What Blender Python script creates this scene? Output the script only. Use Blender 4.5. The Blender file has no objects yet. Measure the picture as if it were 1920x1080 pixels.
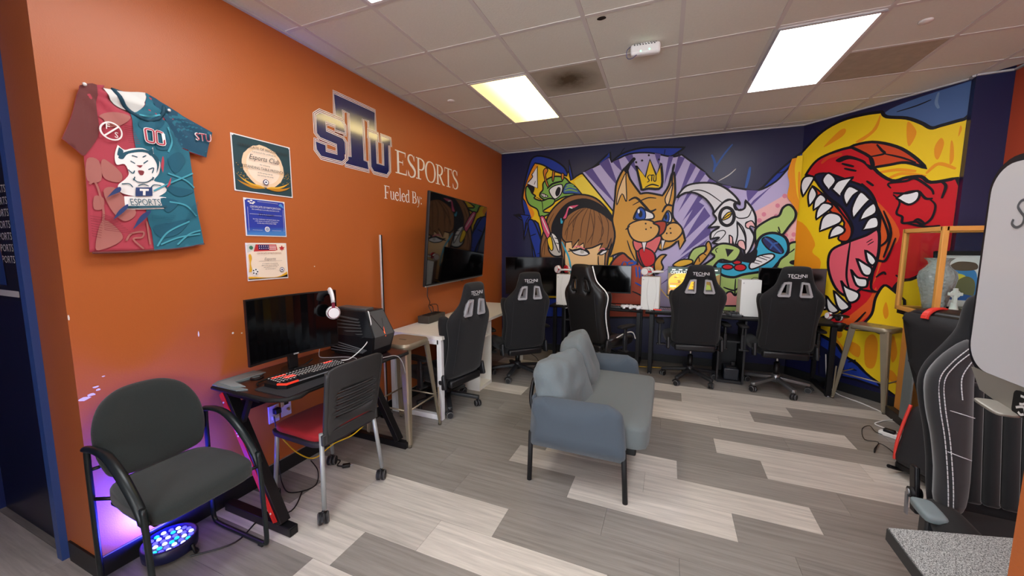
import bpy, bmesh, math, random
from mathutils import Vector, Matrix, Euler
from mathutils.geometry import tessellate_polygon, delaunay_2d_cdt, intersect_point_line
random.seed(7)
scn = bpy.context.scene
COL = scn.collection
PI = math.pi
def R(d): return math.radians(d)

# ------------------------------------------------------------------ camera
CAM = Vector((2.3235, -1.8023, 1.4985))
cd = bpy.data.cameras.new('camera'); cam = bpy.data.objects.new('camera', cd); COL.objects.link(cam)
cd.sensor_width = 36; cd.lens = 13.215; cd.clip_start = .02; cd.clip_end = 60
cam.location = CAM
cam.rotation_euler = Euler((R(90 - 6.2076), R(-.071), R(22.6553)), 'XYZ')
scn.camera = cam
# ------------------------------------------------------------------ light set-up
H = 2.855                                    # ceiling height
wd = bpy.data.worlds.new('world'); scn.world = wd; wd.use_nodes = True
wd.node_tree.nodes['Background'].inputs[0].default_value = (.9, .94, 1, 1)
wd.node_tree.nodes['Background'].inputs[1].default_value = 4.2
PANEL_WHITE = 6.6                            # strength of the bright ceiling panel
PANEL_WARM = 4.6                             # the dim, yellowed panel
PANEL_ADDED = 7.0                             # unseen panels added behind the camera to brighten the room
scn.view_settings.view_transform = 'Standard'
scn.view_settings.look = 'None'
scn.view_settings.exposure = 1.0
scn.view_settings.gamma = 1
scn.view_settings.use_curve_mapping = False

# ------------------------------------------------------------------ materials
def lin(c):
    return tuple(((v / 255) / 12.92 if v <= 10 else ((v / 255 + .055) / 1.055) ** 2.4) for v in c)
MATS = {}
def mat(name, rgb, rough=.5, metal=0, spec=.5, emit=None, es=0, noise=None, bump=None, trans=0, coat=0, alpha=1, ior=1.45, sheen=0):
    """noise=(scale, amount, detail) varies the colour, bump=(scale, strength)"""
    if name in MATS: return MATS[name]
    m = bpy.data.materials.new(name); m.use_nodes = True
    nt = m.node_tree; b = nt.nodes['Principled BSDF']
    c = (*lin(rgb), 1)
    b.inputs['Base Color'].default_value = c
    b.inputs['Roughness'].default_value = rough
    b.inputs['Metallic'].default_value = metal
    b.inputs['Specular IOR Level'].default_value = spec
    b.inputs['IOR'].default_value = ior
    if coat: b.inputs['Coat Weight'].default_value = coat; b.inputs['Coat Roughness'].default_value = .08
    if sheen: b.inputs['Sheen Weight'].default_value = sheen
    if trans: b.inputs['Transmission Weight'].default_value = trans
    if emit: b.inputs['Emission Color'].default_value = (*lin(emit), 1); b.inputs['Emission Strength'].default_value = es
    if noise or bump:
        tc = nt.nodes.new('ShaderNodeTexCoord')
    if noise:
        n = nt.nodes.new('ShaderNodeTexNoise'); n.inputs['Scale'].default_value = noise[0]; n.inputs['Detail'].default_value = noise[2] if len(noise) > 2 else 3
        nt.links.new(tc.outputs['Object'], n.inputs['Vector'])
        mx = nt.nodes.new('ShaderNodeMix'); mx.data_type = 'RGBA'
        k = noise[1]
        mx.inputs[6].default_value = tuple(max(0, v * (1 - k)) for v in c[:3]) + (1,)
        mx.inputs[7].default_value = tuple(min(1, v * (1 + k)) for v in c[:3]) + (1,)
        nt.links.new(n.outputs[0], mx.inputs[0]); nt.links.new(mx.outputs[2], b.inputs['Base Color'])
    if bump:
        n2 = nt.nodes.new('ShaderNodeTexNoise'); n2.inputs['Scale'].default_value = bump[0]; n2.inputs['Detail'].default_value = 2
        nt.links.new(tc.outputs['Object'], n2.inputs['Vector'])
        bp = nt.nodes.new('ShaderNodeBump'); bp.inputs['Strength'].default_value = bump[1]; bp.inputs['Distance'].default_value = .004
        nt.links.new(n2.outputs[0], bp.inputs['Height']); nt.links.new(bp.outputs[0], b.inputs['Normal'])
    MATS[name] = m
    return m

# ------------------------------------------------------------------ object bookkeeping
def link(name, me, parent=None, loc=None, rot=None):
    o = bpy.data.objects.new(name, me); COL.objects.link(o)
    if parent: o.parent = parent
    if loc is not None: o.location = loc
    if rot is not None: o.rotation_euler = rot
    return o
def tag(o, label, cat, group=None, kind=None):
    if label: o['label'] = label
    if cat: o['category'] = cat
    if group: o['group'] = group
    if kind: o['kind'] = kind
    return o
def thing(name, label, cat, loc=(0, 0, 0), rz=0, group=None):
    o = bpy.data.objects.new(name, None); o.empty_display_size = .05; COL.objects.link(o)
    o.location = loc; o.rotation_euler = (0, 0, rz)
    return tag(o, label, cat, group)
def kids(o): return [c for c in bpy.data.objects if c.parent == o]
def copy_tree(o, parent=None):
    c = o.copy(); COL.objects.link(c)
    if parent: c.parent = parent
    for ch in KID.get(o.name, kids(o)): copy_tree(ch, c)
    return c
KID = {}
def struct(o): o['kind'] = 'structure'; return o

# ------------------------------------------------------------------ mesh builder
class MB:
    def __init__(s): s.bm = bmesh.new(); s.mats = []; s.mi = 0; s.M = Matrix()
    def use(s, m):
        if m not in s.mats: s.mats.append(m)
        s.mi = s.mats.index(m); return s
    def _fin(s, verts, faces, smooth):
        for v in verts: v.co = s.M @ v.co
        for f in faces: f.material_index = s.mi; f.smooth = smooth
    def box(s, c, d, rot=None, bev=0, seg=2, taper=None):
        r = bmesh.ops.create_cube(s.bm, size=1); vs = r['verts']
        for v in vs:
            v.co = Vector((v.co.x * d[0], v.co.y * d[1], v.co.z * d[2]))
            if taper and v.co.z < 0: v.co.x *= taper[0]; v.co.y *= taper[1]
        fs = list({f for v in vs for f in v.link_faces})
        if bev:
            es = list({e for v in vs for e in v.link_edges})
            r = bmesh.ops.bevel(s.bm, geom=es, offset=bev, segments=seg, affect='EDGES', profile=.5, clamp_overlap=True)
            fs = list(set(r['faces']) | {f for f in fs if f.is_valid}); vs = list({v for f in fs for v in f.verts})
        m = Matrix.Translation(c) @ (Euler(rot).to_matrix().to_4x4() if rot else Matrix())
        for v in vs: v.co = m @ v.co
        s._fin(vs, fs, bool(bev)); return s
    def bar(s, p0, p1, w, h, bev=0, up=(0, 0, 1)):
        p0, p1 = Vector(p0), Vector(p1); d = p1 - p0; z = d.normalized(); u = Vector(up)
        if abs(z.dot(u)) > .98: u = Vector((0, 1, 0))
        x = u.cross(z).normalized(); y = z.cross(x)
        old = s.M; s.M = old @ Matrix.Translation((p0 + p1) / 2) @ Matrix((x, y, z)).transposed().to_4x4()
        s.box((0, 0, 0), (w, h, d.length), bev=bev); s.M = old; return s
    def tube(s, pts, r, n=8, closed=False, rb=None, cap=True):
        pts = [Vector(p) for p in pts]; rings = []; N = len(pts)
        rr = r if isinstance(r, (list, tuple)) else [r] * N
        prev = None
        for i, p in enumerate(pts):
            if closed: t = (pts[(i + 1) % N] - pts[i - 1])
            else: t = pts[min(i + 1, N - 1)] - pts[max(i - 1, 0)]
            t = t.normalized() if t.length > 1e-9 else Vector((0, 0, 1))
            if prev is None:
                a = Vector((0, 0, 1)) if abs(t.z) < .9 else Vector((1, 0, 0)); x = a.cross(t).normalized()
            else:
                x = (prev - t * prev.dot(t)); x = x.normalized() if x.length > 1e-6 else t.orthogonal().normalized()
            prev = x; y = t.cross(x)
            rings.append([s.bm.verts.new(p + (x * math.cos(2 * PI * k / n) * rr[i] + y * math.sin(2 * PI * k / n) * (rr[i] * (rb or 1)))) for k in range(n)])
        fs = []
        for i in range(N if closed else N - 1):
            a, b = rings[i], rings[(i + 1) % N]
            for k in range(n): fs.append(s.bm.faces.new((a[k], a[(k + 1) % n], b[(k + 1) % n], b[k])))
        if not closed and cap:
            fs.append(s.bm.faces.new(rings[0][::-1])); fs.append(s.bm.faces.new(rings[-1]))
        s._fin([v for q in rings for v in q], fs, n > 6)
        if not closed and cap: fs[-1].smooth = fs[-2].smooth = False
        return s
    def lathe(s, prof, n=20, c=(0, 0, 0), smooth=True):
        c = Vector(c); rings = []
        for r, z in prof:
            rings.append([s.bm.verts.new(c + Vector((max(r, 1e-5) * math.cos(2 * PI * k / n), max(r, 1e-5) * math.sin(2 * PI * k / n), z))) for k in range(n)])
        fs = []
        for a, b in zip(rings, rings[1:]):
            for k in range(n): fs.append(s.bm.faces.new((a[k], a[(k + 1) % n], b[(k + 1) % n], b[k])))
        fs.append(s.bm.faces.new(rings[0][::-1])); fs.append(s.bm.faces.new(rings[-1]))
        s._fin([v for q in rings for v in q], fs, smooth); fs[-1].smooth = fs[-2].smooth = False
        return s
    def cyl(s, p0, p1, r, n=16, r2=None):
        p0, p1 = Vector(p0), Vector(p1); d = p1 - p0
        q = d.to_track_quat('Z', 'Y').to_matrix().to_4x4(); old = s.M; s.M = old @ Matrix.Translation(p0) @ q
        s.lathe([(r, 0), (r if r2 is None else r2, d.length)], n); s.M = old; return s
    def prism(s, poly, t, holes=(), plane=None, z0=0):
        """2-D polygon (with holes) extruded from z0 to z0+t in its local z; plane = 4x4"""
        loops = [[Vector((*p, 0)) for p in poly]] + [[Vector((*p, 0)) for p in h] for h in holes]
        flat = [v for l in loops for v in l]; tri = tessellate_polygon(loops)
        a = [s.bm.verts.new((v.x, v.y, z0)) for v in flat]; b = [s.bm.verts.new((v.x, v.y, z0 + t)) for v in flat]
        fs = []
        for t3 in tri:
            try:
                fs.append(s.bm.faces.new([a[i] for i in t3])); fs.append(s.bm.faces.new([b[i] for i in reversed(t3)]))
            except ValueError: pass
        k = 0
        for l in loops:
            n = len(l)
            for i in range(n):
                i0, i1 = k + i, k + (i + 1) % n
                fs.append(s.bm.faces.new((a[i0], a[i1], b[i1], b[i0])))
            k += n
        if plane is not None:
            for v in a + b: v.co = plane @ v.co
        s._fin(a + b, fs, False); s.dirty = True; return s
    def soft(s, c, d, e=.35, seg=10, rot=None, wob=0, wsc=6, fn=None):
        """cushion-like rounded block (superellipsoid); e -> 0 boxy, 1 round"""
        n = seg + 1; D = {}; vs = []; fs = []; p = 2 / e
        def gv(q):
            k = tuple(round((t + 1) * n / 2) for t in q)
            if k not in D: D[k] = s.bm.verts.new(q); vs.append(D[k])
            return D[k]
        for ax in range(3):
            for sg in (-1, 1):
                for a in range(n):
                    for b in range(n):
                        q = []
                        for da, db in ((0, 0), (1, 0), (1, 1), (0, 1)):
                            t = [0, 0, 0]; t[ax] = sg; t[(ax + 1) % 3] = 2 * (a + da) / n - 1; t[(ax + 2) % 3] = (2 * (b + db) / n - 1)
                            q.append(gv([w + 0.0 for w in t]))
                        fs.append(s.bm.faces.new(q if sg > 0 else q[::-1]))
        m = Matrix.Translation(c) @ (Euler(rot).to_matrix().to_4x4() if rot else Matrix())
        from mathutils import noise as nz
        for v in vs:
            q = v.co; k = (abs(q.x) ** p + abs(q.y) ** p + abs(q.z) ** p) ** (1 / p)
            q = q / k; q = Vector((q.x * d[0] / 2, q.y * d[1] / 2, q.z * d[2] / 2))
            if fn: q = fn(q)
            if wob: q = q + q.normalized() * wob * nz.noise(Vector(c) * 3 + q * wsc)
            v.co = m @ q
        s._fin(vs, fs, True); return s
    def build(s, name, m=None, parent=None, loc=None, rot=None, keep=False):
        if m is not None and not s.mats: s.mats = [m]
        bmesh.ops.recalc_face_normals(s.bm, faces=s.bm.faces)
        me = bpy.data.meshes.new(name); s.bm.to_mesh(me); s.bm.free()
        for q in s.mats: me.materials.append(q)
        return link(name, me, parent, loc, rot)
def box_obj(name, c, d, m, parent=None, rot=None, bev=0):
    return MB().box(c, d, rot, bev).build(name, m, parent)

# ------------------------------------------------------------------ 2-D drawing helpers
def cr(pts, closed=True, n=5):
    """control points 'x,y' / 'x,y!' (corner) -> smooth outline"""
    P = []
    for t in (pts.split() if isinstance(pts, str) else pts):
        if isinstance(t, str):
            k = t.endswith('!'); x, y = t.rstrip('!').split(','); P.append((float(x), float(y), k))
        else: P.append((t[0], t[1], False))
    N = len(P); out = []
    for i in range(N if closed else N - 1):
        p1, p2 = P[i], P[(i + 1) % N]
        p0 = P[i - 1] if (closed or i > 0) else p1; p3 = P[(i + 2) % N] if (closed or i + 2 < N) else p2
        if p1[2]: p0 = p1
        if p2[2]: p3 = p2
        if p1[2] and p2[2]: out.append(p1[:2]); continue
        for k in range(n):
            t = k / n
            out.append(tuple(.5 * ((2 * p1[j]) + (-p0[j] + p2[j]) * t + (2 * p0[j] - 5 * p1[j] + 4 * p2[j] - p3[j]) * t * t + (-p0[j] + 3 * p1[j] - 3 * p2[j] + p3[j]) * t ** 3) for j in (0, 1)))
    if not closed: out.append(P[-1][:2])
    return out
def clip(poly, axis, lim, keep_less):
    out = []
    n = len(poly)
    for i in range(n):
        a, b = poly[i], poly[(i + 1) % n]
        ia = (a[axis] <= lim) == keep_less; ib = (b[axis] <= lim) == keep_less
        if ia: out.append(a)
        if ia != ib:
            t = (lim - a[axis]) / (b[axis] - a[axis]); out.append((a[0] + (b[0] - a[0]) * t, a[1] + (b[1] - a[1]) * t))
    return out
def ribbon(pts, w, closed=False):
    """quads of a stroke of width w (number or list)"""
    n = len(pts); L = []
    for i in range(n):
        a = pts[i - 1] if (closed or i) else pts[i]; b = pts[(i + 1) % n] if (closed or i < n - 1) else pts[i]
        dx, dy = b[0] - a[0], b[1] - a[1]; l = math.hypot(dx, dy) or 1
        wi = w[i] if isinstance(w, list) else w
        nx, ny = -dy / l * wi / 2, dx / l * wi / 2
        L.append(((pts[i][0] + nx, pts[i][1] + ny), (pts[i][0] - nx, pts[i][1] - ny)))
    return [(L[i][0], L[(i + 1) % n][0], L[(i + 1) % n][1], L[i][1]) for i in range(n if closed else n - 1)]
class Flat:
    """flat coloured shapes in thin layers on a surface; mp(a, b, off) -> 3-D point"""
    def __init__(s, mp, lim=None, step=.00015, off=.0004):
        s.mp, s.lim, s.step, s.off = mp, lim, step, off; s.V = []; s.F = []; s.I = []; s.mats = []
    def _poly(s, poly, mi):
        if s.lim:
            a0, a1, b0, b1 = s.lim
            for ax, l, k in ((0, a0, False), (0, a1, True), (1, b0, False), (1, b1, True)):
                poly = clip(poly, ax, l, k)
                if len(poly) < 3: return
        base = len(s.V)
        s.V += [s.mp(p[0], p[1], s.off) for p in poly]
        if len(poly) == 4 and s.quadok: s.F.append(tuple(base + i for i in range(4))); s.I.append(mi)
        else:
            for t in tessellate_polygon([[Vector((*p, 0)) for p in poly]]): s.F.append(tuple(base + i for i in t)); s.I.append(mi)
    quadok = False
    def _m(s, m):
        if m not in s.mats: s.mats.append(m)
        return s.mats.index(m)
    def fill(s, poly, m):
        s.quadok = False; s._poly(poly, s._m(m)); s.off += s.step; return s
    def stroke(s, pts, w, m, closed=False):
        s.quadok = True; mi = s._m(m)
        for q in ribbon(pts, w, closed): s._poly(list(q), mi)
        s.off += s.step; return s
    def text(s, body, size, a, b, m, rot=0, sx=1, align='CENTER', shear=0):
        for t in text_tris(body, align, shear):
            c, n = math.cos(rot), math.sin(rot); q = []
            for x, y in t:
                x *= size * sx; y *= size; q.append((a + x * c - y * n, b + x * n + y * c))
            s.quadok = False; s._poly(q, s._m(m))
        s.off += s.step; return s
    def build(s, name, parent=None):
        me = bpy.data.meshes.new(name); me.from_pydata(s.V, [], s.F); me.update()
        for m in s.mats: me.materials.append(m)
        me.polygons.foreach_set('material_index', s.I)
        return link(name, me, parent)
TXT = {}
def text_tris(body, align='CENTER', shear=0):
    key = (body, align, shear)
    if key not in TXT:
        cu = bpy.data.curves.new('t', 'FONT'); cu.body = body; cu.align_x = align; cu.size = 1; cu.resolution_u = 2; cu.shear = shear
        o = bpy.data.objects.new('t', cu); COL.objects.link(o)
        dg = bpy.context.evaluated_depsgraph_get(); dg.update(); me = o.evaluated_get(dg).to_mesh(); me.calc_loop_triangles()
        TXT[key] = [[tuple(me.vertices[i].co[:2]) for i in t.vertices] for t in me.loop_triangles]
        o.evaluated_get(dg).to_mesh_clear(); bpy.data.objects.remove(o); bpy.data.curves.remove(cu)
    return TXT[key]
def seg_d(p, a, b):
    ax, ay = a; bx, by = b; dx, dy = bx - ax, by - ay; l = dx * dx + dy * dy
    t = 0 if l == 0 else max(0, min(1, ((p[0] - ax) * dx + (p[1] - ay) * dy) / l))
    return math.hypot(p[0] - ax - t * dx, p[1] - ay - t * dy)
def inside(p, poly):
    c = False; n = len(poly); j = n - 1
    for i in range(n):
        a, b = poly[i], poly[j]
        if (a[1] > p[1]) != (b[1] > p[1]) and p[0] < (b[0] - a[0]) * (p[1] - a[1]) / (b[1] - a[1]) + a[0]: c = not c
        j = i
    return c
def resample(poly, d):
    out = []; n = len(poly)
    for i in range(n):
        a, b = poly[i], poly[(i + 1) % n]; l = math.hypot(b[0] - a[0], b[1] - a[1]); k = max(1, round(l / d))
        out += [(a[0] + (b[0] - a[0]) * j / k, a[1] + (b[1] - a[1]) * j / k) for j in range(k)]
    return out
def tri2d(outline, holes=(), cell=.03, rings=()):
    """triangulated 2-D region: (points, triangles, distance to edge)"""
    loops = [outline] + list(holes)
    pts = []; edges = []
    for l in loops:
        k = len(pts); n = len(l); pts += l; edges += [(k + i, k + (i + 1) % n) for i in range(n)]
    def dist(p): return min(seg_d(p, l[i - 1], l[i]) for l in loops for i in range(len(l)))
    def ok(p): return inside(p, outline) and not any(inside(p, h) for h in holes)
    cand = []
    for r in rings:
        for l in loops:
            n = len(l)
            for i in range(n):
                a, b, c = l[i - 1], l[i], l[(i + 1) % n]; dx, dy = c[0] - a[0], c[1] - a[1]; q = math.hypot(dx, dy) or 1
                for sg in (1, -1):
                    p = (b[0] - dy / q * r * sg, b[1] + dx / q * r * sg)
                    if ok(p) and dist(p) > r * .8: cand.append(p)
    rmax = max(rings) if rings else cell * .3
    x0, x1 = min(p[0] for p in outline), max(p[0] for p in outline); y0, y1 = min(p[1] for p in outline), max(p[1] for p in outline)
    y = y0 + cell / 2; row = 0
    while y < y1:
        x = x0 + cell * (.5 if row % 2 else .25)
        while x < x1:
            p = (x, y)
            if ok(p) and dist(p) > rmax + cell * .35: cand.append(p)
            x += cell
        y += cell * .87; row += 1
    r = delaunay_2d_cdt([Vector(p) for p in pts + cand], edges, [], 0, 1e-6)
    V = [tuple(v) for v in r[0]]; T = []
    for f in r[2]:
        c = (sum(V[i][0] for i in f) / 3, sum(V[i][1] for i in f) / 3)
        if ok(c): T.append(tuple(f))
    return V, T, [dist(v) for v in V]
def pillow(name, m, parent, outline, half, rad, holes=(), cell=.035, bend=None, plane=None, front=None, back=None, edge=.0):
    """padded panel: outline in local x,z; thickness along y; half = half thickness; bend(x, z) -> y shift;
    front/back(x, z) -> extra bulge of that face"""
    rings = [rad * .12, rad * .4, rad * .85]
    V, T, D = tri2d(outline, holes, cell, rings)
    me_v = []; me_f = []
    n = len(V); idx = [[0] * n, [0] * n]
    for i, (x, z) in enumerate(V):
        d = min(D[i] / rad, 1); h = edge + (half - edge) * math.sqrt(max(0, 1 - (1 - d) ** 2))
        o = bend(x, z) if bend else 0
        rim = D[i] < 1e-5
        k = min(1, D[i] / (rad * 2))
        f = (front(x, z) if front else 0) * k; g = (back(x, z) if back else 0) * k
        if rim and edge == 0:
            idx[0][i] = idx[1][i] = len(me_v); me_v.append((x, o, z))
        else:
            idx[0][i] = len(me_v); me_v.append((x, o + h + f, z)); idx[1][i] = len(me_v); me_v.append((x, o - h - g, z))
    for t in T:
        me_f.append(tuple(idx[0][i] for i in t)); me_f.append(tuple(idx[1][i] for i in reversed(t)))
    if edge:
        cnt = {}
        for t in T:
            for a, b in ((t[0], t[1]), (t[1], t[2]), (t[2], t[0])): cnt[(a, b)] = 1
        for a, b in list(cnt):
            if (b, a) not in cnt: me_f.append((idx[0][b], idx[0][a], idx[1][a], idx[1][b]))
    if plane is not None: me_v = [tuple(plane @ Vector(v)) for v in me_v]
    me = bpy.data.meshes.new(name); me.from_pydata(me_v, [], me_f); me.update()
    bm = bmesh.new(); bm.from_mesh(me); bmesh.ops.recalc_face_normals(bm, faces=bm.faces); bm.to_mesh(me); bm.free()
    for p in me.polygons: p.use_smooth = True
    me.materials.append(m)
    return link(name, me, parent)
def rrect(w, h, r, n=4, cx=0, cy=0):
    out = []
    for sx, sy, a in ((1, 1, 0), (-1, 1, 90), (-1, -1, 180), (1, -1, 270)):
        for k in range(n + 1):
            t = R(a + 90 * k / n); out.append((cx + sx * (w / 2 - r) + r * math.cos(t), cy + sy * (h / 2 - r) + r * math.sin(t)))
    return out
def ell(cx, cy, rx, ry, n=20): return [(cx + rx * math.cos(2 * PI * k / n), cy + ry * math.sin(2 * PI * k / n)) for k in range(n)]
def crv(pts, n=6):
    """smooth 3-D path through points"""
    P = [Vector(p) for p in pts]; out = []
    for i in range(len(P) - 1):
        p0, p1, p2, p3 = P[max(i - 1, 0)], P[i], P[i + 1], P[min(i + 2, len(P) - 1)]
        for k in range(n):
            t = k / n; out.append(.5 * (2 * p1 + (p2 - p0) * t + (2 * p0 - 5 * p1 + 4 * p2 - p3) * t * t + (3 * p1 - p0 - 3 * p2 + p3) * t ** 3))
    return out + [P[-1]]
# ------------------------------------------------------------------ colours
ORANGE = mat('orange_wall_paint', (180, 96, 44), .42, noise=(1.2, .05), bump=(160, .12))
NAVY = mat('navy_wall_paint', (22, 24, 66), .38, noise=(2, .08), bump=(140, .12))
BLACK = mat('black_plastic', (16, 16, 18), .45)
MATTE = mat('matte_black', (11, 11, 13), .7)
METAL_BLACK = mat('black_metal', (20, 20, 23), .4, .3)
CHROME = mat('chrome', (200, 200, 205), .18, 1)
WHITE = mat('white_plastic', (232, 232, 230), .4)
RUBBER = mat('rubber', (24, 24, 26), .8)
BASEB = mat('black_vinyl_base', (26, 28, 30), .45)
SCREEN = mat('dark_screen', (6, 6, 8), .08, spec=.6)
RED = mat('red_plastic', (215, 40, 32), .4)

# ------------------------------------------------------------------ room outline
BW0, BW1 = Vector((0, 3.366)), Vector((3.648, 3.465))       # back wall
AW1 = Vector((4.508, 2.563))                                # far end of the slanted wall
XR = 4.707                                                  # right wall
YE = -1.085                                                 # left wall's free end
def clip_half(poly, a, n):
    """keep the side the normal n points away from"""
    out = []
    for i in range(len(poly)):
        p, q = Vector(poly[i]), Vector(poly[(i + 1) % len(poly)]); dp, dq = (p - a).dot(n), (q - a).dot(n)
        if dp <= 0: out.append(tuple(p))
        if (dp <= 0) != (dq <= 0): t = dp / (dp - dq); out.append(tuple(p + (q - p) * t))
    return out
def outward(a, b): d = (b - a).normalized(); return Vector((-d.y, d.x))
def room_clip(poly, left=True):
    poly = clip_half(poly, BW0, outward(BW0, BW1))
    if len(poly) > 2: poly = clip_half(poly, BW1, outward(BW1, AW1))
    if len(poly) > 2: poly = clip_half(poly, Vector((XR, 0)), Vector((1, 0)))
    if len(poly) > 2 and left: poly = clip_half(poly, Vector((0, 0)), Vector((-1, 0)))
    return poly

# ------------------------------------------------------------------ floor of separate vinyl planks
floor = struct(box_obj('floor', (1.4, -.6, -.035), (7.6, 9.2, .05), mat('floor_underlay', (60, 58, 55), .9)))
def plank_mat(name, c):
    m = mat(name, c, .36, spec=.4)
    nt = m.node_tree; b = nt.nodes['Principled BSDF']
    tc = nt.nodes.new('ShaderNodeTexCoord'); mp = nt.nodes.new('ShaderNodeMapping'); mp.inputs['Scale'].default_value = (1.4, 26, 1)
    oi = nt.nodes.new('ShaderNodeObjectInfo'); ad = nt.nodes.new('ShaderNodeVectorMath'); ad.operation = 'ADD'
    nt.links.new(tc.outputs['Object'], mp.inputs['Vector']); nt.links.new(mp.outputs[0], ad.inputs[0])
    ml = nt.nodes.new('ShaderNodeVectorMath'); ml.operation = 'SCALE'; ml.inputs['Scale'].default_value = 37
    nt.links.new(oi.outputs['Random'], ml.inputs[0]); nt.links.new(ml.outputs[0], ad.inputs[1])
    n = nt.nodes.new('ShaderNodeTexNoise'); n.inputs['Scale'].default_value = 1.6; n.inputs['Detail'].default_value = 7; n.inputs['Roughness'].default_value = .62
    nt.links.new(ad.outputs[0], n.inputs['Vector'])
    rp = nt.nodes.new('ShaderNodeValToRGB'); l = lin(c)
    rp.color_ramp.elements[0].position = .3; rp.color_ramp.elements[1].position = .72
    rp.color_ramp.elements[0].color = tuple(v * .74 for v in l) + (1,); rp.color_ramp.elements[1].color = tuple(min(1, v * 1.22) for v in l) + (1,)
    hs = nt.nodes.new('ShaderNodeHueSaturation'); mr = nt.nodes.new('ShaderNodeMapRange')
    mr.inputs['To Min'].default_value = .9; mr.inputs['To Max'].default_value = 1.1
    nt.links.new(oi.outputs['Random'], mr.inputs['Value']); nt.links.new(mr.outputs[0], hs.inputs['Value'])
    nt.links.new(n.outputs[0], rp.inputs[0]); nt.links.new(rp.outputs[0], hs.inputs['Color']); nt.links.new(hs.outputs[0], b.inputs['Base Color'])
    return m
PL, PD = plank_mat('pale_plank', (197, 191, 182)), plank_mat('grey_plank', (138, 133, 127))
PW, PLEN, PY0 = .2277, .898, .0505
# row -> (joint offset, indices n of the pale planks: n starts at offset + n*length)
ROWS = {-3: (.0045, {0: 0}), -2: (.327, 0), -1: (.6345, 0), 0: (.258, 0), 1: (.018, 0), 2: (.44, 0), 3: (.638, 0), 4: (.284, 0), 5: (.011, 0), 6: (.52, 0), 7: (.09, 0), 8: (.37, 0), 9: (.7, 0), 10: (.08, 0), 11: (.3, 0), 12: (.6, 0)}
PALE = {-3: (0,), -2: (0, 1), -1: (-1, 0), 1: (2,), 2: (1, 2), 3: (1,), 4: (3,), 5: (3, 4), 7: (2, 3, 0), 8: (2,), 9: (2,), 10: (2, 4, 3), 11: (0,), 4.5: ()}
prev_mesh = {}
for k in range(-14, 16):
    off = ROWS.get(k, (random.random() * PLEN,))[0]
    y0 = PY0 + k * PW; y1 = y0 + PW - .0012
    for n in range(-4, 7):
        x0 = off + n * PLEN; x1 = x0 + PLEN - .0012
        if x1 < -2.2 or x0 > XR or y1 < -5: continue
        left = y0 > -1.0
        if left and x1 < .02: continue
        poly = room_clip([(x0, y0), (x1, y0), (x1, y1), (x0, y1)], left)
        if len(poly) < 3: continue
        pale = n in PALE.get(k, ()) if k >= -3 else random.random() < .3
        full = len(poly) == 4 and abs(poly[0][0] - x0) < 1e-6 and abs(poly[2][0] - x1) < 1e-6 and abs(poly[2][1] - y1) < 1e-6
        key = pale
        if full and key in prev_mesh:
            o = link('plank', prev_mesh[key], floor, (x0, y0, 0))
        else:
            o = MB().prism([(p[0] - x0, p[1] - y0) for p in poly], .009, z0=-.009).build('plank', PL if pale else PD, floor, (x0, y0, 0))
            if full: prev_mesh[key] = o.data

# ------------------------------------------------------------------ ceiling grid
GS = .54864; G0 = Vector((.1505, .0019)); GA = R(.705)
TILE = mat('ceiling_tile', (226, 226, 214), .9, noise=(60, .05, 6), bump=(90, .25))
TBAR = mat('ceiling_grid', (214, 210, 205), .6)
ceiling = struct(box_obj('ceiling', (1.4, -.6, H + .09), (7.6, 9.2, .04), mat('slab_over_ceiling', (70, 68, 66), .9)))
def gw(i, j):
    c, s = math.cos(GA), math.sin(GA); x, y = i * GS, j * GS
    return (G0.x + x * c - y * s, G0.y + x * s + y * c)
STAIN = mat('stained_return_grille', (150, 143, 132), .9)
nt = STAIN.node_tree; b = nt.nodes['Principled BSDF']
tc = nt.nodes.new('ShaderNodeTexCoord'); n1 = nt.nodes.new('ShaderNodeTexNoise'); n1.inputs['Scale'].default_value = 3.2; n1.inputs['Detail'].default_value = 9; n1.inputs['Roughness'].default_value = .7
nt.links.new(tc.outputs['Object'], n1.inputs['Vector'])
gr = nt.nodes.new('ShaderNodeTexGradient'); gr.gradient_type = 'SPHERICAL'
mp = nt.nodes.new('ShaderNodeMapping'); mp.inputs['Scale'].default_value = (3.4, 3.4, 3.4)
nt.links.new(tc.outputs['Object'], mp.inputs['Vector']); nt.links.new(mp.outputs[0], gr.inputs['Vector'])
mu = nt.nodes.new('ShaderNodeMath'); mu.operation = 'MULTIPLY'; nt.links.new(n1.outputs[0], mu.inputs[0]); nt.links.new(gr.outputs[0], mu.inputs[1])
rp = nt.nodes.new('ShaderNodeValToRGB'); rp.color_ramp.elements[0].position = .05; rp.color_ramp.elements[1].position = .42
rp.color_ramp.elements[0].color = (*lin((186, 180, 164)), 1); rp.color_ramp.elements[1].color = (*lin((92, 80, 60)), 1)
nt.links.new(mu.outputs[0], rp.inputs[0]); nt.links.new(rp.outputs[0], b.inputs['Base Color'])
GRILLE = mat('grey_return_grille', (178, 168, 148), .9, noise=(14, .22, 8))
LIGHTS = {(1, 2): 'warm', (5, 2): 'white', (1, -2): 'room', (5, -2): 'room', (3, -6): 'room', (6, -6): 'room'}
skip = {(i, j + d) for (i, j) in LIGHTS for d in (0, 1)}
g = .011
tile_me = None
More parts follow.
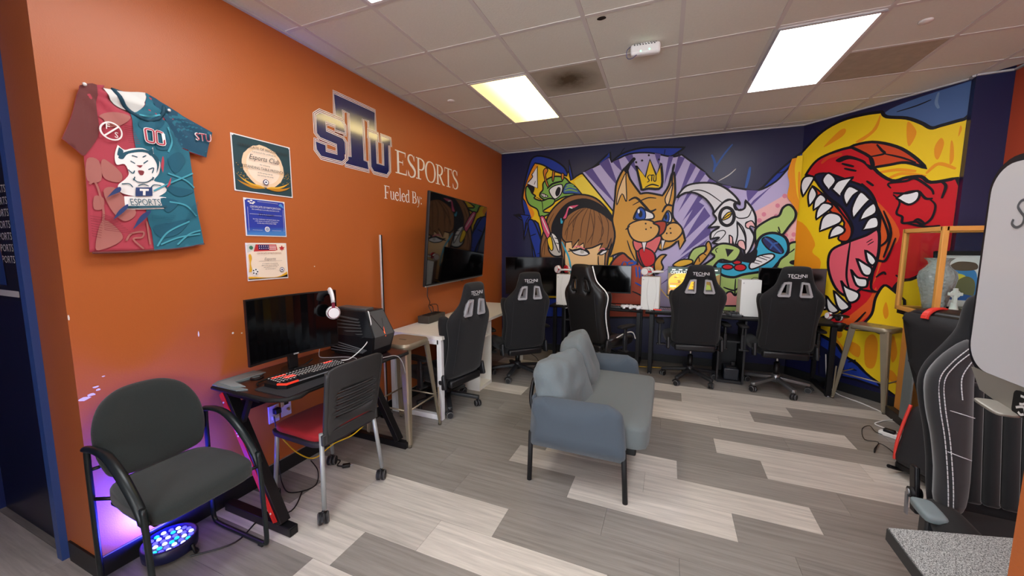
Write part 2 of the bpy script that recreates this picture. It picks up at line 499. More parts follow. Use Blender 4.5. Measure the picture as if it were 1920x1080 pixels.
for i in range(-5, 9):
    for j in range(-9, 7):
        if (i, j) in skip: continue
        q = [gw(i, j), gw(i + 1, j), gw(i + 1, j + 1), gw(i, j + 1)]
        cx, cy = sum(p[0] for p in q) / 4, sum(p[1] for p in q) / 4
        left = cy > YE
        if cy < -4.8 or cx < -2.2: continue
        poly = room_clip(q, left)
        if len(poly) < 3: continue
        full = all((Vector(a) - Vector(b)).length < 1e-5 for a, b in zip(sorted(poly), sorted(q))) and len(poly) == 4
        m = {(2, 2): STAIN, (6, 3): GRILLE}.get((i, j), TILE)
        if full:
            if tile_me is None or m is not TILE:
                h = GS / 2 - g
                o = MB().prism([(-h, -h), (h, -h), (h, h), (-h, h)], .015).build('ceiling_tile' if m is TILE else 'return_grille', m, ceiling)
                if m is TILE: tile_me = o.data
                else: o['label'] = 'brown-stained return grille beside the yellowed light' if m is STAIN else 'dusty grey return grille beside the bright light'
            else: o = link('ceiling_tile', tile_me, ceiling)
            o.location = (cx, cy, H + .004); o.rotation_euler = (0, 0, GA)
        else:
            o = MB().prism([(cx + (p[0] - cx) * .985, cy + (p[1] - cy) * .985) for p in poly], .015).build('ceiling_tile', TILE, ceiling, (0, 0, H + .004))
def tbar(a, b):
    d = (Vector(b) - Vector(a)).normalized(); n = Vector((-d.y, d.x)) * .0125
    q = [Vector(a) - n, Vector(b) - n, Vector(b) + n, Vector(a) + n]
    return [tuple(p) for p in q]
for i in range(-4, 9):
    for (j0, j1, left) in ((-9, -2, False), (-2, 7, True)):
        poly = room_clip(tbar(gw(i, j0), gw(i, j1)), left)
        if len(poly) > 2: MB().prism(poly, .012).build('grid_runner', TBAR, ceiling, (0, 0, H))
for j in range(-9, 7):
    poly = room_clip(tbar(gw(-5, j), gw(9, j)), j > -2)
    if len(poly) > 2: MB().prism(poly, .011).build('grid_runner', TBAR, ceiling, (0, 0, H + .0005))
for (i, j), kind in LIGHTS.items():
    c = [(a + b) / 2 for a, b in zip(gw(i, j), gw(i + 1, j + 2))]
    t = thing('ceiling_light', {'warm': 'dim yellowed rectangular ceiling light above the left wall', 'white': 'bright white rectangular ceiling light with its lens frame ajar'}.get(kind, 'rectangular ceiling light outside the picture'), 'light', (c[0], c[1], H + .001), GA, None if kind != 'room' else 'ceiling lights outside the picture')
    w, l = GS - .022, 2 * GS - .022
    MB().prism(rrect(w, l, .004, 1), .012, [rrect(w - .036, l - .036, .004, 1)]).build('frame', WHITE, t, (0, 0, -.004))
    s = {'warm': PANEL_WARM, 'white': PANEL_WHITE, 'room': PANEL_ADDED}[kind]
    em = mat('diffuser_' + kind, (240, 238, 228), .5, emit=(255, 226, 150) if kind == 'warm' else (250, 252, 255), es=s)
    if kind == 'warm':    # only the tube on one side still burns
        nt = em.node_tree; b = nt.nodes['Principled BSDF']
        tc = nt.nodes.new('ShaderNodeTexCoord'); sx = nt.nodes.new('ShaderNodeSeparateXYZ'); nt.links.new(tc.outputs['Object'], sx.inputs[0])
        mr = nt.nodes.new('ShaderNodeMapRange'); mr.interpolation_type = 'SMOOTHSTEP'
        for k, v in zip(('From Min', 'From Max', 'To Min', 'To Max'), (-.2, .16, .12 * s, s)): mr.inputs[k].default_value = v
        nt.links.new(sx.outputs[0], mr.inputs['Value']); nt.links.new(mr.outputs[0], b.inputs['Emission Strength'])
    MB().box((0, 0, 0), (w - .036, l - .036, .003)).build('diffuser', em, t)
    if kind == 'white':
        MB().bar((-w / 2 + .004, -l / 2, -.012), (-w / 2 + .004, l / 2 - .3, -.006), .014, .006).bar((-w / 2, -l / 2 + .004, -.012), (w / 2, -l / 2 + .004, -.012), .014, .006).build('lens_frame', mat('aluminium_trim', (190, 192, 200), .35, .7), t)
# wall-angle trim under the ceiling
CT = mat('ceiling_edge_trim', (196, 194, 196), .5)
def trim_run(name, pts, w, z0, z1, m):
    mb = MB()
    for a, b in zip(pts, pts[1:]):
        a, b = Vector(a), Vector(b); n = -outward(a, b) * w
        mb.prism([tuple(a), tuple(b), tuple(b + n), tuple(a + n)], z1 - z0, z0=z0)
    return struct(mb.build(name, m))
OUT = [(0, YE), tuple(BW0), tuple(BW1), tuple(AW1), (4.498, 2.5), (XR, 2.48), (XR, -4.98)]
trim_run('trim_1', OUT, .02, H - .012, H + .001, CT)
for k, (nm, a, b) in enumerate((('left', 0, 1), ('back', 1, 2), ('slanted', 2, 3), ('right', 5, 6))):
    trim_run('baseboard_' + nm, [OUT[a], OUT[b]], .008, .0, .095, BASEB)
trim_run('trim_2', [(0, YE), tuple(BW0)], .0095, .095, .098, mat('caulk_line', (150, 140, 130), .7))

# ------------------------------------------------------------------ walls
def wall(name, a, b, th, m, z1=H + .06):
    a, b = Vector(a), Vector(b); n = outward(a, b) * th
    return struct(MB().prism([tuple(a), tuple(b), tuple(b + n), tuple(a + n)], z1 + .01, z0=-.01).build(name, m))
wall_left = wall('wall_left', (0, YE), (0, BW0.y + .1), .30, ORANGE)
wall_back = wall('wall_back', BW0, BW1, .12, NAVY)
wall_slant = wall('wall_slanted', BW1, AW1, .12, NAVY)
struct(MB().prism([(4.508, 2.563), (4.498, 2.495), (4.707, 2.48), (4.83, 2.48), (4.83, 2.75), (4.6, 2.7)], H + .07, z0=-.01).build('trim_3', NAVY))
REDW = mat('red_orange_wall_paint', (186, 74, 44), .42, noise=(1.2, .05), bump=(160, .12))
wall_right = wall('wall_right', (XR, 2.48), (XR, -5), .12, REDW)
part = struct(MB().box((3.15, -.985, H / 2), (.52, .13, H + .1)).build('wall_partition', ORANGE))
PLAIN = mat('plain_wall_paint', (190, 186, 178), .6)
struct(MB().prism([(-2.4, 0), (4.8, 0), (4.8, H), (-2.4, H)], .12, [[(-.9, .25), (4.3, .25), (4.3, 2.65), (-.9, 2.65)]], Matrix.Translation((0, -5.0, 0)) @ Matrix.Rotation(R(90), 4, 'X')).build('wall_rear', PLAIN))  # unseen wall; its opening is added to let daylight brighten the ceiling
for k in range(5): struct(box_obj('window_%d' % (k + 1), (-.9 + 1.3 * k, -5.06, 1.45), (.06, .08, 2.4), METAL_BLACK))  # bars of the added, unseen daylight opening
struct(MB().box((-.7, -2.6, H / 2), (3.4, .12, H + .1)).build('wall_office', PLAIN))  # unseen partition added to shade the free end of the left wall
# end of the left wall: base, painted return, doorway beyond it
struct(box_obj('baseboard_end', (-.13, YE - .004, .05), (.276, .008, .10), BASEB))
BLUEF = mat('blue_door_frame', (52, 84, 150), .4)
DOORM = mat('dark_door', (17, 20, 46), .35, noise=(2, .1))
d = thing('door_1', None, None, (-.31, YE, 0)); d['kind'] = 'structure'
MB().box((-.012, .02, H / 2), (.05, .09, H)).build('door_frame', BLUEF, d)
MB().box((-.44, .045, H / 2), (.80, .04, H - .004)).build('door_leaf', DOORM, d)
struct(box_obj('wall_corridor', (-1.21, -2.9, H / 2), (.10, 3.8, H + .1), mat('corridor_blue_paint', (28, 48, 110), .5)))
struct(box_obj('wall_corridor_end', (-1.7, -4.9, H / 2), (1.1, .1, H), DOORM))
po = thing('poster', 'photo poster with white lettering on the dark door at the far left', 'poster', (-.80, YE + .023, 1.55))
pw, ph = .56, .62
MB().box((0, 0, 0), (pw, .004, ph)).build('sheet', mat('poster_dark', (26, 26, 34), .4), po)
fl = Flat(lambda a, b, off: (a, -.002 - off, b))
PWH = mat('print_white', (225, 222, 214), .5)
fl.fill(rrect(pw - .03, .03, .004, 1, 0, -ph / 2 + .03), PWH)
for k in range(7): fl.text('SPORTS', .05, .19, .2 - k * .055, PWH, rot=0)
fl.fill(cr('-.02,-.24! -.03,-.05 .02,.08 .07,.13 .12,.08 .13,-.05 .14,-.24!'), mat('print_skin', (150, 100, 80), .5))
fl.fill(cr('-.02,-.24! -.02,-.08 .03,-.02 .10,-.03 .13,-.1 .14,-.24!'), mat('print_blue', (40, 70, 130), .5))
fl.build('print', po)
# chips in the paint of the left wall
CHIP = mat('bare_plaster', (225, 215, 205), .8)
ch = Flat(lambda a, b, off: (off, a, b))
for a, b, w, h in ((-1.068, .84, .03, .012), (-1.045, .85, .02, .009), (-1.02, .865, .012, .006), (-1.03, .88, .014, .005), (-1.082, .42, .006, .01), (-1.082, .55, .005, .012), (-.45, 1.0, .008, .008), (-.4, .99, .006, .006), (-1.0, .92, .008, .004), (-1.082, 1.2, .004, .016), (.12, 1.36, .006, .006), (-.62, 1.03, .004, .02)):
    ch.fill([(a + w * math.cos(t) * random.uniform(.5, 1), b + h * math.sin(t) * random.uniform(.5, 1)) for t in [k * PI / 4 for k in range(8)]], CHIP)
ch.build('paint_chip', wall_left)
# outlines in millimetres on their own wall: along the wall, height
MURAL = '''
mural_torn_wall|B|f|B|10|189,1972! 366,1954! 320,2205 404,2593 495,2767 713,2737 926,2602 1001,2456! 998,2690! 1062,2429! 1298,2540 1545,2745! 1560,2610! 1701,2709 1937,2760 2207,2744 2447,2721! 2332,2644 2294,2594 2655,2419 2795,2275 3112,2175 3255,2163 3416,2345 3573,2498 3772,2659! 3911,696! 601,477! 433,1852! 353,1602! 393,1841!
mural_torn_wall|B|f|Y|9|513,2680! 632,2645 775,2559 899,2508 969,2470! 994,2543! 1030,2408! 1206,2495 1407,2344 1627,1946! 1658,804! 628,755! 602,1736 452,1897 480,1967 376,2145 335,2217 376,2389 449,2574
mural_torn_wall|B|f|O|0|513,2671! 568,2647! 413,2387 372,2215 423,2126 508,1983 471,1905! 380,2145 342,2217 379,2389 453,2570
mural_torn_wall|B|f|LY|0|1073,2397! 1224,2450 1393,2280 1513,2015 1413,2101 1279,2188 1178,2226
mural_torn_wall|B|f|LV|9|1181,2502! 1435,2609 1542,2679! 1571,2609! 1789,2697 2044,2690 2293,2622 2412,2637! 2655,2430 2814,2274 3112,2181 3255,2163 3422,2257 3561,2431 3774,2631! 3911,696! 1579,541! 1657,1914!
mural_torn_wall|B|f|PU|0|1216,2511! 1316,2554! 1653,2051! 1430,2279
mural_torn_wall|B|f|PU|0|1412,2604! 1524,2669! 1674,2277! 1537,2440
mural_torn_wall|B|f|PU|0|1582,2615! 1659,2644! 1712,2476! 1641,2546
mural_torn_wall|B|f|PU|0|1735,2673! 1828,2694! 1887,2464! 1805,2569
mural_torn_wall|B|f|PU|0|2096,2683! 2169,2664! 2154,2520! 2119,2602
mural_torn_wall|B|f|PU|0|2262,2629! 2317,2624! 2226,2267! 2238,2449
mural_torn_wall|B|f|PU|0|2373,2625! 2449,2596! 2326,2304! 2343,2466
mural_torn_wall|B|f|PU|0|2514,2534! 2579,2487! 2377,2044! 2441,2292
mural_torn_wall|B|f|PU|0|2625,2442! 2691,2396! 2402,1935! 2509,2192
mural_torn_wall|B|f|PU|0|2732,2331! 2810,2279! 2457,1825! 2591,2082
mural_torn_wall|B|f|PU|0|2614,2065! 2694,2009! 2453,1694! 2528,1882
mural_torn_wall|B|f|PU|0|2695,1988! 2767,1880! 2488,1585! 2587,1789
mural_torn_wall|B|f|PU|0|2753,1785! 2788,1668! 2446,1387! 2596,1589
mural_torn_wall|B|f|PU|0|2756,1604! 2708,1519! 2328,1252! 2541,1432
mural_torn_wall|B|f|PU|0|2642,1475! 2566,1399! 2227,1159! 2432,1320
mural_torn_wall|B|f|PU|0|2871,2246! 2974,2224! 2895,2142! 2878,2194
mural_torn_wall|B|f|PU|0|3130,2174! 3255,2157! 3156,2031! 3138,2103
mural_torn_wall|B|f|PU|0|3209,2049! 3398,2223! 3161,1950! 3180,2000
mural_torn_wall|B|f|PU|0|2511,1277! 2375,1118! 2212,999! 2358,1140
mural_torn_wall|B|f|P|0|3217,1911! 3369,2002 3564,2131! 3801,2252! 3911,696! 3309,656!
mural_torn_wall|B|f|PD|0|3347,1882 3341,1864 3326,1857 3309,1865 3301,1884 3307,1902 3323,1909 3339,1901
mural_torn_wall|B|f|PD|0|3405,1780 3400,1762 3384,1754 3368,1762 3360,1781 3366,1800 3381,1807 3398,1799
mural_torn_wall|B|f|PD|0|3475,1978 3470,1960 3455,1953 3438,1961 3431,1979 3436,1997 3451,2004 3467,1996
mural_torn_wall|B|f|PD|0|3536,2083 3531,2066 3516,2059 3500,2067 3492,2086 3497,2103 3512,2110 3528,2102
mural_torn_wall|B|f|PD|0|3535,1896 3529,1878 3514,1871 3498,1879 3490,1898 3496,1916 3511,1923 3527,1915
mural_torn_wall|B|f|PD|0|3640,1814 3635,1796 3620,1789 3605,1797 3597,1815 3602,1833 3617,1840 3633,1832
mural_torn_wall|B|f|PD|0|3307,1813 3302,1794 3286,1787 3269,1795 3262,1814 3267,1833 3283,1840 3300,1832
mural_torn_wall|B|f|PD|0|3577,1636 3572,1618 3556,1611 3540,1618 3533,1637 3538,1655 3553,1663 3569,1655
mural_torn_wall|B|f|PD|0|3652,1645 3647,1627 3632,1620 3616,1627 3608,1646 3613,1664 3628,1672 3644,1664
mural_torn_wall|B|f|PD|0|3689,1714 3683,1696 3669,1689 3653,1697 3645,1715 3650,1733 3665,1740 3681,1732
mural_torn_wall|B|f|PD|0|3640,1576 3634,1557 3619,1550 3603,1558 3596,1576 3601,1594 3616,1602 3632,1594
mural_torn_wall|B|f|PD|0|3579,1736 3573,1718 3558,1711 3542,1718 3535,1737 3540,1755 3555,1762 3571,1755
mural_torn_wall|B|f|PD|0|3763,1476 3758,1458 3743,1450 3727,1457 3720,1476 3725,1494 3739,1502 3755,1494
mural_torn_wall|B|f|PD|0|3808,1416 3803,1398 3788,1390 3772,1398 3765,1416 3770,1435 3785,1442 3800,1435
mural_torn_wall|B|f|PD|0|3469,1858 3464,1840 3448,1833 3432,1841 3424,1860 3430,1878 3445,1885 3461,1877
mural_torn_wall|B|f|K|0|195,1967! 282,1982 433,1942! 368,1846! 339,1900
mural_torn_wall|B|f|B|6|291,1973! 443,1950! 377,1846 349,1597! 339,1847
mural_torn_wall|B|l|B2|9|2957,2710 2871,2597 2769,2422
mural_torn_wall|B|l|B2|12|2741,2608 2783,2502 2770,2401
mural_torn_wall|B|l|B2|14|3151,2434 3140,2315 3120,2195
mural_torn_wall|B|l|GY|5|3008,2424 2939,2358 2831,2294
mural_torn_wall|B|l|K|5|1658,2669 1700,2743 1732,2779
mural_torn_wall|B|l|K|4|2210,2654 2218,2717
mural_torn_wall|B|l|K|4|2383,2608 2370,2682
mural_torn_wall|B|l|K|4|3416,2345 3499,2369 3574,2488
mural_goblin|B|f|GD|9|634,2306 643,2407 776,2475 934,2456 1013,2385 1143,2261 1178,2193 955,2196 780,2128 635,2177 589,2222 598,2265
mural_goblin|B|f|B2|6|928,2290 970,2371 1057,2357 1152,2261 1169,2219 1059,2233 937,2239
mural_goblin|B|l|GD|9|954,2305 1023,2326 1109,2296
mural_goblin|B|l|GD|9|946,2272 1023,2284 1126,2254
mural_goblin|B|l|GD|9|971,2337 1022,2354 1074,2335
mural_goblin|B|f|GD|9|385,2354 441,2359 479,2262 525,2225 507,2192 617,2152 726,2181 806,2161 780,2094 637,2005 746,1975 601,1928 554,2034 433,2108 380,2233
mural_goblin|B|f|W|7|725,2284 795,2347 910,2358 902,2241 806,2169
mural_goblin|B|f|K|0|814,2254 849,2328 889,2312 876,2234 836,2202
mural_goblin|B|l|K|12|697,2316 777,2379 921,2407
mural_goblin|B|f|W|5|613,2255 657,2245 711,2208 657,2198 617,2221
mural_goblin|B|l|K|4|635,2254 639,2206
mural_goblin|B|l|K|4|667,2244 671,2198
mural_goblin|B|f|O2|6|641,2568 677,2600 704,2564 672,2490 720,2343 688,2362 647,2492
mural_goblin|B|f|O2|6|775,2542 802,2545 786,2415 768,2433
mural_goblin|B|f|O2|6|899,2508 934,2498 926,2423 903,2433
mural_goblin|B|f|W|6|550,2634! 556,2330! 394,2402! 478,2486 468,2521!
mural_goblin|B|f|K|4|404,2379 506,2347 479,2254 441,2316
mural_goblin|B|l|K|5|534,2208 617,2152 637,2013
mural_goblin|B|l|K|4|524,2432 506,2381
mural_goblin|B|f|B|9|415,1859 480,1888 556,1754 706,1357! 718,1065! 551,1060! 530,1374 453,1632
mural_goblin|B|l|K|6|453,1659 537,1688
mural_goblin|B|l|K|4|558,1401 614,1419
mural_girl_with_headset|B|f|BR|10|616,1062! 607,1525 684,1822 710,1925 816,2067 990,2189 1178,2213 1379,2151 1546,1981 1630,1816 1651,1653 1576,1456 1536,1087!
mural_girl_with_headset|B|l|BD|6|624,1205 632,1454 712,1699
mural_girl_with_headset|B|l|BD|5|664,1384 677,1560 730,1734
mural_girl_with_headset|B|l|BD|5|799,1973 729,1838 703,1734
mural_girl_with_headset|B|f|SK|7|993,808! 973,1558 1185,1827 1420,1805 1565,1555 1520,1389 1529,832!
mural_girl_with_headset|B|f|SK2|0|1426,828! 1413,1388 1495,1422 1523,832!
mural_girl_with_headset|B|l|K|7|1430,1380 1432,1288 1455,1153
mural_girl_with_headset|B|f|BR|9|914,1653 951,1884 1114,2013 1282,2040 1448,1985 1581,1866 1640,1751 1644,1620 1591,1497! 1596,1621! 1550,1489! 1436,1456! 1483,1556! 1344,1492 1234,1476! 1224,1557! 1123,1489! 1164,1608! 1067,1486! 1061,1575! 973,1567!
mural_girl_with_headset|B|l|BD|5|1249,2033 1116,1896 1052,1592
mural_girl_with_headset|B|l|BD|5|1282,2037 1202,1860 1180,1625
mural_girl_with_headset|B|l|BD|5|1316,2031 1287,1825 1242,1506
mural_girl_with_headset|B|l|BD|5|1349,2025 1370,1823 1326,1523
mural_girl_with_headset|B|l|BD|5|1399,2011 1469,1820 1458,1572
mural_girl_with_headset|B|l|BD|5|1448,1993 1550,1818 1541,1539
mural_girl_with_headset|B|l|BD|5|1182,2019 1030,1865 982,1593
mural_girl_with_headset|B|l|BD|5|1215,2026 1082,1863 1084,1728
mural_girl_with_headset|B|l|BD|5|1317,1956 1356,1723 1275,1557
mural_girl_with_headset|B|l|BD|5|1417,1920 1488,1721 1426,1556
mural_girl_with_headset|B|l|BD|5|1149,1962 997,1763 963,1661
mural_girl_with_headset|B|f|K|0|763,1733 792,1871 905,2038 1043,2133 1246,2157 1447,2066 1580,1923 1631,1800! 1449,1949 1249,2030 1097,2002 977,1913 918,1765 911,1610 935,1385 1060,1039! 1064,811! 930,805! 918,1333 804,1577
mural_girl_with_headset|B|l|CY|11|920,1576 969,1472 1024,1351 1054,1196 1060,1039
mural_girl_with_headset|B|l|CY|9|903,1902 911,1833 925,1867
mural_girl_with_headset|B|f|PK|6|996,2051 1061,2074 1155,2075 1079,2028 1019,2030 981,1900 928,1898 962,1968
mural_girl_with_headset|B|l|W|8|1018,2050 1062,2032
mural_girl_with_headset|B|f|PK|7|597,1932! 659,1923 752,1699 709,1612! 639,1753
mural_girl_with_headset|B|l|W|6|628,1910 675,1804 730,1690
mural_girl_with_headset|B|f|GY|10|732,1577 767,1699 857,1654 917,1437 905,1376 806,1376 733,1454
mural_girl_with_headset|B|f|W|6|767,1690 821,1672 876,1576 887,1420 822,1559
mural_girl_with_headset|B|f|Y|6|713,1621 764,1643 796,1489 765,1451 717,1551
mural_girl_with_headset|B|l|K|5|812,1629 875,1611
mural_girl_with_headset|B|l|K|5|831,1559 897,1541
mural_girl_with_headset|B|f|W|6|1054,1452! 1140,1472 1243,1452 1299,1405 1211,1382 1107,1407
mural_girl_with_headset|B|f|GY|0|1184,1452 1226,1455 1235,1421 1193,1413
mural_girl_with_headset|B|l|K|12|1022,1476 1089,1452 1192,1476 1277,1452 1312,1405
mural_girl_with_headset|B|l|PK2|9|1088,1493 1157,1510 1243,1472
mural_girl_with_headset|B|l|K|7|1010,1441 1071,1452
mural_girl_with_headset|B|f|W|5|1438,1402! 1494,1452 1535,1469 1540,1436 1479,1397
mural_girl_with_headset|B|l|K|11|1416,1397 1478,1452 1575,1472
mural_girl_with_headset|B|l|PK2|8|1428,1452 1477,1481 1518,1472
mural_crowned_lynx|B|f|RU|12|1606,1287 1739,1417 1917,1406 2096,1248 2180,998 2207,583! 1579,541! 1576,1096
mural_crowned_lynx|B|f|R|10|1916,1452 2023,1498 2143,1419 2165,1249 2097,1225 1987,1269
mural_crowned_lynx|B|f|T|11|1611,1939 1628,2144 1645,2346 1750,2529 1809,2380 1945,2184! 2041,2190 2210,2149! 2277,2264 2306,2402 2338,2406 2357,2152 2339,2002 2348,1871 2451,1738 2498,1585! 2442,1475! 2417,1585! 2318,1497 2194,1475 2167,1632 2021,1555 1889,1590 1916,1452 1944,1268! 1830,1359 1739,1424 1581,1369! 1642,1638 1603,1847
mural_crowned_lynx|B|f|TL|6|1653,2051 1666,2232 1748,2451 1760,2361 1775,2092 1716,2196
mural_crowned_lynx|B|f|TL|6|2242,2104 2307,2263 2327,2283 2286,2037
mural_crowned_lynx|B|f|K|0|1729,2508 1792,2592 1844,2647 1871,2618 1815,2557 1770,2450
mural_crowned_lynx|B|f|K|0|2306,2306 2306,2455 2321,2528 2341,2516 2326,2411 2324,2262
mural_crowned_lynx|B|l|K|14|1803,2102 1893,2136 2004,2026 2071,1957 2143,1983
mural_crowned_lynx|B|l|K|12|2342,2013 2266,2027 2214,1941
mural_crowned_lynx|B|l|K|7|1853,2043 2022,2125 2138,2120
mural_crowned_lynx|B|f|W|9|1875,1896 1940,2013 2028,1970 2110,1922 2100,1861 1902,1857
mural_crowned_lynx|B|f|B3|5|1886,1880 1945,2006 2011,1959 2006,1859
mural_crowned_lynx|B|f|K|0|1980,1927 1974,1895 1956,1883 1937,1896 1928,1928 1935,1960 1953,1972 1971,1958
mural_crowned_lynx|B|f|W|0|1944,1961 1941,1943 1932,1935 1923,1943 1918,1962 1922,1981 1931,1989 1940,1981
mural_crowned_lynx|B|f|W|8|2218,1835 2275,1956 2322,1911 2322,1817 2223,1815
mural_crowned_lynx|B|f|B3|5|2228,1842 2276,1943 2302,1894 2289,1816
mural_crowned_lynx|B|f|K|0|2278,1878 2274,1853 2263,1843 2251,1854 2245,1879 2249,1903 2260,1913 2272,1903
mural_crowned_lynx|B|f|PM|8|1878,1590 2021,1561 2188,1643 2215,1587 2133,1407 2024,1475 1916,1452
mural_crowned_lynx|B|f|R|8|1949,1441 2023,1493 2137,1426 2148,1294 2032,1247
mural_crowned_lynx|B|f|TL2|9|1806,1773 1946,1849 2096,1834 2188,1743 2150,1632 2021,1561 1867,1608
mural_crowned_lynx|B|f|TL2|9|2214,1676 2306,1796 2408,1793 2463,1694 2376,1586 2252,1587
mural_crowned_lynx|B|f|RU2|9|2114,1807 2201,1831 2269,1808 2252,1698 2187,1650 2187,1761
mural_crowned_lynx|B|f|K|0|2034,1802 2031,1794 2023,1791 2016,1795 2012,1803 2015,1810 2023,1814 2030,1810
mural_crowned_lynx|B|f|K|0|2099,1749 2096,1742 2089,1738 2082,1742 2078,1750 2081,1757 2088,1761 2096,1757
mural_crowned_lynx|B|f|K|0|2040,1730 2037,1722 2030,1719 2022,1723 2019,1731 2022,1738 2029,1742 2037,1738
mural_crowned_lynx|B|f|K|0|2329,1736 2326,1728 2319,1725 2312,1729 2309,1736 2311,1744 2318,1747 2326,1744
mural_crowned_lynx|B|f|K|0|2290,1675 2288,1667 2281,1664 2273,1667 2270,1675 2273,1683 2280,1686 2287,1683
mural_crowned_lynx|B|f|K|0|2338,1679 2335,1671 2328,1668 2320,1671 2317,1679 2320,1687 2327,1690 2334,1686
mural_crowned_lynx|B|f|W|7|1982,1562! 2046,1566! 2016,1434!
mural_crowned_lynx|B|f|W|7|2215,1587! 2269,1587! 2233,1453!
mural_crowned_lynx|B|f|T|9|2148,1294 2218,1397 2291,1404! 2232,1318 2256,1228 2174,1158
mural_crowned_lynx|B|l|K|7|1828,1773 1774,1728
mural_crowned_lynx|B|l|K|7|1801,1590 1850,1452 1920,1314
mural_crowned_lynx|B|f|Y|13|1880,2541! 1996,2390! 2043,2604! 2128,2403! 2178,2550! 2195,2258 2039,2245 1959,2228!
mural_crowned_lynx|B|l|K|8|1996,2259 2079,2293 2164,2267
mural_crowned_lynx|B|l|K|6|2054,2419 2023,2388 2046,2343 2019,2323
mural_crowned_lynx|B|l|K|6|2054,2408 2100,2409
mural_crowned_lynx|B|l|K|6|2075,2407 2074,2331
mural_crowned_lynx|B|l|K|6|2102,2409 2099,2340 2124,2338 2125,2408
mural_crowned_lynx|B|f|K|0|1891,2582 1888,2573 1879,2569 1870,2574 1866,2584 1869,2592 1878,2596 1887,2591
mural_crowned_lynx|B|f|K|0|1963,2598 1960,2589 1951,2586 1942,2590 1938,2600 1941,2608 1950,2612 1959,2607
mural_crowned_lynx|B|f|K|0|2041,2656 2038,2647 2029,2644 2020,2649 2016,2658 2019,2667 2028,2670 2037,2665
mural_crowned_lynx|B|f|K|0|2164,2594 2160,2585 2152,2582 2143,2587 2139,2596 2142,2605 2151,2608 2160,2603
mural_crowned_lynx|B|l|B3|9|1765,1312 1744,1254 1789,1231 1815,1285 1776,1312
mural_crowned_lynx|B|l|B3|9|1799,1289 1876,1325 1899,1279 1833,1255 1858,1186
mural_crowned_lynx|B|l|B3|9|1843,1313 1921,1303 1900,1268
mural_crowned_lynx|B|l|B3|9|1922,1245 1938,1106
mural_crowned_lynx|B|l|B3|9|1966,1246 1976,1096
mural_crowned_lynx|B|l|B3|9|1951,1188 2007,1200
mural_crowned_lynx|B|l|B3|9|2006,1223 2006,1108
mural_crowned_lynx|B|l|B3|9|2043,1224 2038,1063
mural_crowned_lynx|B|l|B3|9|1918,1036 1997,992
mural_crowned_lynx|B|l|B3|9|2028,1039 2081,1064
mural_crowned_lynx|B|l|K|9|1889,917 2023,853 2180,721
mural_horned_beast|B|f|W2|10|2791,1911 2829,1974 2888,2033 2975,2067 3043,2041 3019,1997 3062,1938 3121,1963 3122,2053! 3193,1960 3238,1854 3244,1719! 3203,1795 3144,1782 3201,1705 3239,1614 3208,1478 3160,1393! 3110,1554 3047,1478! 2999,1617! 2996,1547 2908,1528 2802,1556! 2875,1618 2778,1600! 2786,1681 2869,1745 2746,1737! 2830,1836
mural_horned_beast|B|f|W2|10|2380,2115 2462,2239 2590,2278 2773,2267 2914,2198 3027,2087 3075,2002! 2961,2067 2888,2030 2798,1914! 2781,1976 2698,2087 2581,2162 2465,2168
mural_horned_beast|B|l|K|6|2383,2118 2565,2194 2709,2164 2881,2033
mural_horned_beast|B|f|W2|16|3017,1864 2999,1789 2946,1759 2890,1792 2864,1868 2883,1944 2935,1973 2991,1940
mural_horned_beast|B|f|Y|6|2892,1834 2943,1909 2990,1915 2972,1862 2919,1830
mural_horned_beast|B|l|K|6|2905,1841 2984,1904
mural_horned_beast|B|l|K|7|3043,2041 3005,2013 3028,1944 3088,1952
mural_horned_beast|B|l|K|6|3194,1945 3160,1857 3067,1844 3011,1891
mural_horned_beast|B|l|K|6|3042,1815 3113,1737 3154,1615 3156,1462
mural_horned_beast|B|l|K|5|2806,1619 2844,1680 2912,1703 2935,1664 2877,1587 2809,1556
mural_horned_beast|B|f|W2|7|3050,1799! 3101,1722 3147,1615 3161,1478! 3084,1539 3045,1524! 3065,1647
mural_horned_beast|B|f|P|6|3079,1516 3082,1577 3136,1569 3155,1470
mural_horned_beast|B|f|P|6|2977,1648! 3013,1616 3015,1524 2991,1516
mural_horned_beast|B|f|P|6|3144,1782 3202,1810 3243,1734 3192,1750 3181,1721 3147,1736
mural_horned_beast|B|f|G|9|2545,1357 2598,1478 2719,1517 2735,1470 2649,1318 2578,1293
mural_horned_beast|B|f|T|8|2732,1533 2759,1572 2789,1525 2786,1446 2680,1286 2608,1277 2660,1390 2736,1454
mural_horned_beast|B|l|K|5|2740,1517 2746,1462
mural_horned_beast|B|l|K|5|2660,1390 2671,1318
mural_horned_beast|B|l|K|5|2702,1430 2746,1399
mural_horned_beast|B|f|Y2|8|2370,1273 2457,1340 2575,1346 2589,1301 2461,1250
mural_game_controller|B|f|G|11|3244,1644 3258,1734 3394,1835 3468,1862 3499,1948 3559,1982 3619,1915 3624,1828 3575,1742 3513,1641 3446,1612 3345,1583 3271,1523
mural_game_controller|B|l|K|6|3469,1737 3492,1670
mural_game_controller|B|l|K|5|3459,1693 3506,1648
mural_game_controller|B|f|G|11|2882,1210 3052,1143 3159,1177 3340,1235 3367,1006! 3371,728! 2895,699!
mural_game_controller|B|l|K|9|2949,1014 3061,979 3113,1020
mural_game_controller|B|l|K|7|3074,1121 3075,979 3083,869
mural_game_controller|B|f|PK3|9|2975,784! 2981,928 3034,962 3081,916 3116,965 3173,920 3194,796!
mural_game_controller|B|f|CY|13|2819,1344 2919,1321 3042,1331 3147,1378 3248,1463 3280,1584 3341,1650 3442,1664 3546,1611 3585,1493 3559,1404 3490,1313 3418,1237 3159,1177 3052,1139 2927,1164 2852,1257
mural_game_controller|B|f|N2|7|3317,1583 3369,1620 3475,1552 3537,1456 3501,1430 3390,1478
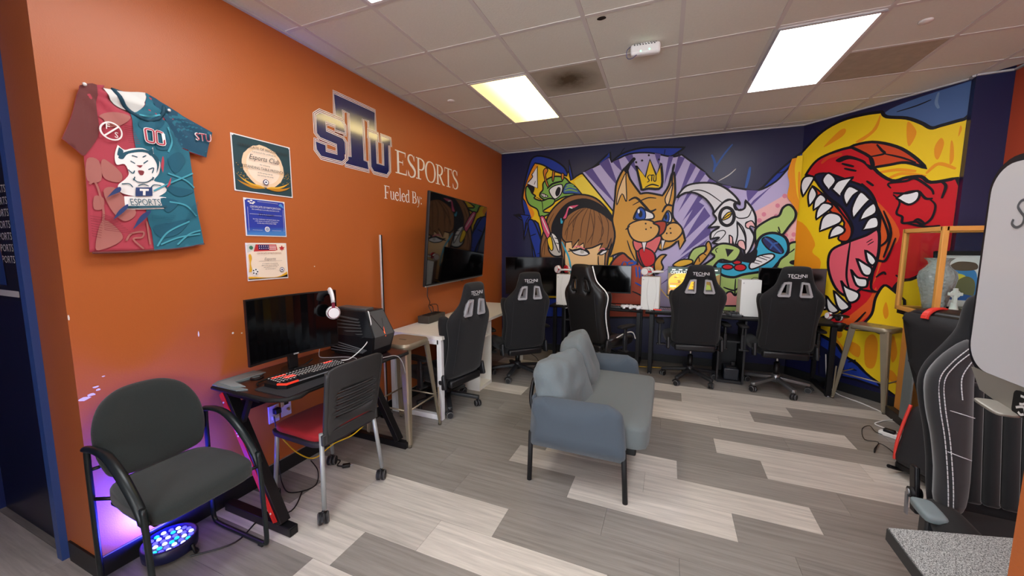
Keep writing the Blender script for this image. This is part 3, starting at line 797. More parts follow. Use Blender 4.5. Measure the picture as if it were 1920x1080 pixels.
mural_game_controller|B|l|B2|9|3343,1613 3411,1553 3520,1433
mural_game_controller|B|l|B2|9|3403,1478 3437,1538 3481,1552
mural_game_controller|B|f|W|8|3208,1294 3279,1390 3419,1425 3450,1385 3362,1304 3235,1241
mural_game_controller|B|l|K|4|3248,1356 3335,1326
mural_game_controller|B|l|K|4|3286,1387 3385,1350
mural_game_controller|B|l|K|4|3230,1325 3310,1303
mural_game_controller|B|l|K|4|3317,1402 3416,1373
mural_game_controller|B|f|R|7|3039,1264 3023,1241 2983,1231 2941,1240 2923,1262 2939,1284 2979,1294 3021,1285
mural_game_controller|B|f|R|7|3175,1260 3159,1231 3116,1218 3071,1229 3051,1258 3068,1286 3111,1299 3156,1288
mural_game_controller|B|f|R|7|3122,1321 3110,1303 3078,1295 3045,1302 3030,1320 3043,1337 3075,1345 3108,1338
mural_game_controller|B|f|K|0|3116,1462 3160,1393 3274,1478 3256,1325 3150,1324! 3095,1354
mural_game_controller|B|f|G|11|2695,1263! 2832,1383 2786,1443 2866,1532 2976,1540 3104,1478 3080,1370 3015,1326 2903,1349 2824,1257!
mural_game_controller|B|f|K|0|2944,1485! 3037,1470! 2973,1381!
mural_game_controller|B|l|K|5|2868,1493 2841,1470 2857,1431
mural_game_controller|B|f|G|11|3480,1261! 3512,1359 3582,1433 3586,1537 3673,1558 3750,1492 3758,1346 3720,1228! 3571,1225!
mural_game_controller|B|l|K|6|3589,1433 3624,1463 3641,1485
mural_game_controller|B|f|K|0|3713,1328 3698,1307 3660,1298 3620,1306 3602,1327 3617,1348 3656,1357 3695,1349
mural_flame|B|f|O|0|3518,2336 3550,2489! 3998,2574! 4133,774! 3813,755! 3789,1111 3760,1346 3806,1463 3718,1609 3687,1798 3596,1974 3534,2077 3543,2220
mural_flame|B|f|Y|0|3581,2388 3597,2513! 3998,2574! 4133,774! 3874,758! 3833,1172 3834,1405 3828,1579 3750,1666 3748,1882 3640,2043 3606,2188
mural_flame|B|l|O|12|3626,2342 3637,2186 3652,2043
mural_flame|B|f|O|0|3781,1828 3778,1818 3770,1814 3761,1818 3757,1829 3760,1839 3768,1843 3777,1838
mural_flame|B|f|W|10|3894,1248! 4004,1139 4041,1000! 3954,1039! 3904,1108!
mural_flame|A|f|SB|0|705,2734 856,2804 1255,2836! 1292,2483! 1176,2478 1077,2445 943,2543
mural_flame|A|l|B4|9|1060,2813 1052,2736 1072,2679
mural_flame|A|l|K|5|793,2739 926,2748 1019,2768
mural_flame|A|f|Y|12|-183,2192! -113,2377 -67,2478 28,2591 188,2732 363,2793 548,2794 683,2774! 724,2717 868,2661 972,2588 1039,2527 1099,2530 1199,2540 1240,2547 1282,2604! 1289,1979! 1258,1864 1308,790 1128,365! 595,705! -62,577!
mural_flame|A|f|O|0|223,2583 349,2699 403,2691 376,2631 236,2567
mural_flame|A|f|O|0|498,2551 620,2623 675,2754 658,2624 549,2538
mural_flame|A|f|O|0|879,2626 925,2570 947,2500 906,2404 880,2518
mural_flame|A|f|O|0|1076,2363 1108,2426 1131,2370 1108,2253 1083,2279
mural_flame|A|f|O|0|1179,2198 1170,2380 1187,2356 1200,2233
mural_flame|A|f|O|0|1210,2409 1214,2496 1226,2463
mural_flame|A|l|O|12|674,2208 837,2212 975,2175
mural_flame|A|l|O|12|755,2125 875,2172 1043,2120
mural_flame|A|l|O|12|1041,2142 1112,2211 1219,2150
mural_flame|A|f|O|0|-157,1847! 65,1775 208,1553 192,1445 285,1339 246,1066 291,797! -63,592!
mural_red_dragon|A|f|R|12|56,2300! 129,2411 232,2471 450,2503 596,2445 670,2255 809,2121 912,2130 1011,2122 1079,2062 1233,2072! 1260,2004! 1258,1702 1251,1456 1055,1233 941,1179 868,984 780,679! 411,493! 118,395! 206,615 415,737 580,882 575,945 458,1600 521,1623 489,1749 286,2073 134,2257
mural_red_dragon|A|f|OR|0|675,1963 796,1845 913,1611 815,1404 774,1213 744,1114! 781,1356 752,1710
mural_red_dragon|A|f|OR|0|528,731! 717,964 782,1118 764,873 617,696
mural_red_dragon|A|f|OR2|11|665,2267! 625,2375 449,2515! 629,2513 819,2425 947,2309 1040,2188! 901,2265 779,2268
mural_red_dragon|A|l|K|9|625,2375 734,2379 712,2417 670,2480
mural_red_dragon|A|l|K|7|734,2379 863,2317 968,2251
mural_red_dragon|A|f|K|0|339,2405 435,2431 574,2356 607,2314! 669,2267 641,2249 566,2334 459,2387 375,2373
mural_red_dragon|A|l|OR2|16|203,2396 279,2451 390,2451
mural_red_dragon|A|f|N3|9|148,2263 270,2280 477,2170 627,2075 712,1923 747,1733 741,1616 528,1536 546,1697 434,1904 288,2047
mural_red_dragon|A|f|OR2|8|130,2173 265,2050 414,1880 532,1697 515,1569 426,1588 468,1751 349,1861 195,2032
mural_red_dragon|A|f|W|9|229,2210 281,2283 356,2195 296,2102!
mural_red_dragon|A|f|W|9|329,2105! 379,2186 510,2201! 468,2147 403,2025!
mural_red_dragon|A|f|W|9|435,2028 481,2116 576,2058! 520,2017 472,1917!
mural_red_dragon|A|f|W|9|520,1895 579,2046 665,1964! 620,1909 539,1783!
mural_red_dragon|A|f|W|9|592,1762! 624,1861 697,1925 718,1829
mural_red_dragon|A|f|W|9|626,1668! 667,1774 733,1786 744,1694
mural_red_dragon|A|f|W|9|15,2191 52,2279 143,2264 110,2176 48,2064!
mural_red_dragon|A|f|W|9|101,2071 136,2159 186,2086 172,2022 120,1948!
mural_red_dragon|A|f|W|9|166,1903! 173,2009 228,2068 283,1996
mural_red_dragon|A|f|W|9|201,1799! 205,1899 259,1973 348,1925
mural_red_dragon|A|f|W|9|247,1672! 261,1803 326,1863 423,1829 429,1753
mural_red_dragon|A|f|W|9|342,1595! 359,1680 415,1729 477,1687 455,1638
mural_red_dragon|A|f|P2|11|355,1341 380,1473 506,1549 664,1619 750,1668 773,1498 763,1356 734,1234 676,1107 570,1008 469,1048 391,1185
mural_red_dragon|A|l|K|9|536,1561 530,1373 534,1196 578,1047
mural_red_dragon|A|l|K|4|670,1546 715,1581
mural_red_dragon|A|l|K|4|682,1522 727,1558
mural_red_dragon|A|f|W|9|666,1474! 728,1426 762,1368 736,1326 694,1365
mural_red_dragon|A|f|W|9|602,1392! 677,1340 735,1295 725,1229 665,1242
mural_red_dragon|A|f|W|9|565,1279! 627,1202 703,1188 705,1115 624,1122
mural_red_dragon|A|f|W|9|489,1159! 542,1094 651,1043 636,966 564,956
mural_red_dragon|A|f|W|9|431,1050! 508,975 584,895 519,847 470,905
mural_red_dragon|A|f|W|9|367,989! 428,912 492,843 437,807 387,853
mural_red_dragon|A|f|W|9|305,990! 332,953 382,852 340,846
mural_red_dragon|A|f|W|8|862,1952! 924,1995 1009,1994 1009,1923 950,1886
mural_red_dragon|A|l|K|9|815,2048 794,2096 915,2099 980,2110 1084,2009 1107,1954
mural_red_dragon|A|l|K|9|833,2005 924,1988 1009,2003
mural_red_dragon|A|l|K|9|835,1989 888,1915 874,1816 917,1779 926,1722 1013,1728 1063,1703 1113,1753 1127,1857 1092,1913
mural_red_dragon|A|l|K|9|1139,2063 1176,2016 1160,1916
mural_red_dragon|A|l|K|9|1014,1998 1059,1928 1106,1922
mural_red_dragon|A|l|K|9|778,1847 850,1636 815,1404
mural_red_dragon|A|l|K|9|716,1923 834,1613 770,1498
mural_red_dragon|A|l|K|9|675,1963 752,1826 762,1592
mural_red_dragon|A|l|K|9|996,1729 1027,1749 1070,1714
mural_red_dragon|A|l|K|9|583,2129 670,2022
mural_red_dragon|A|l|K|9|621,2147 683,2090
mural_red_dragon|A|l|K|9|424,2302 532,2257
mural_red_dragon|A|l|K|9|398,2356 507,2305
mural_red_dragon|A|l|K|9|947,1721 1081,1681 1172,1686
mural_red_dragon|A|l|K|9|774,1213 826,1264 846,1242
mural_red_dragon|A|l|K|9|918,1246 958,1180 868,984
mural_red_dragon|A|l|K|9|668,1082 786,1070
mural_red_dragon|A|l|K|9|418,697 596,692 725,866
mural_red_dragon|A|l|K|9|298,716 433,793
mural_red_dragon|A|l|K|10|889,1589 835,1382 763,1356 744,1114 805,1072
mural_lower_flame|A|f|Y|10|332,661! 440,670 524,676 598,658 690,719 771,848 789,1014 842,1140 905,1107! 1000,1021! 1109,75! 923,161! 805,231 695,336 603,375 543,436 452,515 340,558!
mural_lower_flame|A|f|O|0|854,902 870,985 895,909 897,849 876,825
mural_lower_flame|A|f|O|0|490,636 516,663 549,593 516,552
mural_lower_flame|A|f|O|0|625,544 707,510 707,403 644,419 603,485
mural_lower_flame|A|f|O|0|744,572 794,657 840,595 847,411 822,320 762,345
mural_lower_flame|A|f|O|0|931,616 957,672 992,512 962,424
mural_lower_flame|A|f|O|0|457,573 507,539 599,429 583,403
mural_lower_flame|A|f|O|0|911,306 969,345 1037,247 978,237
mural_lower_flame|A|f|B|10|340,553! 453,504 507,483 569,399 696,325 733,293 813,233 872,201! 892,150! 709,167! 584,158! 375,113!
mural_lower_flame|A|f|N3|0|349,445! 442,399 541,347 592,294 584,158! 375,113!
mural_lower_flame|A|l|K|10|453,504 512,484 564,409
mural_lower_flame|A|l|K|7|621,325 684,365
mural_lower_flame|A|l|K|6|639,264 701,262
'''
JERSEY = '''
jersey|J|f|outline|0|-975,2167! -948,2179 -900,2194! -899,2169 -880,2131 -840,2110 -810,2111 -783,2132 -766,2170 -753,2218! -692,2186 -592,2146 -487,2108! -526,1970! -566,1975 -613,1985 -635,1991! -602,1976 -603,1910 -594,1731 -575,1510! -691,1487 -788,1479 -1009,1474! -998,1629 -990,1778 -987,1879! -992,1880! -1045,1935! -1013,2024 -986,2124
jersey|J|f|back_neck|0|-905,2182! -833,2194 -754,2218! -763,2171 -787,2125 -816,2111 -875,2126
jersey|J|f|teal|0|-821,2109! -790,2124 -764,2162 -752,2219! -678,2183 -592,2146 -487,2108! -526,1970! -558,1977 -635,1991! -601,1981 -594,1731 -575,1510! -788,1479! -790,1577 -801,1643 -814,1950 -819,2074
jersey|J|f|teal_sleeve|0|-752,2219! -678,2183 -592,2146 -487,2108! -526,1970! -574,1983 -634,1998! -678,2091 -727,2175
jersey|J|f|red_sleeve|0|-975,2167! -928,2185 -934,2084 -936,1974 -984,1883! -992,1880! -1045,1935! -1013,2024 -986,2124
jersey|J|f|pink|0|-928,2060 -883,2089 -824,2088 -858,2040 -907,2018 -916,2046
jersey|J|f|pink|0|-980,1868 -942,1868 -944,1785 -988,1778
jersey|J|f|pink|0|-924,1879 -876,1827 -886,1786 -932,1795 -938,1846
jersey|J|f|pink|0|-972,1714 -944,1709 -951,1663 -979,1660
jersey|J|f|pink|0|-959,1609 -926,1595 -900,1549 -915,1517 -963,1489 -991,1493
jersey|J|f|pink|0|-942,1740 -906,1760 -874,1717 -842,1656 -883,1613 -921,1650
jersey|J|l|pink|9|-890,1525 -869,1558 -824,1567 -832,1542 -865,1533 -830,1488
jersey|J|l|pink|9|-984,1764 -962,1767 -950,1648 -969,1555
jersey|J|l|pink|9|-806,1618 -802,1509
jersey|J|f|teal_dark|0|-794,2074 -752,2110 -698,2110 -715,2064 -784,2045
jersey|J|f|teal_dark|0|-699,1926 -652,1970 -625,1932 -675,1862
jersey|J|f|teal_dark|0|-782,1594 -724,1614 -633,1637 -685,1563 -758,1544
jersey|J|f|teal_dark|0|-724,1794 -666,1794 -597,1785 -670,1749
jersey|J|f|teal_dark|0|-745,2039 -703,2050 -687,1979 -737,1967
jersey|J|f|teal_dark|0|-743,1732 -672,1723 -720,1666
jersey|J|l|teal_light|6|-791,2106 -752,2110 -710,2131
jersey|J|l|teal_light|6|-696,1960 -677,2015 -686,2080
jersey|J|l|teal_light|6|-761,1509 -686,1545 -591,1566
jersey|J|l|teal_light|6|-704,1857 -633,1834 -596,1803
jersey|J|l|teal_light|6|-709,1719 -643,1708 -600,1658
jersey|J|l|teal_light|6|-776,1501 -728,1570 -634,1628
jersey|J|l|teal_light|6|-696,1509 -639,1564 -589,1584
jersey|J|l|teal_light|6|-768,1763 -709,1805 -598,1875
jersey|J|l|maroon|3|-852,2041 -819,2043
jersey|J|l|maroon|3|-956,1639 -923,1625
jersey|J|l|maroon|3|-995,1629 -955,1623
jersey|J|l|teal_dark|3|-688,2063 -660,2045
jersey|J|l|teal_dark|3|-788,1644 -692,1651
jersey|J|l|teal_dark|3|-657,1627 -600,1658
jersey|J|l|maroon|3|-851,2032 -817,2034
jersey|J|l|maroon|3|-957,1631 -917,1617
jersey|J|l|maroon|3|-996,1618 -957,1612
jersey|J|l|teal_dark|3|-687,2055 -656,2037
jersey|J|l|teal_dark|3|-788,1636 -699,1642
jersey|J|l|teal_dark|3|-653,1636 -599,1667
jersey|J|l|maroon|3|-850,2023 -815,2025
jersey|J|l|maroon|3|-958,1623 -911,1608
jersey|J|l|maroon|3|-997,1608 -960,1601
jersey|J|l|teal_dark|3|-686,2047 -653,2030
jersey|J|l|teal_dark|3|-789,1627 -706,1632
jersey|J|l|teal_dark|3|-649,1645 -598,1676
jersey|J|l|maroon|3|-849,2014 -813,2016
jersey|J|l|maroon|3|-958,1614 -904,1600
jersey|J|l|maroon|3|-998,1597 -963,1590
jersey|J|l|teal_dark|3|-685,2038 -649,2022
jersey|J|l|teal_dark|3|-790,1619 -712,1623
jersey|J|l|teal_dark|3|-645,1654 -597,1685
jersey|J|l|maroon|3|-848,2005 -812,2007
jersey|J|l|maroon|3|-959,1606 -898,1592
jersey|J|l|maroon|3|-999,1587 -965,1579
jersey|J|l|teal_dark|3|-685,2030 -645,2014
jersey|J|l|teal_dark|3|-790,1610 -719,1614
jersey|J|l|teal_dark|3|-642,1664 -597,1694
jersey|J|l|maroon|3|-847,1996 -810,1998
jersey|J|l|maroon|3|-960,1597 -891,1583
jersey|J|l|maroon|3|-1000,1576 -968,1568
jersey|J|l|teal_dark|3|-684,2022 -641,2007
jersey|J|l|teal_dark|3|-791,1602 -725,1605
jersey|J|l|teal_dark|3|-638,1673 -596,1704
jersey|J|l|maroon|3|-846,1987 -808,1989
jersey|J|l|maroon|3|-960,1589 -885,1575
jersey|J|l|maroon|3|-1001,1566 -970,1558
jersey|J|l|teal_dark|3|-683,2014 -637,1999
jersey|J|l|teal_dark|3|-792,1593 -731,1596
jersey|J|l|teal_dark|3|-634,1682 -595,1713
jersey|J|l|maroon|3|-845,1978 -806,1980
jersey|J|l|maroon|3|-961,1580 -878,1566
jersey|J|l|maroon|3|-1002,1555 -973,1547
jersey|J|l|teal_dark|3|-682,2005 -633,1991
jersey|J|l|teal_dark|3|-792,1585 -738,1587
jersey|J|l|teal_dark|3|-630,1691 -594,1722
jersey|J|l|maroon|3|-844,1969 -805,1971
jersey|J|l|maroon|3|-962,1572 -871,1557
jersey|J|l|maroon|3|-1003,1545 -976,1536
jersey|J|l|teal_dark|3|-682,1997 -630,1983
jersey|J|l|teal_dark|3|-793,1577 -744,1578
jersey|J|l|teal_dark|3|-626,1701 -594,1731
jersey|J|f|navy|0|-893,1762 -912,1752 -945,1705! -932,1718 -896,1742
jersey|J|f|navy|0|-877,1689 -909,1659 -931,1617! -911,1635 -881,1669
jersey|J|f|navy|0|-797,1668 -837,1640 -872,1575! -840,1608 -804,1647
jersey|J|f|red|0|-726,1932 -737,1884 -733,1852! -723,1904
jersey|J|f|red|0|-703,1836 -724,1785 -709,1800!
jersey|J|f|white|0|-892,1886 -887,1918 -876,1951! -855,1934 -830,1946 -791,1956 -766,1949 -752,1970! -749,1936 -729,1903 -739,1851 -762,1812 -722,1803 -717,1769 -749,1740! -720,1739! -723,1683! -879,1665! -876,1725! -839,1729! -884,1740 -893,1770 -866,1803 -852,1831 -861,1869 -887,1862
jersey|J|f|teal_deep|0|-873,1942! -859,1928 -870,1906 -882,1907
jersey|J|f|teal_deep|0|-754,1963! -752,1939 -764,1928 -773,1943
jersey|J|f|teal_deep|0|-880,1896 -856,1924 -792,1951 -746,1936 -732,1902 -750,1849 -743,1891 -761,1929 -793,1938 -844,1919 -865,1891
jersey|J|f|maroon|0|-822,1872! -798,1877! -809,1863
jersey|J|f|maroon|0|-818,1849 -797,1850 -802,1832 -814,1831
jersey|J|l|teal_deep|5|-841,1888 -826,1879
jersey|J|l|teal_deep|5|-794,1886 -776,1903
jersey|J|l|teal_deep|5|-833,1914 -814,1910
jersey|J|l|teal_deep|5|-781,1925 -795,1914
jersey|J|l|teal_deep|5|-854,1847 -839,1833 -832,1846
jersey|J|l|teal_deep|5|-780,1860 -759,1872 -767,1846
jersey|J|l|teal_deep|5|-841,1809 -824,1796 -791,1801 -762,1826
jersey|J|l|teal_deep|5|-839,1801 -834,1818
jersey|J|l|teal_deep|5|-767,1813 -767,1829
jersey|J|l|teal_deep|5|-881,1779 -856,1783 -845,1769
jersey|J|l|teal_deep|5|-738,1792 -765,1792 -780,1774
jersey|J|l|teal_deep|5|-825,1780 -805,1789 -786,1783
jersey|J|f|navy|0|-835,1770! -773,1779! -775,1739! -839,1729!
jersey|J|f|white|0|-821,1766! -787,1770! -788,1760! -800,1759! -802,1738! -812,1737! -810,1757! -822,1756!
jersey|J|f|teal_deep|0|-874,1682! -723,1699! -723,1690! -875,1671!
'''
LOGO = '''
logo|L|f|poly|0|365,2625! 788,2632! 778,2446! 660,2450! 664,2516! 632,2518! 614,2208! 688,2187! 685,2119! 444,2124! 449,2202! 495,2204! 515,2530! 483,2532! 478,2461! 358,2453!
logo|L|f|poly|0|188,2421! 236,2453! 449,2449! 466,2421! 462,2355! 379,2354! 380,2383! 276,2387! 273,2339! 432,2325! 458,2295! 451,2177! 401,2130! 226,2136! 179,2167! 185,2248! 266,2241! 264,2199! 359,2193! 363,2246! 210,2258! 179,2287!
logo|L|f|poly|0|691,2423! 970,2451! 967,2386! 936,2379! 925,2174! 872,2119! 741,2125! 697,2149! 710,2365! 688,2367!
logo|L|f|poly|0|796,2362! 861,2365! 852,2211! 788,2211!
'''
# ------------------------------------------------------------------ mural painted on the two walls
PC = {'K': (18, 16, 26), 'N': (30, 33, 84), 'N2': (44, 50, 100), 'N3': (26, 30, 62), 'B': (34, 60, 160), 'B2': (58, 96, 170), 'B3': (40, 84, 180), 'B4': (110, 135, 170), 'Y': (244, 205, 30), 'LY': (250, 225, 80), 'Y2': (240, 190, 60), 'O': (238, 152, 28), 'O2': (222, 130, 44), 'LV': (192, 182, 224), 'PU': (100, 86, 152), 'P': (243, 190, 190), 'PD': (228, 140, 160), 'T': (216, 160, 66), 'TL': (240, 204, 150), 'TL2': (228, 176, 96), 'W': (238, 238, 240), 'W2': (226, 228, 232), 'G': (178, 206, 120), 'GD': (134, 186, 84), 'BR': (152, 104, 60), 'BD': (92, 60, 34), 'SK': (244, 206, 150), 'SK2': (228, 184, 124), 'R': (205, 28, 40), 'PM': (226, 110, 112), 'P2': (228, 96, 112), 'OR': (222, 92, 38), 'OR2': (206, 70, 32), 'CY': (60, 178, 214), 'PK': (226, 92, 134), 'PK2': (232, 130, 140), 'PK3': (236, 150, 150), 'RU': (178, 74, 48), 'RU2': (176, 66, 40), 'GY': (196, 194, 190), 'SB': (74, 102, 150)}  # steel-blue patch above the slanted flames: mostly gloss reflection painted in, some real paint
def pmat(k): return mat('mural_paint_' + {'K': 'black'}.get(k, k.lower()), PC[k], .5, spec=.3, bump=(140, .1))
WF = {}
for key, a, b, w in (('B', BW0, BW1, wall_back), ('A', BW1, AW1, wall_slant)):
    d = (b - a).normalized(); n = -outward(a, b)
    WF[key] = (a, d, n, (b - a).length, w)
def wall_map(key):
    a, d, n, L, w = WF[key]
    return lambda s, z, off: (a.x + d.x * s + n.x * off, a.y + d.y * s + n.y * off, z)
flats = {}; offs = {'B': .0004, 'A': .0004}
for row in MURAL.strip().split('\n'):
    name, key, kind, col, w, pts = row.split('|')
    if (name, key) not in flats: flats[(name, key)] = Flat(wall_map(key), (.002, WF[key][3] - .001, .1, H - .014), step=.00012)
    f = flats[(name, key)]; f.off = offs[key]
    w = float(w) / 1000 * 2.3
    if kind == 'f':
        p = [(x / 1000, y / 1000) for x, y in cr(pts, True, 4)]
        f.fill(p, pmat(col))
        if w: f.stroke(p, w, pmat('K'), True)
    else:
        p = [(x / 1000, y / 1000) for x, y in cr(pts, False, 6)]; n = len(p)
        f.stroke(p, [w * (.35 + .65 * math.sin(PI * min(1, (i + .3) / n)) ** .6) for i in range(n)], pmat(col))
    offs[key] = f.off
MURAL_LABEL = {'mural_red_dragon': 'red horned dragon with open toothed mouth', 'mural_girl_with_headset': 'brown-haired girl wearing a headset', 'mural_crowned_lynx': 'tan cat under a yellow crown', 'mural_goblin': 'green goblin holding a blade', 'mural_horned_beast': 'white horned beast', 'mural_game_controller': 'green hands on a blue game controller', 'mural_flame': 'yellow flames', 'mural_lower_flame': 'yellow and blue flames near the floor', 'mural_torn_wall': 'torn blue wall with purple rays'}
for (name, key), f in flats.items():
    o = f.build(name, WF[key][4]); o['label'] = 'painted ' + MURAL_LABEL[name]

# ------------------------------------------------------------------ lettering on the left wall
def lw(a, b, off): return (off, a, b)
LWHT, LMAR, LNVY = mat('vinyl_white', (238, 236, 232), .3), mat('vinyl_maroon', (120, 40, 44), .2, coat=.6), mat('vinyl_navy', (24, 32, 92), .16, spec=.8, coat=1)
SP = [(180, 2175), (225, 2130), (415, 2130), (462, 2172), (462, 2295), (432, 2328), (285, 2340), (285, 2385), (362, 2385), (362, 2350), (460, 2350), (460, 2415), (425, 2452), (232, 2455), (188, 2420), (188, 2290), (225, 2258), (365, 2246), (365, 2195), (275, 2195), (275, 2240), (180, 2245)]
TP = [(362, 2628), (787, 2628), (787, 2450), (702, 2450), (702, 2520), (650, 2520), (650, 2198), (690, 2198), (690, 2121), (444, 2121), (444, 2198), (495, 2198), (495, 2520), (447, 2520), (447, 2450), (362, 2450)]
UP = [(695, 2452), (812, 2452), (812, 2385), (795, 2385), (795, 2205), (862, 2205), (862, 2385), (845, 2385), (845, 2452), (970, 2452), (970, 2385), (948, 2385), (948, 2165), (905, 2118), (745, 2118), (705, 2160), (705, 2385), (695, 2385)]
lg = thing('wall_logo', 'navy block-letter STU wall decal with white and maroon outlines', 'decal', (0, 0, 0))
for nm, P in (('letter_s', SP), ('letter_u', UP), ('letter_t', TP)):
    P = [(a / 1000, b / 1000) for a, b in P]
    fl = Flat(lw, step=.0003, off=.0008 if nm != 'letter_t' else .0016)
    if nm == 'letter_t': fl.off = .0002
    fl.fill(P, LNVY); 
    cl = resample(P, .03)
    fl.off += .0001
    # outline bands: white outside, maroon inside, white hairline between
    c = (sum(p[0] for p in P) / len(P), sum(p[1] for p in P) / len(P))
    fl.stroke(P, .028, LWHT, True); fl.stroke(P, .018, LMAR, True); fl.stroke(P, .006, LWHT, True)
    fl.build(nm, lg)
# serif letters drawn as strokes: letter -> (advance, [(points, widths)])
TK, TN = .125, .045
def serif(x, y, w=.3): return ([(x - w / 2, y), (x + w / 2, y)], [.04, .04])
GL = {
 'E': (.70, [([(.16, .02), (.16, .98)], TK), serif(.16, .98, .32), serif(.16, .02, .32), ([(.1, .975), (.6, .975)], .05), ([(.6, 1), (.6, .78)], [.055, .015]), ([(.16, .52), (.44, .52)], .045), ([(.44, .63), (.44, .41)], [.03, .03]), ([(.1, .025), (.64, .025)], .05), ([(.64, 0), (.66, .26)], [.06, .015])]),
 'S': (.58, [('.46,.78 .40,.95 .26,1.0 .12,.93 .09,.76 .20,.60 .38,.46 .50,.30 .46,.10 .30,.0 .16,.03 .07,.22', [.04, .05, .05, .08, .11, .13, .14, .13, .10, .05, .05, .04]), ([(.47, 1), (.47, .74)], [.03, .02]), ([(.06, 0), (.06, .27)], [.03, .02])]),
 'P': (.62, [([(.16, .02), (.16, .98)], TK), serif(.16, .98, .3), serif(.16, .02, .34), ('.16,.975 .36,.97 .52,.88 .55,.72 .50,.56 .36,.46 .18,.46', [.045, .05, .10, .13, .10, .05, .045])]),
 'O': (.80, [('.40,1.0 .22,.94 .10,.75 .06,.5 .10,.25 .22,.06 .40,.0 .58,.06 .70,.25 .74,.5 .70,.75 .58,.94 .40,1.0', [.04, .07, .11, .135, .11, .07, .04, .07, .11, .135, .11, .07, .04])]),
 'R': (.70, [([(.16, .02), (.16, .98)], TK), serif(.16, .98, .3), serif(.16, .02, .34), ('.16,.975 .36,.97 .50,.88 .53,.75 .48,.60 .34,.50 .18,.50', [.045, .05, .10, .13, .10, .05, .045]), ([(.30, .50), (.58, .06), (.72, .02)], [.12, .11, .04])]),
 'T': (.68, [([(.34, .02), (.34, .98)], TK), serif(.34, .02, .34), ([(.03, .975), (.65, .975)], .05), ([(.04, 1), (.03, .76)], [.05, .015]), ([(.64, 1), (.65, .76)], [.05, .015])]),
 'F': (.62, [([(.16, .02), (.16, .98)], TK), serif(.16, .98, .3), serif(.16, .02, .34), ([(.1, .975), (.58, .975)], .05), ([(.57, 1), (.58, .78)], [.05, .015]), ([(.16, .5), (.42, .5)], .045), ([(.42, .61), (.42, .39)], .03)]),
 'B': (.66, [([(.16, .02), (.16, .98)], TK), ([(.02, .98), (.2, .98)], .04), ([(.02, .02), (.2, .02)], .04), ('.16,.975 .36,.97 .49,.88 .49,.66 .36,.54 .18,.52', [.045, .05, .11, .11, .05, .045]), ('.18,.52 .40,.51 .56,.38 .55,.15 .40,.03 .16,.025', [.045, .05, .12, .12, .05, .045])]),
 'u': (.56, [([(.13, .64), (.13, .2)], .10), ('.13,.2 .16,.07 .27,.02 .40,.12', [.10, .08, .05, .03]), ([(.43, .64), (.43, .02)], .10), ([(.03, .63), (.17, .63)], .03), ([(.33, .63), (.47, .63)], .03), ([(.43, .02), (.54, .03)], .04)]),
 'e': (.50, [('.10,.40 .42,.42 .38,.58 .26,.66 .13,.56 .07,.34 .12,.12 .26,.0 .38,.05 .45,.16', [.035, .05, .08, .05, .08, .11, .10, .07, .05, .03])]),
 'l': (.28, [([(.14, .02), (.14, 1.02)], .10), ([(.02, 1.0), (.16, 1.02)], [.03, .05]), serif(.14, .015, .24)]),
 'd': (.56, [([(.42, .02), (.42, 1.02)], .10), ([(.30, 1.0), (.44, 1.02)], [.03, .05]), ([(.42, .02), (.53, .03)], .04), ('.40,.56 .26,.66 .11,.56 .06,.33 .11,.10 .24,.0 .40,.12', [.03, .05, .09, .11, .10, .06, .04])]),
 'y': (.52, [([(.10, .64), (.29, .04)], .10), ([(.44, .64), (.26, -.06), (.16, -.24), (.06, -.26)], [.04, .045, .05, .08]), ([(.01, .635), (.2, .635)], .03), ([(.36, .635), (.5, .635)], .03)]),
 ':': (.24, [([(.1, .02), (.1, .13)], .11), ([(.1, .5), (.1, .61)], .11)]), ' ': (.26, [])}
def serif_word(name, word, y0, z0, y1, z1, parent):
    tot = sum(GL[c][0] for c in word); sc = (y1 - y0) / tot; hs = z1
    fl = Flat(lw, off=.0006, step=.00002); x = 0
    for c in word:
        for pts, w in GL[c][1]:
            if isinstance(pts, str):
                n = 5; p = cr(pts, False, n)
                w = [w[min(i // n, len(w) - 1)] + ((w[min(i // n + 1, len(w) - 1)] - w[min(i // n, len(w) - 1)]) * (i % n) / n) for i in range(len(p))]
            else:
                p = pts; w = w if isinstance(w, list) else [w] * len(p)
            fl.stroke([(y0 + (x + a) * sc, z0 + b * hs) for a, b in p], [q * (sc + hs) / 2 for q in w], LWHT)
        x += GL[c][0]
    return fl.build(name, parent)
wt = thing('wall_lettering', 'white serif ESPORTS lettering on the orange wall beside the logo', 'decal', (0, 0, 0))
serif_word('word', 'ESPORTS', 1.022, 2.168, 2.125, .205, wt)
wt = thing('wall_lettering', 'white serif Fueled By: lettering on the orange wall above the television', 'decal', (0, 0, 0))
serif_word('word', 'Fueled By:', .862, 1.922, 1.412, .112, wt)

# ------------------------------------------------------------------ certificates
def cert(name, label, y, z, w, h, paint, frame_col, tilt=0):
    t = thing(name, label, 'certificate', (.003, y, z)); t.rotation_euler = (tilt, 0, 0)
    MB().box((0, 0, 0), (.003, w, h)).build('sheet', mat(*frame_col), t)
    fl = Flat(lambda a, b, off: (.0016 + off, a, b), (-w / 2, w / 2, -h / 2, h / 2)); paint(fl, w, h); fl.build('print', t)
    for sy in (-1, 1): MB().cyl((.001, sy * (w / 2 - .008), h / 2 - .008), (.006, sy * (w / 2 - .008), h / 2 - .008), .005, 8).build('push_pin', WHITE, t)
GOLD, DT, CREAM = mat('print_gold', (226, 172, 50), .35), mat('print_dark_teal', (36, 66, 72), .4), mat('print_cream', (240, 208, 170), .45)
INK = mat('print_ink', (50, 44, 44), .5); PB = mat('print_royal_blue', (44, 62, 160), .4); PB2 = mat('print_light_blue', (86, 150, 205), .4)
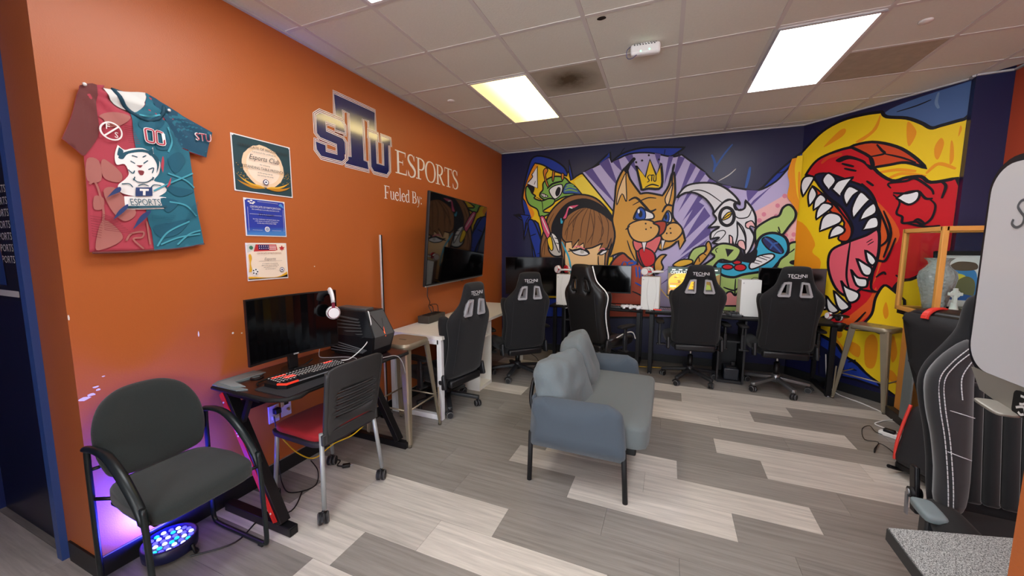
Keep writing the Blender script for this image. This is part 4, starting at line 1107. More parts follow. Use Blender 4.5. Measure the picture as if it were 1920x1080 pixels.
def lines(fl, m, ys, w, hgt=.004):
    for y, k in ys: fl.fill([(-w * k / 2, y - hgt / 2), (w * k / 2, y - hgt / 2), (w * k / 2, y + hgt / 2), (-w * k / 2, y + hgt / 2)], m)
def c1(fl, w, h):
    fl.fill(rrect(w - .012, h - .012, .004, 1), DT)
    fl.fill([(x * random.uniform(.97, 1.03), y * random.uniform(.97, 1.03)) for x, y in ell(0, .005, .128, .125, 40)], CREAM)
    fl.fill(ell(0, .005, .105, .105, 30), mat('print_pale_cream', (248, 226, 200), .45))
    for s in (-1, 1):
        fl.fill([(s * a, b) for a, b in cr('0,-.125! .06,-.122 .12,-.10 .172,-.055! .14,-.08 .08,-.105 .03,-.112')], GOLD)
        fl.fill([(s * a, b) for a, b in cr('0,-.125! .07,-.135 .13,-.118 .165,-.095! .12,-.11 .06,-.118')], mat('print_gold_dark', (190, 130, 30), .35))
        for k in range(26): 
            x, y = s * random.uniform(.09, .165), random.uniform(-.09, .0); fl.fill(ell(x, y, .0022, .0022, 5), GOLD)
    fl.text('CERTIFICATE OF RECOGNITION', .021, 0, .098, INK); fl.text('Esports Club', .042, 0, .035, INK, shear=.3, sx=.85)
    fl.text('OUTSTANDING TABLE PRESENTATION', .021, 0, -.018, INK, sx=.9); fl.text('is presented this certificate to', .012, 0, .078, INK); fl.text('for achieving', .012, 0, .008, INK)
    fl.text('at the spring club fair', .011, 0, -.040, INK); fl.text('and serving with pride', .011, 0, -.056, INK)
    fl.fill(ell(0, -.088, .017, .017, 16), LNVY); fl.fill(ell(0, -.088, .013, .013, 16), LWHT); fl.fill([(-.008, -.092), (.008, -.092), (0, -.080)], LNVY)
cert('certificate', 'largest certificate, dark teal with gold laurel and glowing centre', -.199, 1.981, .362, .322, c1, ('certificate_paper', (232, 232, 228), .45))
def c2(fl, w, h):
    fl.fill(rrect(w - .012, h - .012, .003, 1), PB)
    for k in range(8): fl.fill([(-w / 2 + .006, -h / 2 + .006), (w / 2 - .006, -h / 2 + .006), (w / 2 - .006, -h / 2 + .05 - k * .004 + .012), (-w / 2 + .006, -h / 2 + .05 - k * .005)], mat('print_blue_%d' % k, (44 + k * 4, 70 + k * 9, 164 + k * 5), .4))
    for x, y in ((-.10, .092), (-.085, .098), (-.07, .09), (-.09, .083), (-.078, .082)): fl.fill(cr('%f,%f %f,%f %f,%f %f,%f' % (x - .008, y, x, y + .005, x + .008, y, x, y - .004)), LWHT)
    fl.fill(cr('.085,.085 .10,.098 .115,.08! .118,.068! .10,.078'), PB2)
    for s in ([(-.05, .097), (.08, .095)], [(-.11, -.08), (-.11, .06)], [(.112, -.08), (.112, .06)], [(-.1, .02), (.1, .02)]): fl.stroke(s, .0014, LWHT)
    fl.text('CERTIFICATE OF PARTICIPATION', .0165, 0, .058, LWHT, sx=.78); fl.text('this certificate is proudly awarded to the', .0105, 0, .045, LWHT); fl.text('STU team', .024, 0, .012, mat('print_night', (16, 18, 60), .4), shear=.2)
    for k in range(3): fl.text(('for their dedication and spirit shown over', 'a full season of matches and practice', 'on this day in November 2022')[k], .0098, 0, -.012 - k * .012, LWHT)
    fl.fill(ell(0, -.068, .016, .016, 14), LWHT); fl.fill(ell(0, -.068, .012, .012, 14), mat('print_silver', (160, 170, 190), .4))
    for s in (-1, 1): fl.stroke([(s * .09, -.075), (s * .03, -.075)], .001, LWHT)
cert('certificate', 'blue certificate of participation, middle of the three', -.207, 1.675, .256, .224, c2, ('certificate_paper', (232, 232, 228), .45))
def c3(fl, w, h):
    PR, GR = mat('print_flag_red', (190, 50, 52), .45), mat('print_flag_green', (60, 120, 90), .45)
    fl.fill(rrect(w - .012, h - .012, .003, 1), mat('print_paper_warm', (244, 226, 204), .5))
    fl.fill([(-.122, .105), (-.07, .105), (-.075, .07), (-.122, .055)], mat('print_pale_green', (210, 212, 200), .5)); fl.fill(ell(-.098, .085, .012, .012, 10), GR)
    fl.fill([(-.07, .105), (.06, .105), (.066, .07), (.05, .066), (-.085, .062)], PR)
    for k in range(3): fl.stroke([(-.05, .095 - k * .01), (.058, .095 - k * .01)], .004, LWHT)
    fl.fill([(-.055, .103), (.012, .103), (.012, .072), (-.055, .072)], LNVY)
    for k in range(10): fl.fill(ell(-.048 + (k % 5) * .013, .095 - (k // 5) * .013, .003, .003, 6), LWHT)
    fl.fill(cr('.095,.10! .102,.088! .114,.09! .106,.078 .11,.07! .098,.074! .095,.062! .092,.074! .08,.07! .084,.078 .076,.09! .088,.088!'), PR)
    fl.fill(cr('-.122,-.105! .122,-.105! .122,-.07! .06,-.098 -.02,-.10 -.122,-.088'), GOLD); fl.fill(cr('-.122,-.105! .122,-.105! .122,-.088! .05,-.103 -.122,-.1'), mat('print_black', (20, 18, 18), .4))
    fl.fill(cr('-.118,.04 -.105,.045 -.10,.02 -.108,-.01 -.1,-.06! -.122,-.06! -.115,-.01'), GOLD)
    fl.fill(ell(-.085, -.06, .021, .021, 18), LWHT)
    for k in range(5): fl.fill(ell(-.085 + .013 * math.cos(k * 1.26), -.06 + .013 * math.sin(k * 1.26), .005, .005, 6), INK)
    fl.text('CERTIFICATE OF PARTICIPATION', .014, .01, .046, mat('print_brown', (150, 100, 70), .5), sx=.75); fl.text('Esports', .024, .01, .008, mat('print_grey', (150, 140, 135), .5), shear=.3)
    fl.stroke([(-.06, .002), (.09, .002)], .001, INK)
    for k in range(4): fl.text(('in recognition of outstanding', 'effort in the autumn campus cup', 'with thanks from the club', 'and all of its players'), .0085, .01, -.016 - k * .011, INK) if False else fl.text(('in recognition of outstanding', 'effort in the autumn campus cup', 'with thanks from the club', 'and all of its players')[k], .0085, .01, -.016 - k * .011, INK)
    fl.fill(ell(.085, -.055, .015, .015, 14), LNVY); fl.fill(ell(.085, -.055, .012, .012, 14), LWHT); fl.fill([(.078, -.06), (.092, -.06), (.085, -.048)], LNVY)
cert('certificate', 'cream certificate with flags and a football, lowest of the three', -.214, 1.408, .258, .228, c3, ('certificate_paper', (232, 232, 228), .45))

# ------------------------------------------------------------------ jersey pinned to the wall
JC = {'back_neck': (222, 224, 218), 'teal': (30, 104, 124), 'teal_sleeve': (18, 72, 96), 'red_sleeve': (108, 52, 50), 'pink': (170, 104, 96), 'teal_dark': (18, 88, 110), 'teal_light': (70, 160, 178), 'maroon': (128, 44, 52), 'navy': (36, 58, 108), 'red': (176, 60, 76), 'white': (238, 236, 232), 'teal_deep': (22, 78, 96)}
JF = {k: mat('jersey_' + k, c, .75, sheen=.2) for k, c in JC.items()}
JRED = mat('jersey_red', (128, 68, 62), .75, sheen=.2, bump=(300, .15))
from mathutils import noise as _nz
def jd(y, z):
    # folds: pulled from the two shoulder pins, sag towards the hem
    p1, p2 = (-.965, 2.165), (-.70, 2.155); d = 0
    for px, pz in (p1, p2):
        r = math.hypot(y - px, z - pz); a = math.atan2(y - px, pz - z)
        d += .008 * math.sin(a * 11 + px * 9) * math.exp(-r / .22) * min(1, r / .05)
    d += .010 * _nz.noise(Vector((y * 5, z * 3.2, 3))) + .004 * _nz.noise(Vector((y * 16, z * 9, 1)))
    return .024 + d + .012 * max(0, (1.9 - z) / .45) + .004 * math.sin(y * 34) * max(0, (1.75 - z) / .3)
jr = thing('jersey', 'short-sleeved red and teal sports jersey pinned to the orange wall', 'jersey', (0, 0, 0))
jrows = [r.split('|') for r in JERSEY.strip().split('\n')]
def draped(name, poly, m, off, parent, cell=.03):
    poly = resample(poly, .02) if len(poly) < 400 else poly
    # drop points that coincide
    q = [poly[0]]
    for p in poly[1:]:
        if math.hypot(p[0] - q[-1][0], p[1] - q[-1][1]) > .0008: q.append(p)
    if math.hypot(q[0][0] - q[-1][0], q[0][1] - q[-1][1]) < .0008: q.pop()
    V, T, D = tri2d(q, (), cell)
    return V, T
class Drape:
    def __init__(s): s.V = []; s.F = []; s.I = []; s.m = []; s.off = .0008
    def add(s, poly, m, cell=.016):
        try: V, T = draped('', poly, m, 0, None, cell)
        except Exception: return
        b = len(s.V); s.V += [(jd(y, z) + s.off, y, z) for y, z in V]
        if m not in s.m: s.m.append(m)
        s.F += [tuple(b + i for i in t) for t in T]; s.I += [s.m.index(m)] * len(T); s.off += .0003
    def quads(s, qs, m):
        b = len(s.V)
        if m not in s.m: s.m.append(m)
        for q in qs:
            b = len(s.V); s.V += [(jd(y, z) + s.off, y, z) for y, z in q]; s.F.append(tuple(range(b, b + len(q)))); s.I.append(s.m.index(m))
        s.off += .0003
    def build(s, name, parent):
        me = bpy.data.meshes.new(name); me.from_pydata(s.V, [], s.F); me.update()
        for m in s.m: me.materials.append(m)
        me.polygons.foreach_set('material_index', s.I)
        for p in me.polygons: p.use_smooth = True
        return link(name, me, parent)
mm = lambda pts, c=True, n=4: [(x / 1000, y / 1000) for x, y in cr(pts, c, n)]
body = mm(jrows[0][5])
V, T, D = tri2d(resample(body, .015), (), .015)
vs = []; fs = []; n = len(V)
for (y, z), d in zip(V, D): vs.append((jd(y, z), y, z))
for (y, z), d in zip(V, D): vs.append((max(.002, jd(y, z) - .016 * min(1, d / .03) - .002), y, z))
cnt = {}
for t in T:
    fs.append(t); fs.append(tuple(n + i for i in reversed(t)))
    for a, b in ((t[0], t[1]), (t[1], t[2]), (t[2], t[0])): cnt[(a, b)] = 1
for a, b in cnt:
    if (b, a) not in cnt: fs.append((b, a, n + a, n + b))
me = bpy.data.meshes.new('shirt_body'); me.from_pydata(vs, [], fs); me.update()
for p in me.polygons: p.use_smooth = True
me.materials.append(JRED); link('shirt_body', me, jr)
panels = Drape(); prn = Drape(); emb = Drape()
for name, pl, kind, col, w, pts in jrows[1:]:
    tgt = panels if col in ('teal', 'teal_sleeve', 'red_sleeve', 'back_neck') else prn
    if kind == 'f':
        if col == 'white' : tgt = emb
        if emb.V and not (col == 'pink'): tgt = emb
        tgt.add(mm(pts), JF[col])
    else:
        p = mm(pts, False, 6); tgt = emb if emb.V else prn
        tgt.quads(ribbon(p, float(w) / 1000 * .62 if col in ('maroon', 'teal_dark') else .004 if emb.V else .007), JF[col])
for i, v in enumerate(panels.V): panels.V[i] = (v[0] + .003, v[1], v[2])
panels.build('colour_panel', jr)
for i, v in enumerate(prn.V): prn.V[i] = (v[0] + .0036, v[1], v[2])
for i, v in enumerate(emb.V): emb.V[i] = (v[0] + .006, v[1], v[2])
def jt(dr, body, size, y, z, m, rot=0, sx=1):
    for t in text_tris(body):
        c, s_ = math.cos(rot), math.sin(rot); q = []
        for a, b in t: a *= size * sx; b *= size; q.append((y + a * c - b * s_, z + a * s_ + b * c))
        dr.quads([q], m)
        dr.off -= .0003
    dr.off += .0003
prn.build('fabric_print', jr)
k0 = emb.off + .0065; emb.off = k0
jt(emb, 'ESPORTS', .043, -.803, 1.692, JF['teal_deep'], .10, .68)
for (cy, cz) in ((-.896, 2.003),):
    emb.quads(ribbon(ell(cy, cz, .036, .036, 24), .006, True), JF['white']); emb.quads(ribbon([(cy - .026, cz - .026), (cy + .026, cz + .026)], .006), JF['white'])
    jt(emb, 'F', .034, cy - .014, cz + .004, JF['white']); jt(emb, 'S', .034, cy + .015, cz - .024, JF['white'])
for k in (-1, 1):
    cy = -.744 + k * .020; emb.quads(ribbon(rrect(.03, .06, .008, 2, cy, 2.018), .012, True), JF['white']); emb.quads(ribbon(rrect(.03, .06, .008, 2, cy, 2.018), .007, True), JF['red'])
jt(emb, 'STU', .056, -.536, 2.05, JF['white'], .1, .8); emb.off += .001; jt(emb, 'STU', .050, -.536, 2.052, JF['red'], .1, .8)
emb.build('printed_emblem', jr)
mb = MB()
collar = mm(' '.join('%d,%d' % (a, b) for a, b in ((-871, 2191), (-862, 2170), (-838, 2128), (-795, 2098), (-755, 2092), (-722, 2108), (-698, 2140), (-690, 2178))), False)
mb.tube([(jd(y, z) + .004, y, z) for y, z in collar], .0085, 8).tube([(.012, y, z) for y, z in mm('-871,2191 -790,2186 -690,2178', False)], .008, 8)
mb.build('collar', mat('collar_teal', (20, 66, 84), .7), jr)
hem = mm('-1000,1468 -900,1470 -790,1478 -680,1487 -572,1512', False)
MB().tube([(jd(y, z + .004), y, z + .004) for y, z in hem], .005, 6).build('hem', JF['red_sleeve'], jr)
for y, z in ((-.966, 2.172), (-.678, 2.160)): MB().use(WHITE).lathe([(.002, 0), (.003, .012), (.007, .014), (.007, .018), (0, .019)], 8).build('push_pin', WHITE, jr, (jd(y, z), y, z), (0, R(90), 0))

# ------------------------------------------------------------------ television on its bracket
tv = thing('television', 'large black wall-mounted television tilted on its bracket', 'television', (.25, 1.755, 1.563))
tv.rotation_euler = (0, 0, 0)
u = Vector((math.sin(-.107), math.cos(-.107), 0)); nrm = Vector((math.cos(-.107) * math.cos(.082), -math.sin(-.107) * math.cos(.082), -math.sin(.082))); vv = nrm.cross(u)
if vv.z < 0: vv = -vv
M3 = Matrix((u, vv, u.cross(vv))).transposed()
tv.rotation_euler = M3.to_euler()
w, h = 1.44, .865; sg = 1 if u.cross(vv).dot(nrm) > 0 else -1
MB().box((0, 0, sg * -.022), (w, h, .03), bev=.006).box((0, -.05, sg * -.05), (w * .7, h * .6, .04), bev=.01).build('housing', BLACK, tv)
MB().box((0, .008, sg * -.006), (w - .014, h - .032, .004)).build('screen', mat('tv_glass', (5, 5, 7), .04, spec=.7), tv)
MB().box((0, -h / 2 + .004, sg * -.008), (w, .012, .012), bev=.002).build('bottom_trim', mat('silver_trim', (170, 170, 172), .3, .8), tv)
MB().box((.1, -h / 2 - .006, sg * -.01), (.05, .012, .012), bev=.003).build('sensor', BLACK, tv)
br = MB().box((0, 0, sg * -.09), (.34, .30, .05), bev=.006)
br.build('bracket', METAL_BLACK, tv)
mb = MB().use(METAL_BLACK).bar((.03, 1.79, 1.66), (.18, 1.74, 1.58), .04, .03).bar((.03, 1.79, 1.48), (.18, 1.74, 1.54), .04, .03).box((.013, 1.79, 1.57), (.016, .30, .28))
o = mb.build('wall_arm', METAL_BLACK, tv); o.matrix_parent_inverse = (Matrix.Translation(tv.location) @ tv.rotation_euler.to_matrix().to_4x4()).inverted()

# ------------------------------------------------------------------ ceiling fittings
ap = thing('access_point', 'white wireless box hanging from the ceiling grid', 'device', (2.115, 1.02, H - .035), R(6))
MB().box((0, 0, 0), (.19, .055, .07), bev=.016).build('housing', WHITE, ap)
mb = MB()
for k in range(9): mb.box((-.07 + k * .017, -.012, .034), (.008, .012, .004))
for k in range(8): mb.box((-.07 + k * .018, -.0285, .022), (.009, .002, .005))
mb.build('vent', BLACK, ap)
mb = MB(); mb.cyl((-.03, -.0265, -.018), (-.03, -.029, -.018), .0035, 8).cyl((.025, -.0265, -.012), (.025, -.029, -.012), .0035, 8)
mb.build('status_light', mat('green_led', (60, 230, 120), .4, emit=(70, 255, 140), es=6), ap)
MB().tube(crv([(-.095, 0, .03), (-.12, .0, .005), (-.115, 0, -.04), (-.085, -.02, -.055), (-.055, -.02, -.035)]), .002, 6).build('cable', mat('blue_cable', (40, 60, 120), .5), ap)
MB().box((0, 0, .034), (.06, .03, .014)).build('clip', TBAR, ap)
for (x, y, lab) in ((.377, 1.378, 'small round white sprinkler cap nearest the left wall'), (3.69, 1.398, 'round white sprinkler cap past the bright light')):
    s = thing('sprinkler_cap', lab, 'sprinkler', (x, y, H + .004)); 
    MB().lathe([(.034, 0), (.034, -.006), (.028, -.010), (0, -.011)], 18).build('cover', WHITE, s)
ho = MB().prism(cr('-.028,.0 -.012,.016 .012,.014 .026,.004 .018,-.014 -.01,-.016'), .002, z0=-.001).build('ceiling_hole', mat('hole_dark', (36, 28, 24), .9), ceiling, (1.889, .625, H + .003)); ho['label'] = 'ragged dark hole in a ceiling tile'
# ================================================================== display cabinet
OAK = mat('honey_wood', (224, 160, 78), .4, noise=(6, .10, 5)); OAKD = mat('honey_wood_panel', (206, 136, 58), .42, noise=(5, .12, 5))
GLASS = mat('clear_glass', (240, 250, 248), .02, trans=1, ior=1.08, spec=.25)
X0, X1, Y0, Y1 = 4.17, 4.69, 1.985, 2.515
t = thing('display_cabinet', 'honey-coloured wooden cabinet with a glass display case on top', 'cabinet', (0, 0, 0))
MB().box(((X0 + X1) / 2 + .03, (Y0 + Y1) / 2, .505), (X1 - X0 - .07, Y1 - Y0 - .03, .85), bev=.004).build('body', OAKD, t)
MB().box(((X0 + X1) / 2 + .0, (Y0 + Y1) / 2 - .02, .04), (X1 - X0 - .02, Y1 - Y0 + .03, .08), bev=.004).build('plinth', mat('dark_plinth', (40, 34, 30), .5), t)
MB().box(((X0 + X1) / 2, (Y0 + Y1) / 2, .945), (X1 - X0 - .03, Y1 - Y0 - .02, .03)).build('shadow_gap', MATTE, t)
zb, zt = .965, 1.655; w = .034
def rail(p, q): MB().bar(p, q, w, w, bev=.003).build('frame_rail', OAK, t)
A, B, C, D = (X0 + w / 2, Y0 + w / 2), (X0 + w / 2, Y1 - w / 2), (X1 - w / 2, Y1 - w / 2), (X1 - w / 2, Y0 + w / 2)
for z in (zb + w / 2, zt - w / 2):
    for p, q in ((A, B), (B, C), (C, D), (D, A)): rail((*p, z), (*q, z))
for p in (A, B, C, D): rail((*p, zb), (*p, zt))
MB().box(((X0 + X1) / 2, (Y0 + Y1) / 2, zb + .008), (X1 - X0 - .02, Y1 - Y0 - .02, .016)).build('case_floor', mat('dark_case_floor', (30, 28, 30), .3), t)
for c, d in ((((X0 + .016), (Y0 + Y1) / 2, (zb + zt) / 2), (.004, Y1 - Y0 - .06, zt - zb - .06)), (((X0 + X1) / 2, Y0 + .016, (zb + zt) / 2), (X1 - X0 - .06, .004, zt - zb - .06)), (((X0 + X1) / 2, (Y0 + Y1) / 2, zt - .012), (X1 - X0 - .06, Y1 - Y0 - .06, .004))):
    MB().box(c, d).build('glass_pane', GLASS, t)
CRY = mat('cut_crystal', (244, 246, 246), .1, trans=.62, ior=1.45, bump=None)
nt = CRY.node_tree; bs = nt.nodes['Principled BSDF']; tc = nt.nodes.new('ShaderNodeTexCoord'); vo = nt.nodes.new('ShaderNodeTexVoronoi'); vo.inputs['Scale'].default_value = 46
bp = nt.nodes.new('ShaderNodeBump'); bp.inputs['Strength'].default_value = 1; bp.inputs['Distance'].default_value = .01
nt.links.new(tc.outputs['Object'], vo.inputs['Vector']); nt.links.new(vo.outputs[0], bp.inputs['Height']); nt.links.new(bp.outputs[0], bs.inputs['Normal'])
v = thing('crystal_vase', 'large cut-crystal vase in the glass display case', 'vase', (4.305, 2.27, zb + .0165))
pr = [(.058, 0), (.062, .01), (.072, .08), (.095, .20), (.108, .28), (.100, .325), (.068, .36), (.056, .385), (.062, .41), (.085, .435)]
MB().lathe(pr + [(r - .012, z) for r, z in pr[::-1][:-2]] + [(.045, .03)], 28).build('body', CRY, v)
for k in range(12):
    a = 2 * PI * k / 12; MB().tube([(r * 1.005 * math.cos(a + z * .0), r * 1.005 * math.sin(a), z) for r, z in pr[3:8]], .003, 5).build('cut_ridge', CRY, v)
CER = mat('white_ceramic', (236, 236, 230), .35)
v = thing('cross_figurine', 'small white ceramic cross on a stepped base in the display case', 'figurine', (4.345, 2.12, zb + .0165), R(8))
MB().lathe([(.047, 0), (.047, .016), (.036, .02), (.036, .034), (.028, .04), (.020, .075), (.018, .10)], 18).build('base', CER, v)
MB().box((0, 0, .15), (.024, .02, .12), bev=.004).box((0, 0, .165), (.085, .02, .024), bev=.004).build('cross', CER, v)
MB().tube([(.028 * math.cos(a), 0, .165 + .028 * math.sin(a)) for a in [R(20 * k) for k in range(18)]], .005, 6, closed=True).build('ring', CER, v)
v = thing('framed_picture', 'black-framed picture with a bright painting in the display case', 'picture', (4.50, 2.41, zb + .0165 + .245)); v.rotation_euler = (R(-8), 0, R(-4))
MB().prism(rrect(.30, .49, .004, 1), .02, [rrect(.235, .42, .002, 1)], Matrix.Rotation(R(90), 4, 'X')).build('frame', MATTE, v)
MB().box((0, -.006, 0), (.24, .006, .425)).build('mount', mat('picture_mount', (226, 226, 222), .6), v)
fl = Flat(lambda a, b, off: (a, -.0095 - off, b))
for c, p in (((60, 130, 190), '-.08,.06 -.02,.10 .06,.10 .10,.06 .10,-.12 .02,-.14 -.08,-.10'), ((222, 204, 60), '-.085,.02 -.04,.06 .03,.05 .06,-.02 .02,-.09 -.07,-.08'), ((110, 110, 70), '-.02,-.02 .04,.04 .09,.0 .08,-.12 .0,-.11'), ((96, 78, 60), '-.05,.13 .0,.16 .09,.15 .10,.10 .02,.085 -.05,.10'), ((40, 90, 160), '-.08,-.11 .0,-.10 .09,-.12 .1,-.15 -.06,-.15')): fl.fill(cr(p), mat('picture_%d' % c[0], c, .5))
fl.build('painting', v)
v = thing('stacked_slate', 'small flat stone slabs behind the white cross in the display case', 'stone', (4.46, 2.15, zb + .0165))
for k in range(3): MB().box((k * .004, 0, .012 + k * .021), (.17 - k * .02, .11, .019), rot=(0, 0, R(4 * k)), bev=.005, seg=1).build('slab', mat('slate_stone', (150, 144, 132), .8, noise=(20, .3)), v)
v = thing('dark_trinket', 'small dark twisted ornament beside the crystal vase', 'ornament', (4.36, 2.20, zb + .0165))
MB().tube(crv([(-.05, 0, .008), (-.02, .02, .03), (.01, -.01, .012), (.03, .015, .04), (.055, 0, .008)], 6), .008, 8).build('body', METAL_BLACK, v)
MB().cyl((0, 0, 0), (0, 0, .01), .02, 12).build('base', METAL_BLACK, v)
bd = MB().box((0, 0, .32), (.012, .40, .64), bev=.003).build('grey_board', mat('grey_board_wood', (120, 128, 128), .6, noise=(8, .15))); bd.location = (4.165, 2.045, .02); bd.rotation_euler = (R(0), R(0), R(-4)); bd.location = (4.16, 2.17, .085)
bd.scale = (1, .36, 1); tag(bd, 'grey board leaning on the side of the display cabinet', 'board')

# ------------------------------------------------------------------ display on a stand and speckled table at the right edge
SPK = mat('speckled_laminate', (96, 98, 98), .55)
nt = SPK.node_tree; bs = nt.nodes['Principled BSDF']; tc = nt.nodes.new('ShaderNodeTexCoord'); n1 = nt.nodes.new('ShaderNodeTexNoise'); n1.inputs['Scale'].default_value = 420; n1.inputs['Detail'].default_value = 2
rp = nt.nodes.new('ShaderNodeValToRGB'); rp.color_ramp.interpolation = 'LINEAR'; rp.color_ramp.elements[0].position = .36; rp.color_ramp.elements[1].position = .66
rp.color_ramp.elements[0].color = (*lin((30, 32, 34)), 1); rp.color_ramp.elements[1].color = (*lin((190, 192, 190)), 1)
nt.links.new(tc.outputs['Object'], n1.inputs['Vector']); nt.links.new(n1.outputs[0], rp.inputs[0]); nt.links.new(rp.outputs[0], bs.inputs['Base Color'])
t = thing('speckled_table', 'grey speckled table corner in the right foreground', 'table', (0, 0, 0))
MB().prism([(2.905, -.533), (3.62, -.335), (3.75, -.80), (2.9, -.90)], .004, z0=.736).build('laminate', SPK, t)
MB().prism([(2.903, -.531), (3.62, -.333), (3.75, -.80), (2.898, -.90)], .032, z0=.7035).build('edge_core', mat('dark_table_edge', (46, 45, 44), .6), t)
MB().cyl((3.32, -.64, .03), (3.32, -.64, .703), .035, 16).build('pedestal', METAL_BLACK, t); MB().lathe([(.25, 0), (.25, .012), (.06, .035), (.04, .05)], 24, (3.32, -.64, 0)).build('foot_plate', METAL_BLACK, t)
t = thing('kiosk_display', 'white rounded display back with dark rim standing at the right edge', 'display', (3.35, -.345, 0), R(0))
plk = Matrix.Translation((0, 0, 1.425)) @ Matrix(((0, 0, 1, 0), (1, 0, 0, 0), (0, 1, 0, 0), (0, 0, 0, 1)))
MB().prism(rrect(.80, .735, .11, 8), .036, None or (), plk, z0=-.018).build('rim', mat('dark_rim', (24, 26, 34), .35), t)
MB().prism(rrect(.752, .688, .09, 8), .012, (), plk, z0=-.026).build('back_shell', mat('gloss_white_shell', (222, 224, 228), .22, coat=.4), t)
fl = Flat(lambda a, b, off: (-.0265 - off, a, b), off=.0006)
SG = mat('shell_print_grey', (96, 100, 104), .45)
# a script capital S, mirrored to read from this side
fl.stroke([(.262 - x, 1.60 + z) for x, z in cr('.045,.028 .032,.044 .014,.042 .006,.026 .020,.008 .034,-.008 .030,-.030 .010,-.038 -.008,-.026 -.004,-.012', False, 6)], .0085, SG)
fl.build('script_letter', t)
SLV = mat('silver_chin', (156, 153, 144), .35, .25)
MB().prism([(-.36, 1.08), (.36, 1.08), (.31, 1.015), (.20, .995), (-.36, .995)], .05, (), Matrix(((0, 0, 1, 0), (1, 0, 0, 0), (0, 1, 0, 0), (0, 0, 0, 1))), z0=-.025).build('silver_chin', SLV, t)
MB().soft((-.05, .19, .995), (.06, .11, .012), .4, 6, rot=(R(6), 0, 0)).build('silver_tray', SLV, t)
MB().prism(rrect(.085, .075, .015, 3, .125, 1.03), .004, (), Matrix(((0, 0, 1, 0), (1, 0, 0, 0), (0, 1, 0, 0), (0, 0, 0, 1))), z0=-.0305).build('badge', MATTE, t)
fl = Flat(lambda a, b, off: (-.0315 - off, a + .04, b + .025)); 
for p in ('.10,1.03 .075,1.028 .085,1.01 .10,1.005', '.11,.99 .085,1.0 .075,.985 .06,.99', '.07,1.03 .06,1.015 .07,1.005', '.10,.98 .09,.975 .08,.98'): fl.stroke(cr(p, False, 5), .007, mat('badge_white', (230, 230, 230), .5))
fl.build('badge_mark', t)
MB().box((.0, -.26, .87), (.06, .10, .30), bev=.01).build('stand_post', METAL_BLACK, t); MB().box((.0, -.26, .7475), (.16, .22, .015), bev=.005).build('stand_foot', METAL_BLACK, t)

# ------------------------------------------------------------------ LED stage light under the armchair
t = thing('led_stage_light', 'round blue-glowing LED stage light on the floor under the armchair', 'light', (.135, -.885, 0), R(20))
MB().lathe([(.085, .02), (.105, .03), (.108, .085), (.098, .09), (.096, .075), (.0, .075)], 28).build('housing', mat('led_housing', (20, 24, 60), .4), t)
LB, LW, LC = [mat('led_lens_' + n, c, .3, emit=c, es=s) for n, c, s in (('blue', (50, 50, 255), 3.0), ('white', (200, 215, 255), 1.1), ('cyan', (30, 190, 215), .8))]
lens = {}
k = 0
for r, n in ((.026, 6), (.054, 12), (.080, 18)):
    for i in range(n):
        a = 2 * PI * i / n + r * 20; m = (LB, LW, LC, LB, LW)[(i + int(r * 100)) % 5]
        if m.name not in lens: o = MB().lathe([(.0105, 0), (.009, .005), (.0045, .008)], 10).build('led_lens', m, t); lens[m.name] = o.data
        else: o = link('led_lens', lens[m.name], t)
        o.location = (r * math.cos(a), r * math.sin(a), .0765)
MB().tube(crv([(-.11, 0, .06), (-.125, 0, .02), (-.09, .03, .009), (.09, .03, .009), (.125, 0, .02), (.11, 0, .06)], 5), .008, 8).build('yoke', METAL_BLACK, t)
ld = bpy.data.lights.new('led_beam', 'SPOT'); ld.energy = 150; ld.color = (.03, .035, 1); ld.spot_size = R(165); ld.spot_blend = 1; ld.shadow_soft_size = .09
lo = link('led_beam', ld, t, (0, 0, .10)); lo.rotation_euler = (Matrix.Rotation(R(-20), 3, 'Z') @ Vector((-.9, .1, 1)).to_track_quat('-Z', 'Y').to_matrix()).to_euler(); 
cbl = MB().tube(crv([(.24, -.86, .006), (.35, -.72, .006), (.30, -.55, .005), (.40, -.45, .005), (.30, -.30, .005)], 6), .004, 6).build('light_cable', BLACK); tag(cbl, 'black cable running from the stage light along the floor', 'cable')

# ------------------------------------------------------------------ cables on the floor
YC = mat('yellow_cable', (230, 190, 30), .45)
c = MB().tube(crv([(.20, .34, .715), (.30, .33, .52), (.38, .26, .32), (.34, .10, .20), (.26, -.02, .16), (.20, -.12, .10), (.16, -.20, .16), (.10, -.25, .26), (.06, -.28, .36)], 8), .0042, 6).build('yellow_cable', YC); tag(c, 'yellow network cable sagging under the gaming desk', 'cable')
c = MB().tube(crv([(.012, -.25, .41), (.05, -.26, .25), (.06, -.27, .10), (.12, -.30, .008), (.25, -.34, .006), (.33, -.24, .006), (.22, -.12, .008), (.08, -.06, .02)], 8), .0035, 6).build('black_cable', BLACK); tag(c, 'black cable dropping from the socket and curling on the floor', 'cable')
c = thing('loose_plug', 'loose black plug lying on the floor behind the stacking chair', 'plug', (.345, .0, .012), R(40))
MB().box((0, 0, 0), (.05, .028, .024), bev=.005).build('body', BLACK, c); MB().box((.034, .005, 0), (.02, .003, .006)).box((.034, -.005, 0), (.02, .003, .006)).build('prong', CHROME, c); MB().tube(crv([(-.025, 0, 0), (-.06, .03, -.006), (-.05, .09, -.007), (-.10, .12, -.007)], 6), .004, 6).build('cord', BLACK, c)
c = MB().tube(crv([(3.86, 2.95, .40), (3.90, 2.97, .12), (3.97, 2.92, .008), (4.10, 2.70, .006), (4.20, 2.42, .006), (4.08, 2.30, .006), (4.00, 2.20, .006), (4.10, 2.08, .006)], 8), .005, 6).build('white_cable', WHITE); tag(c, 'white cable running along the floor under the right bar stool', 'cable')
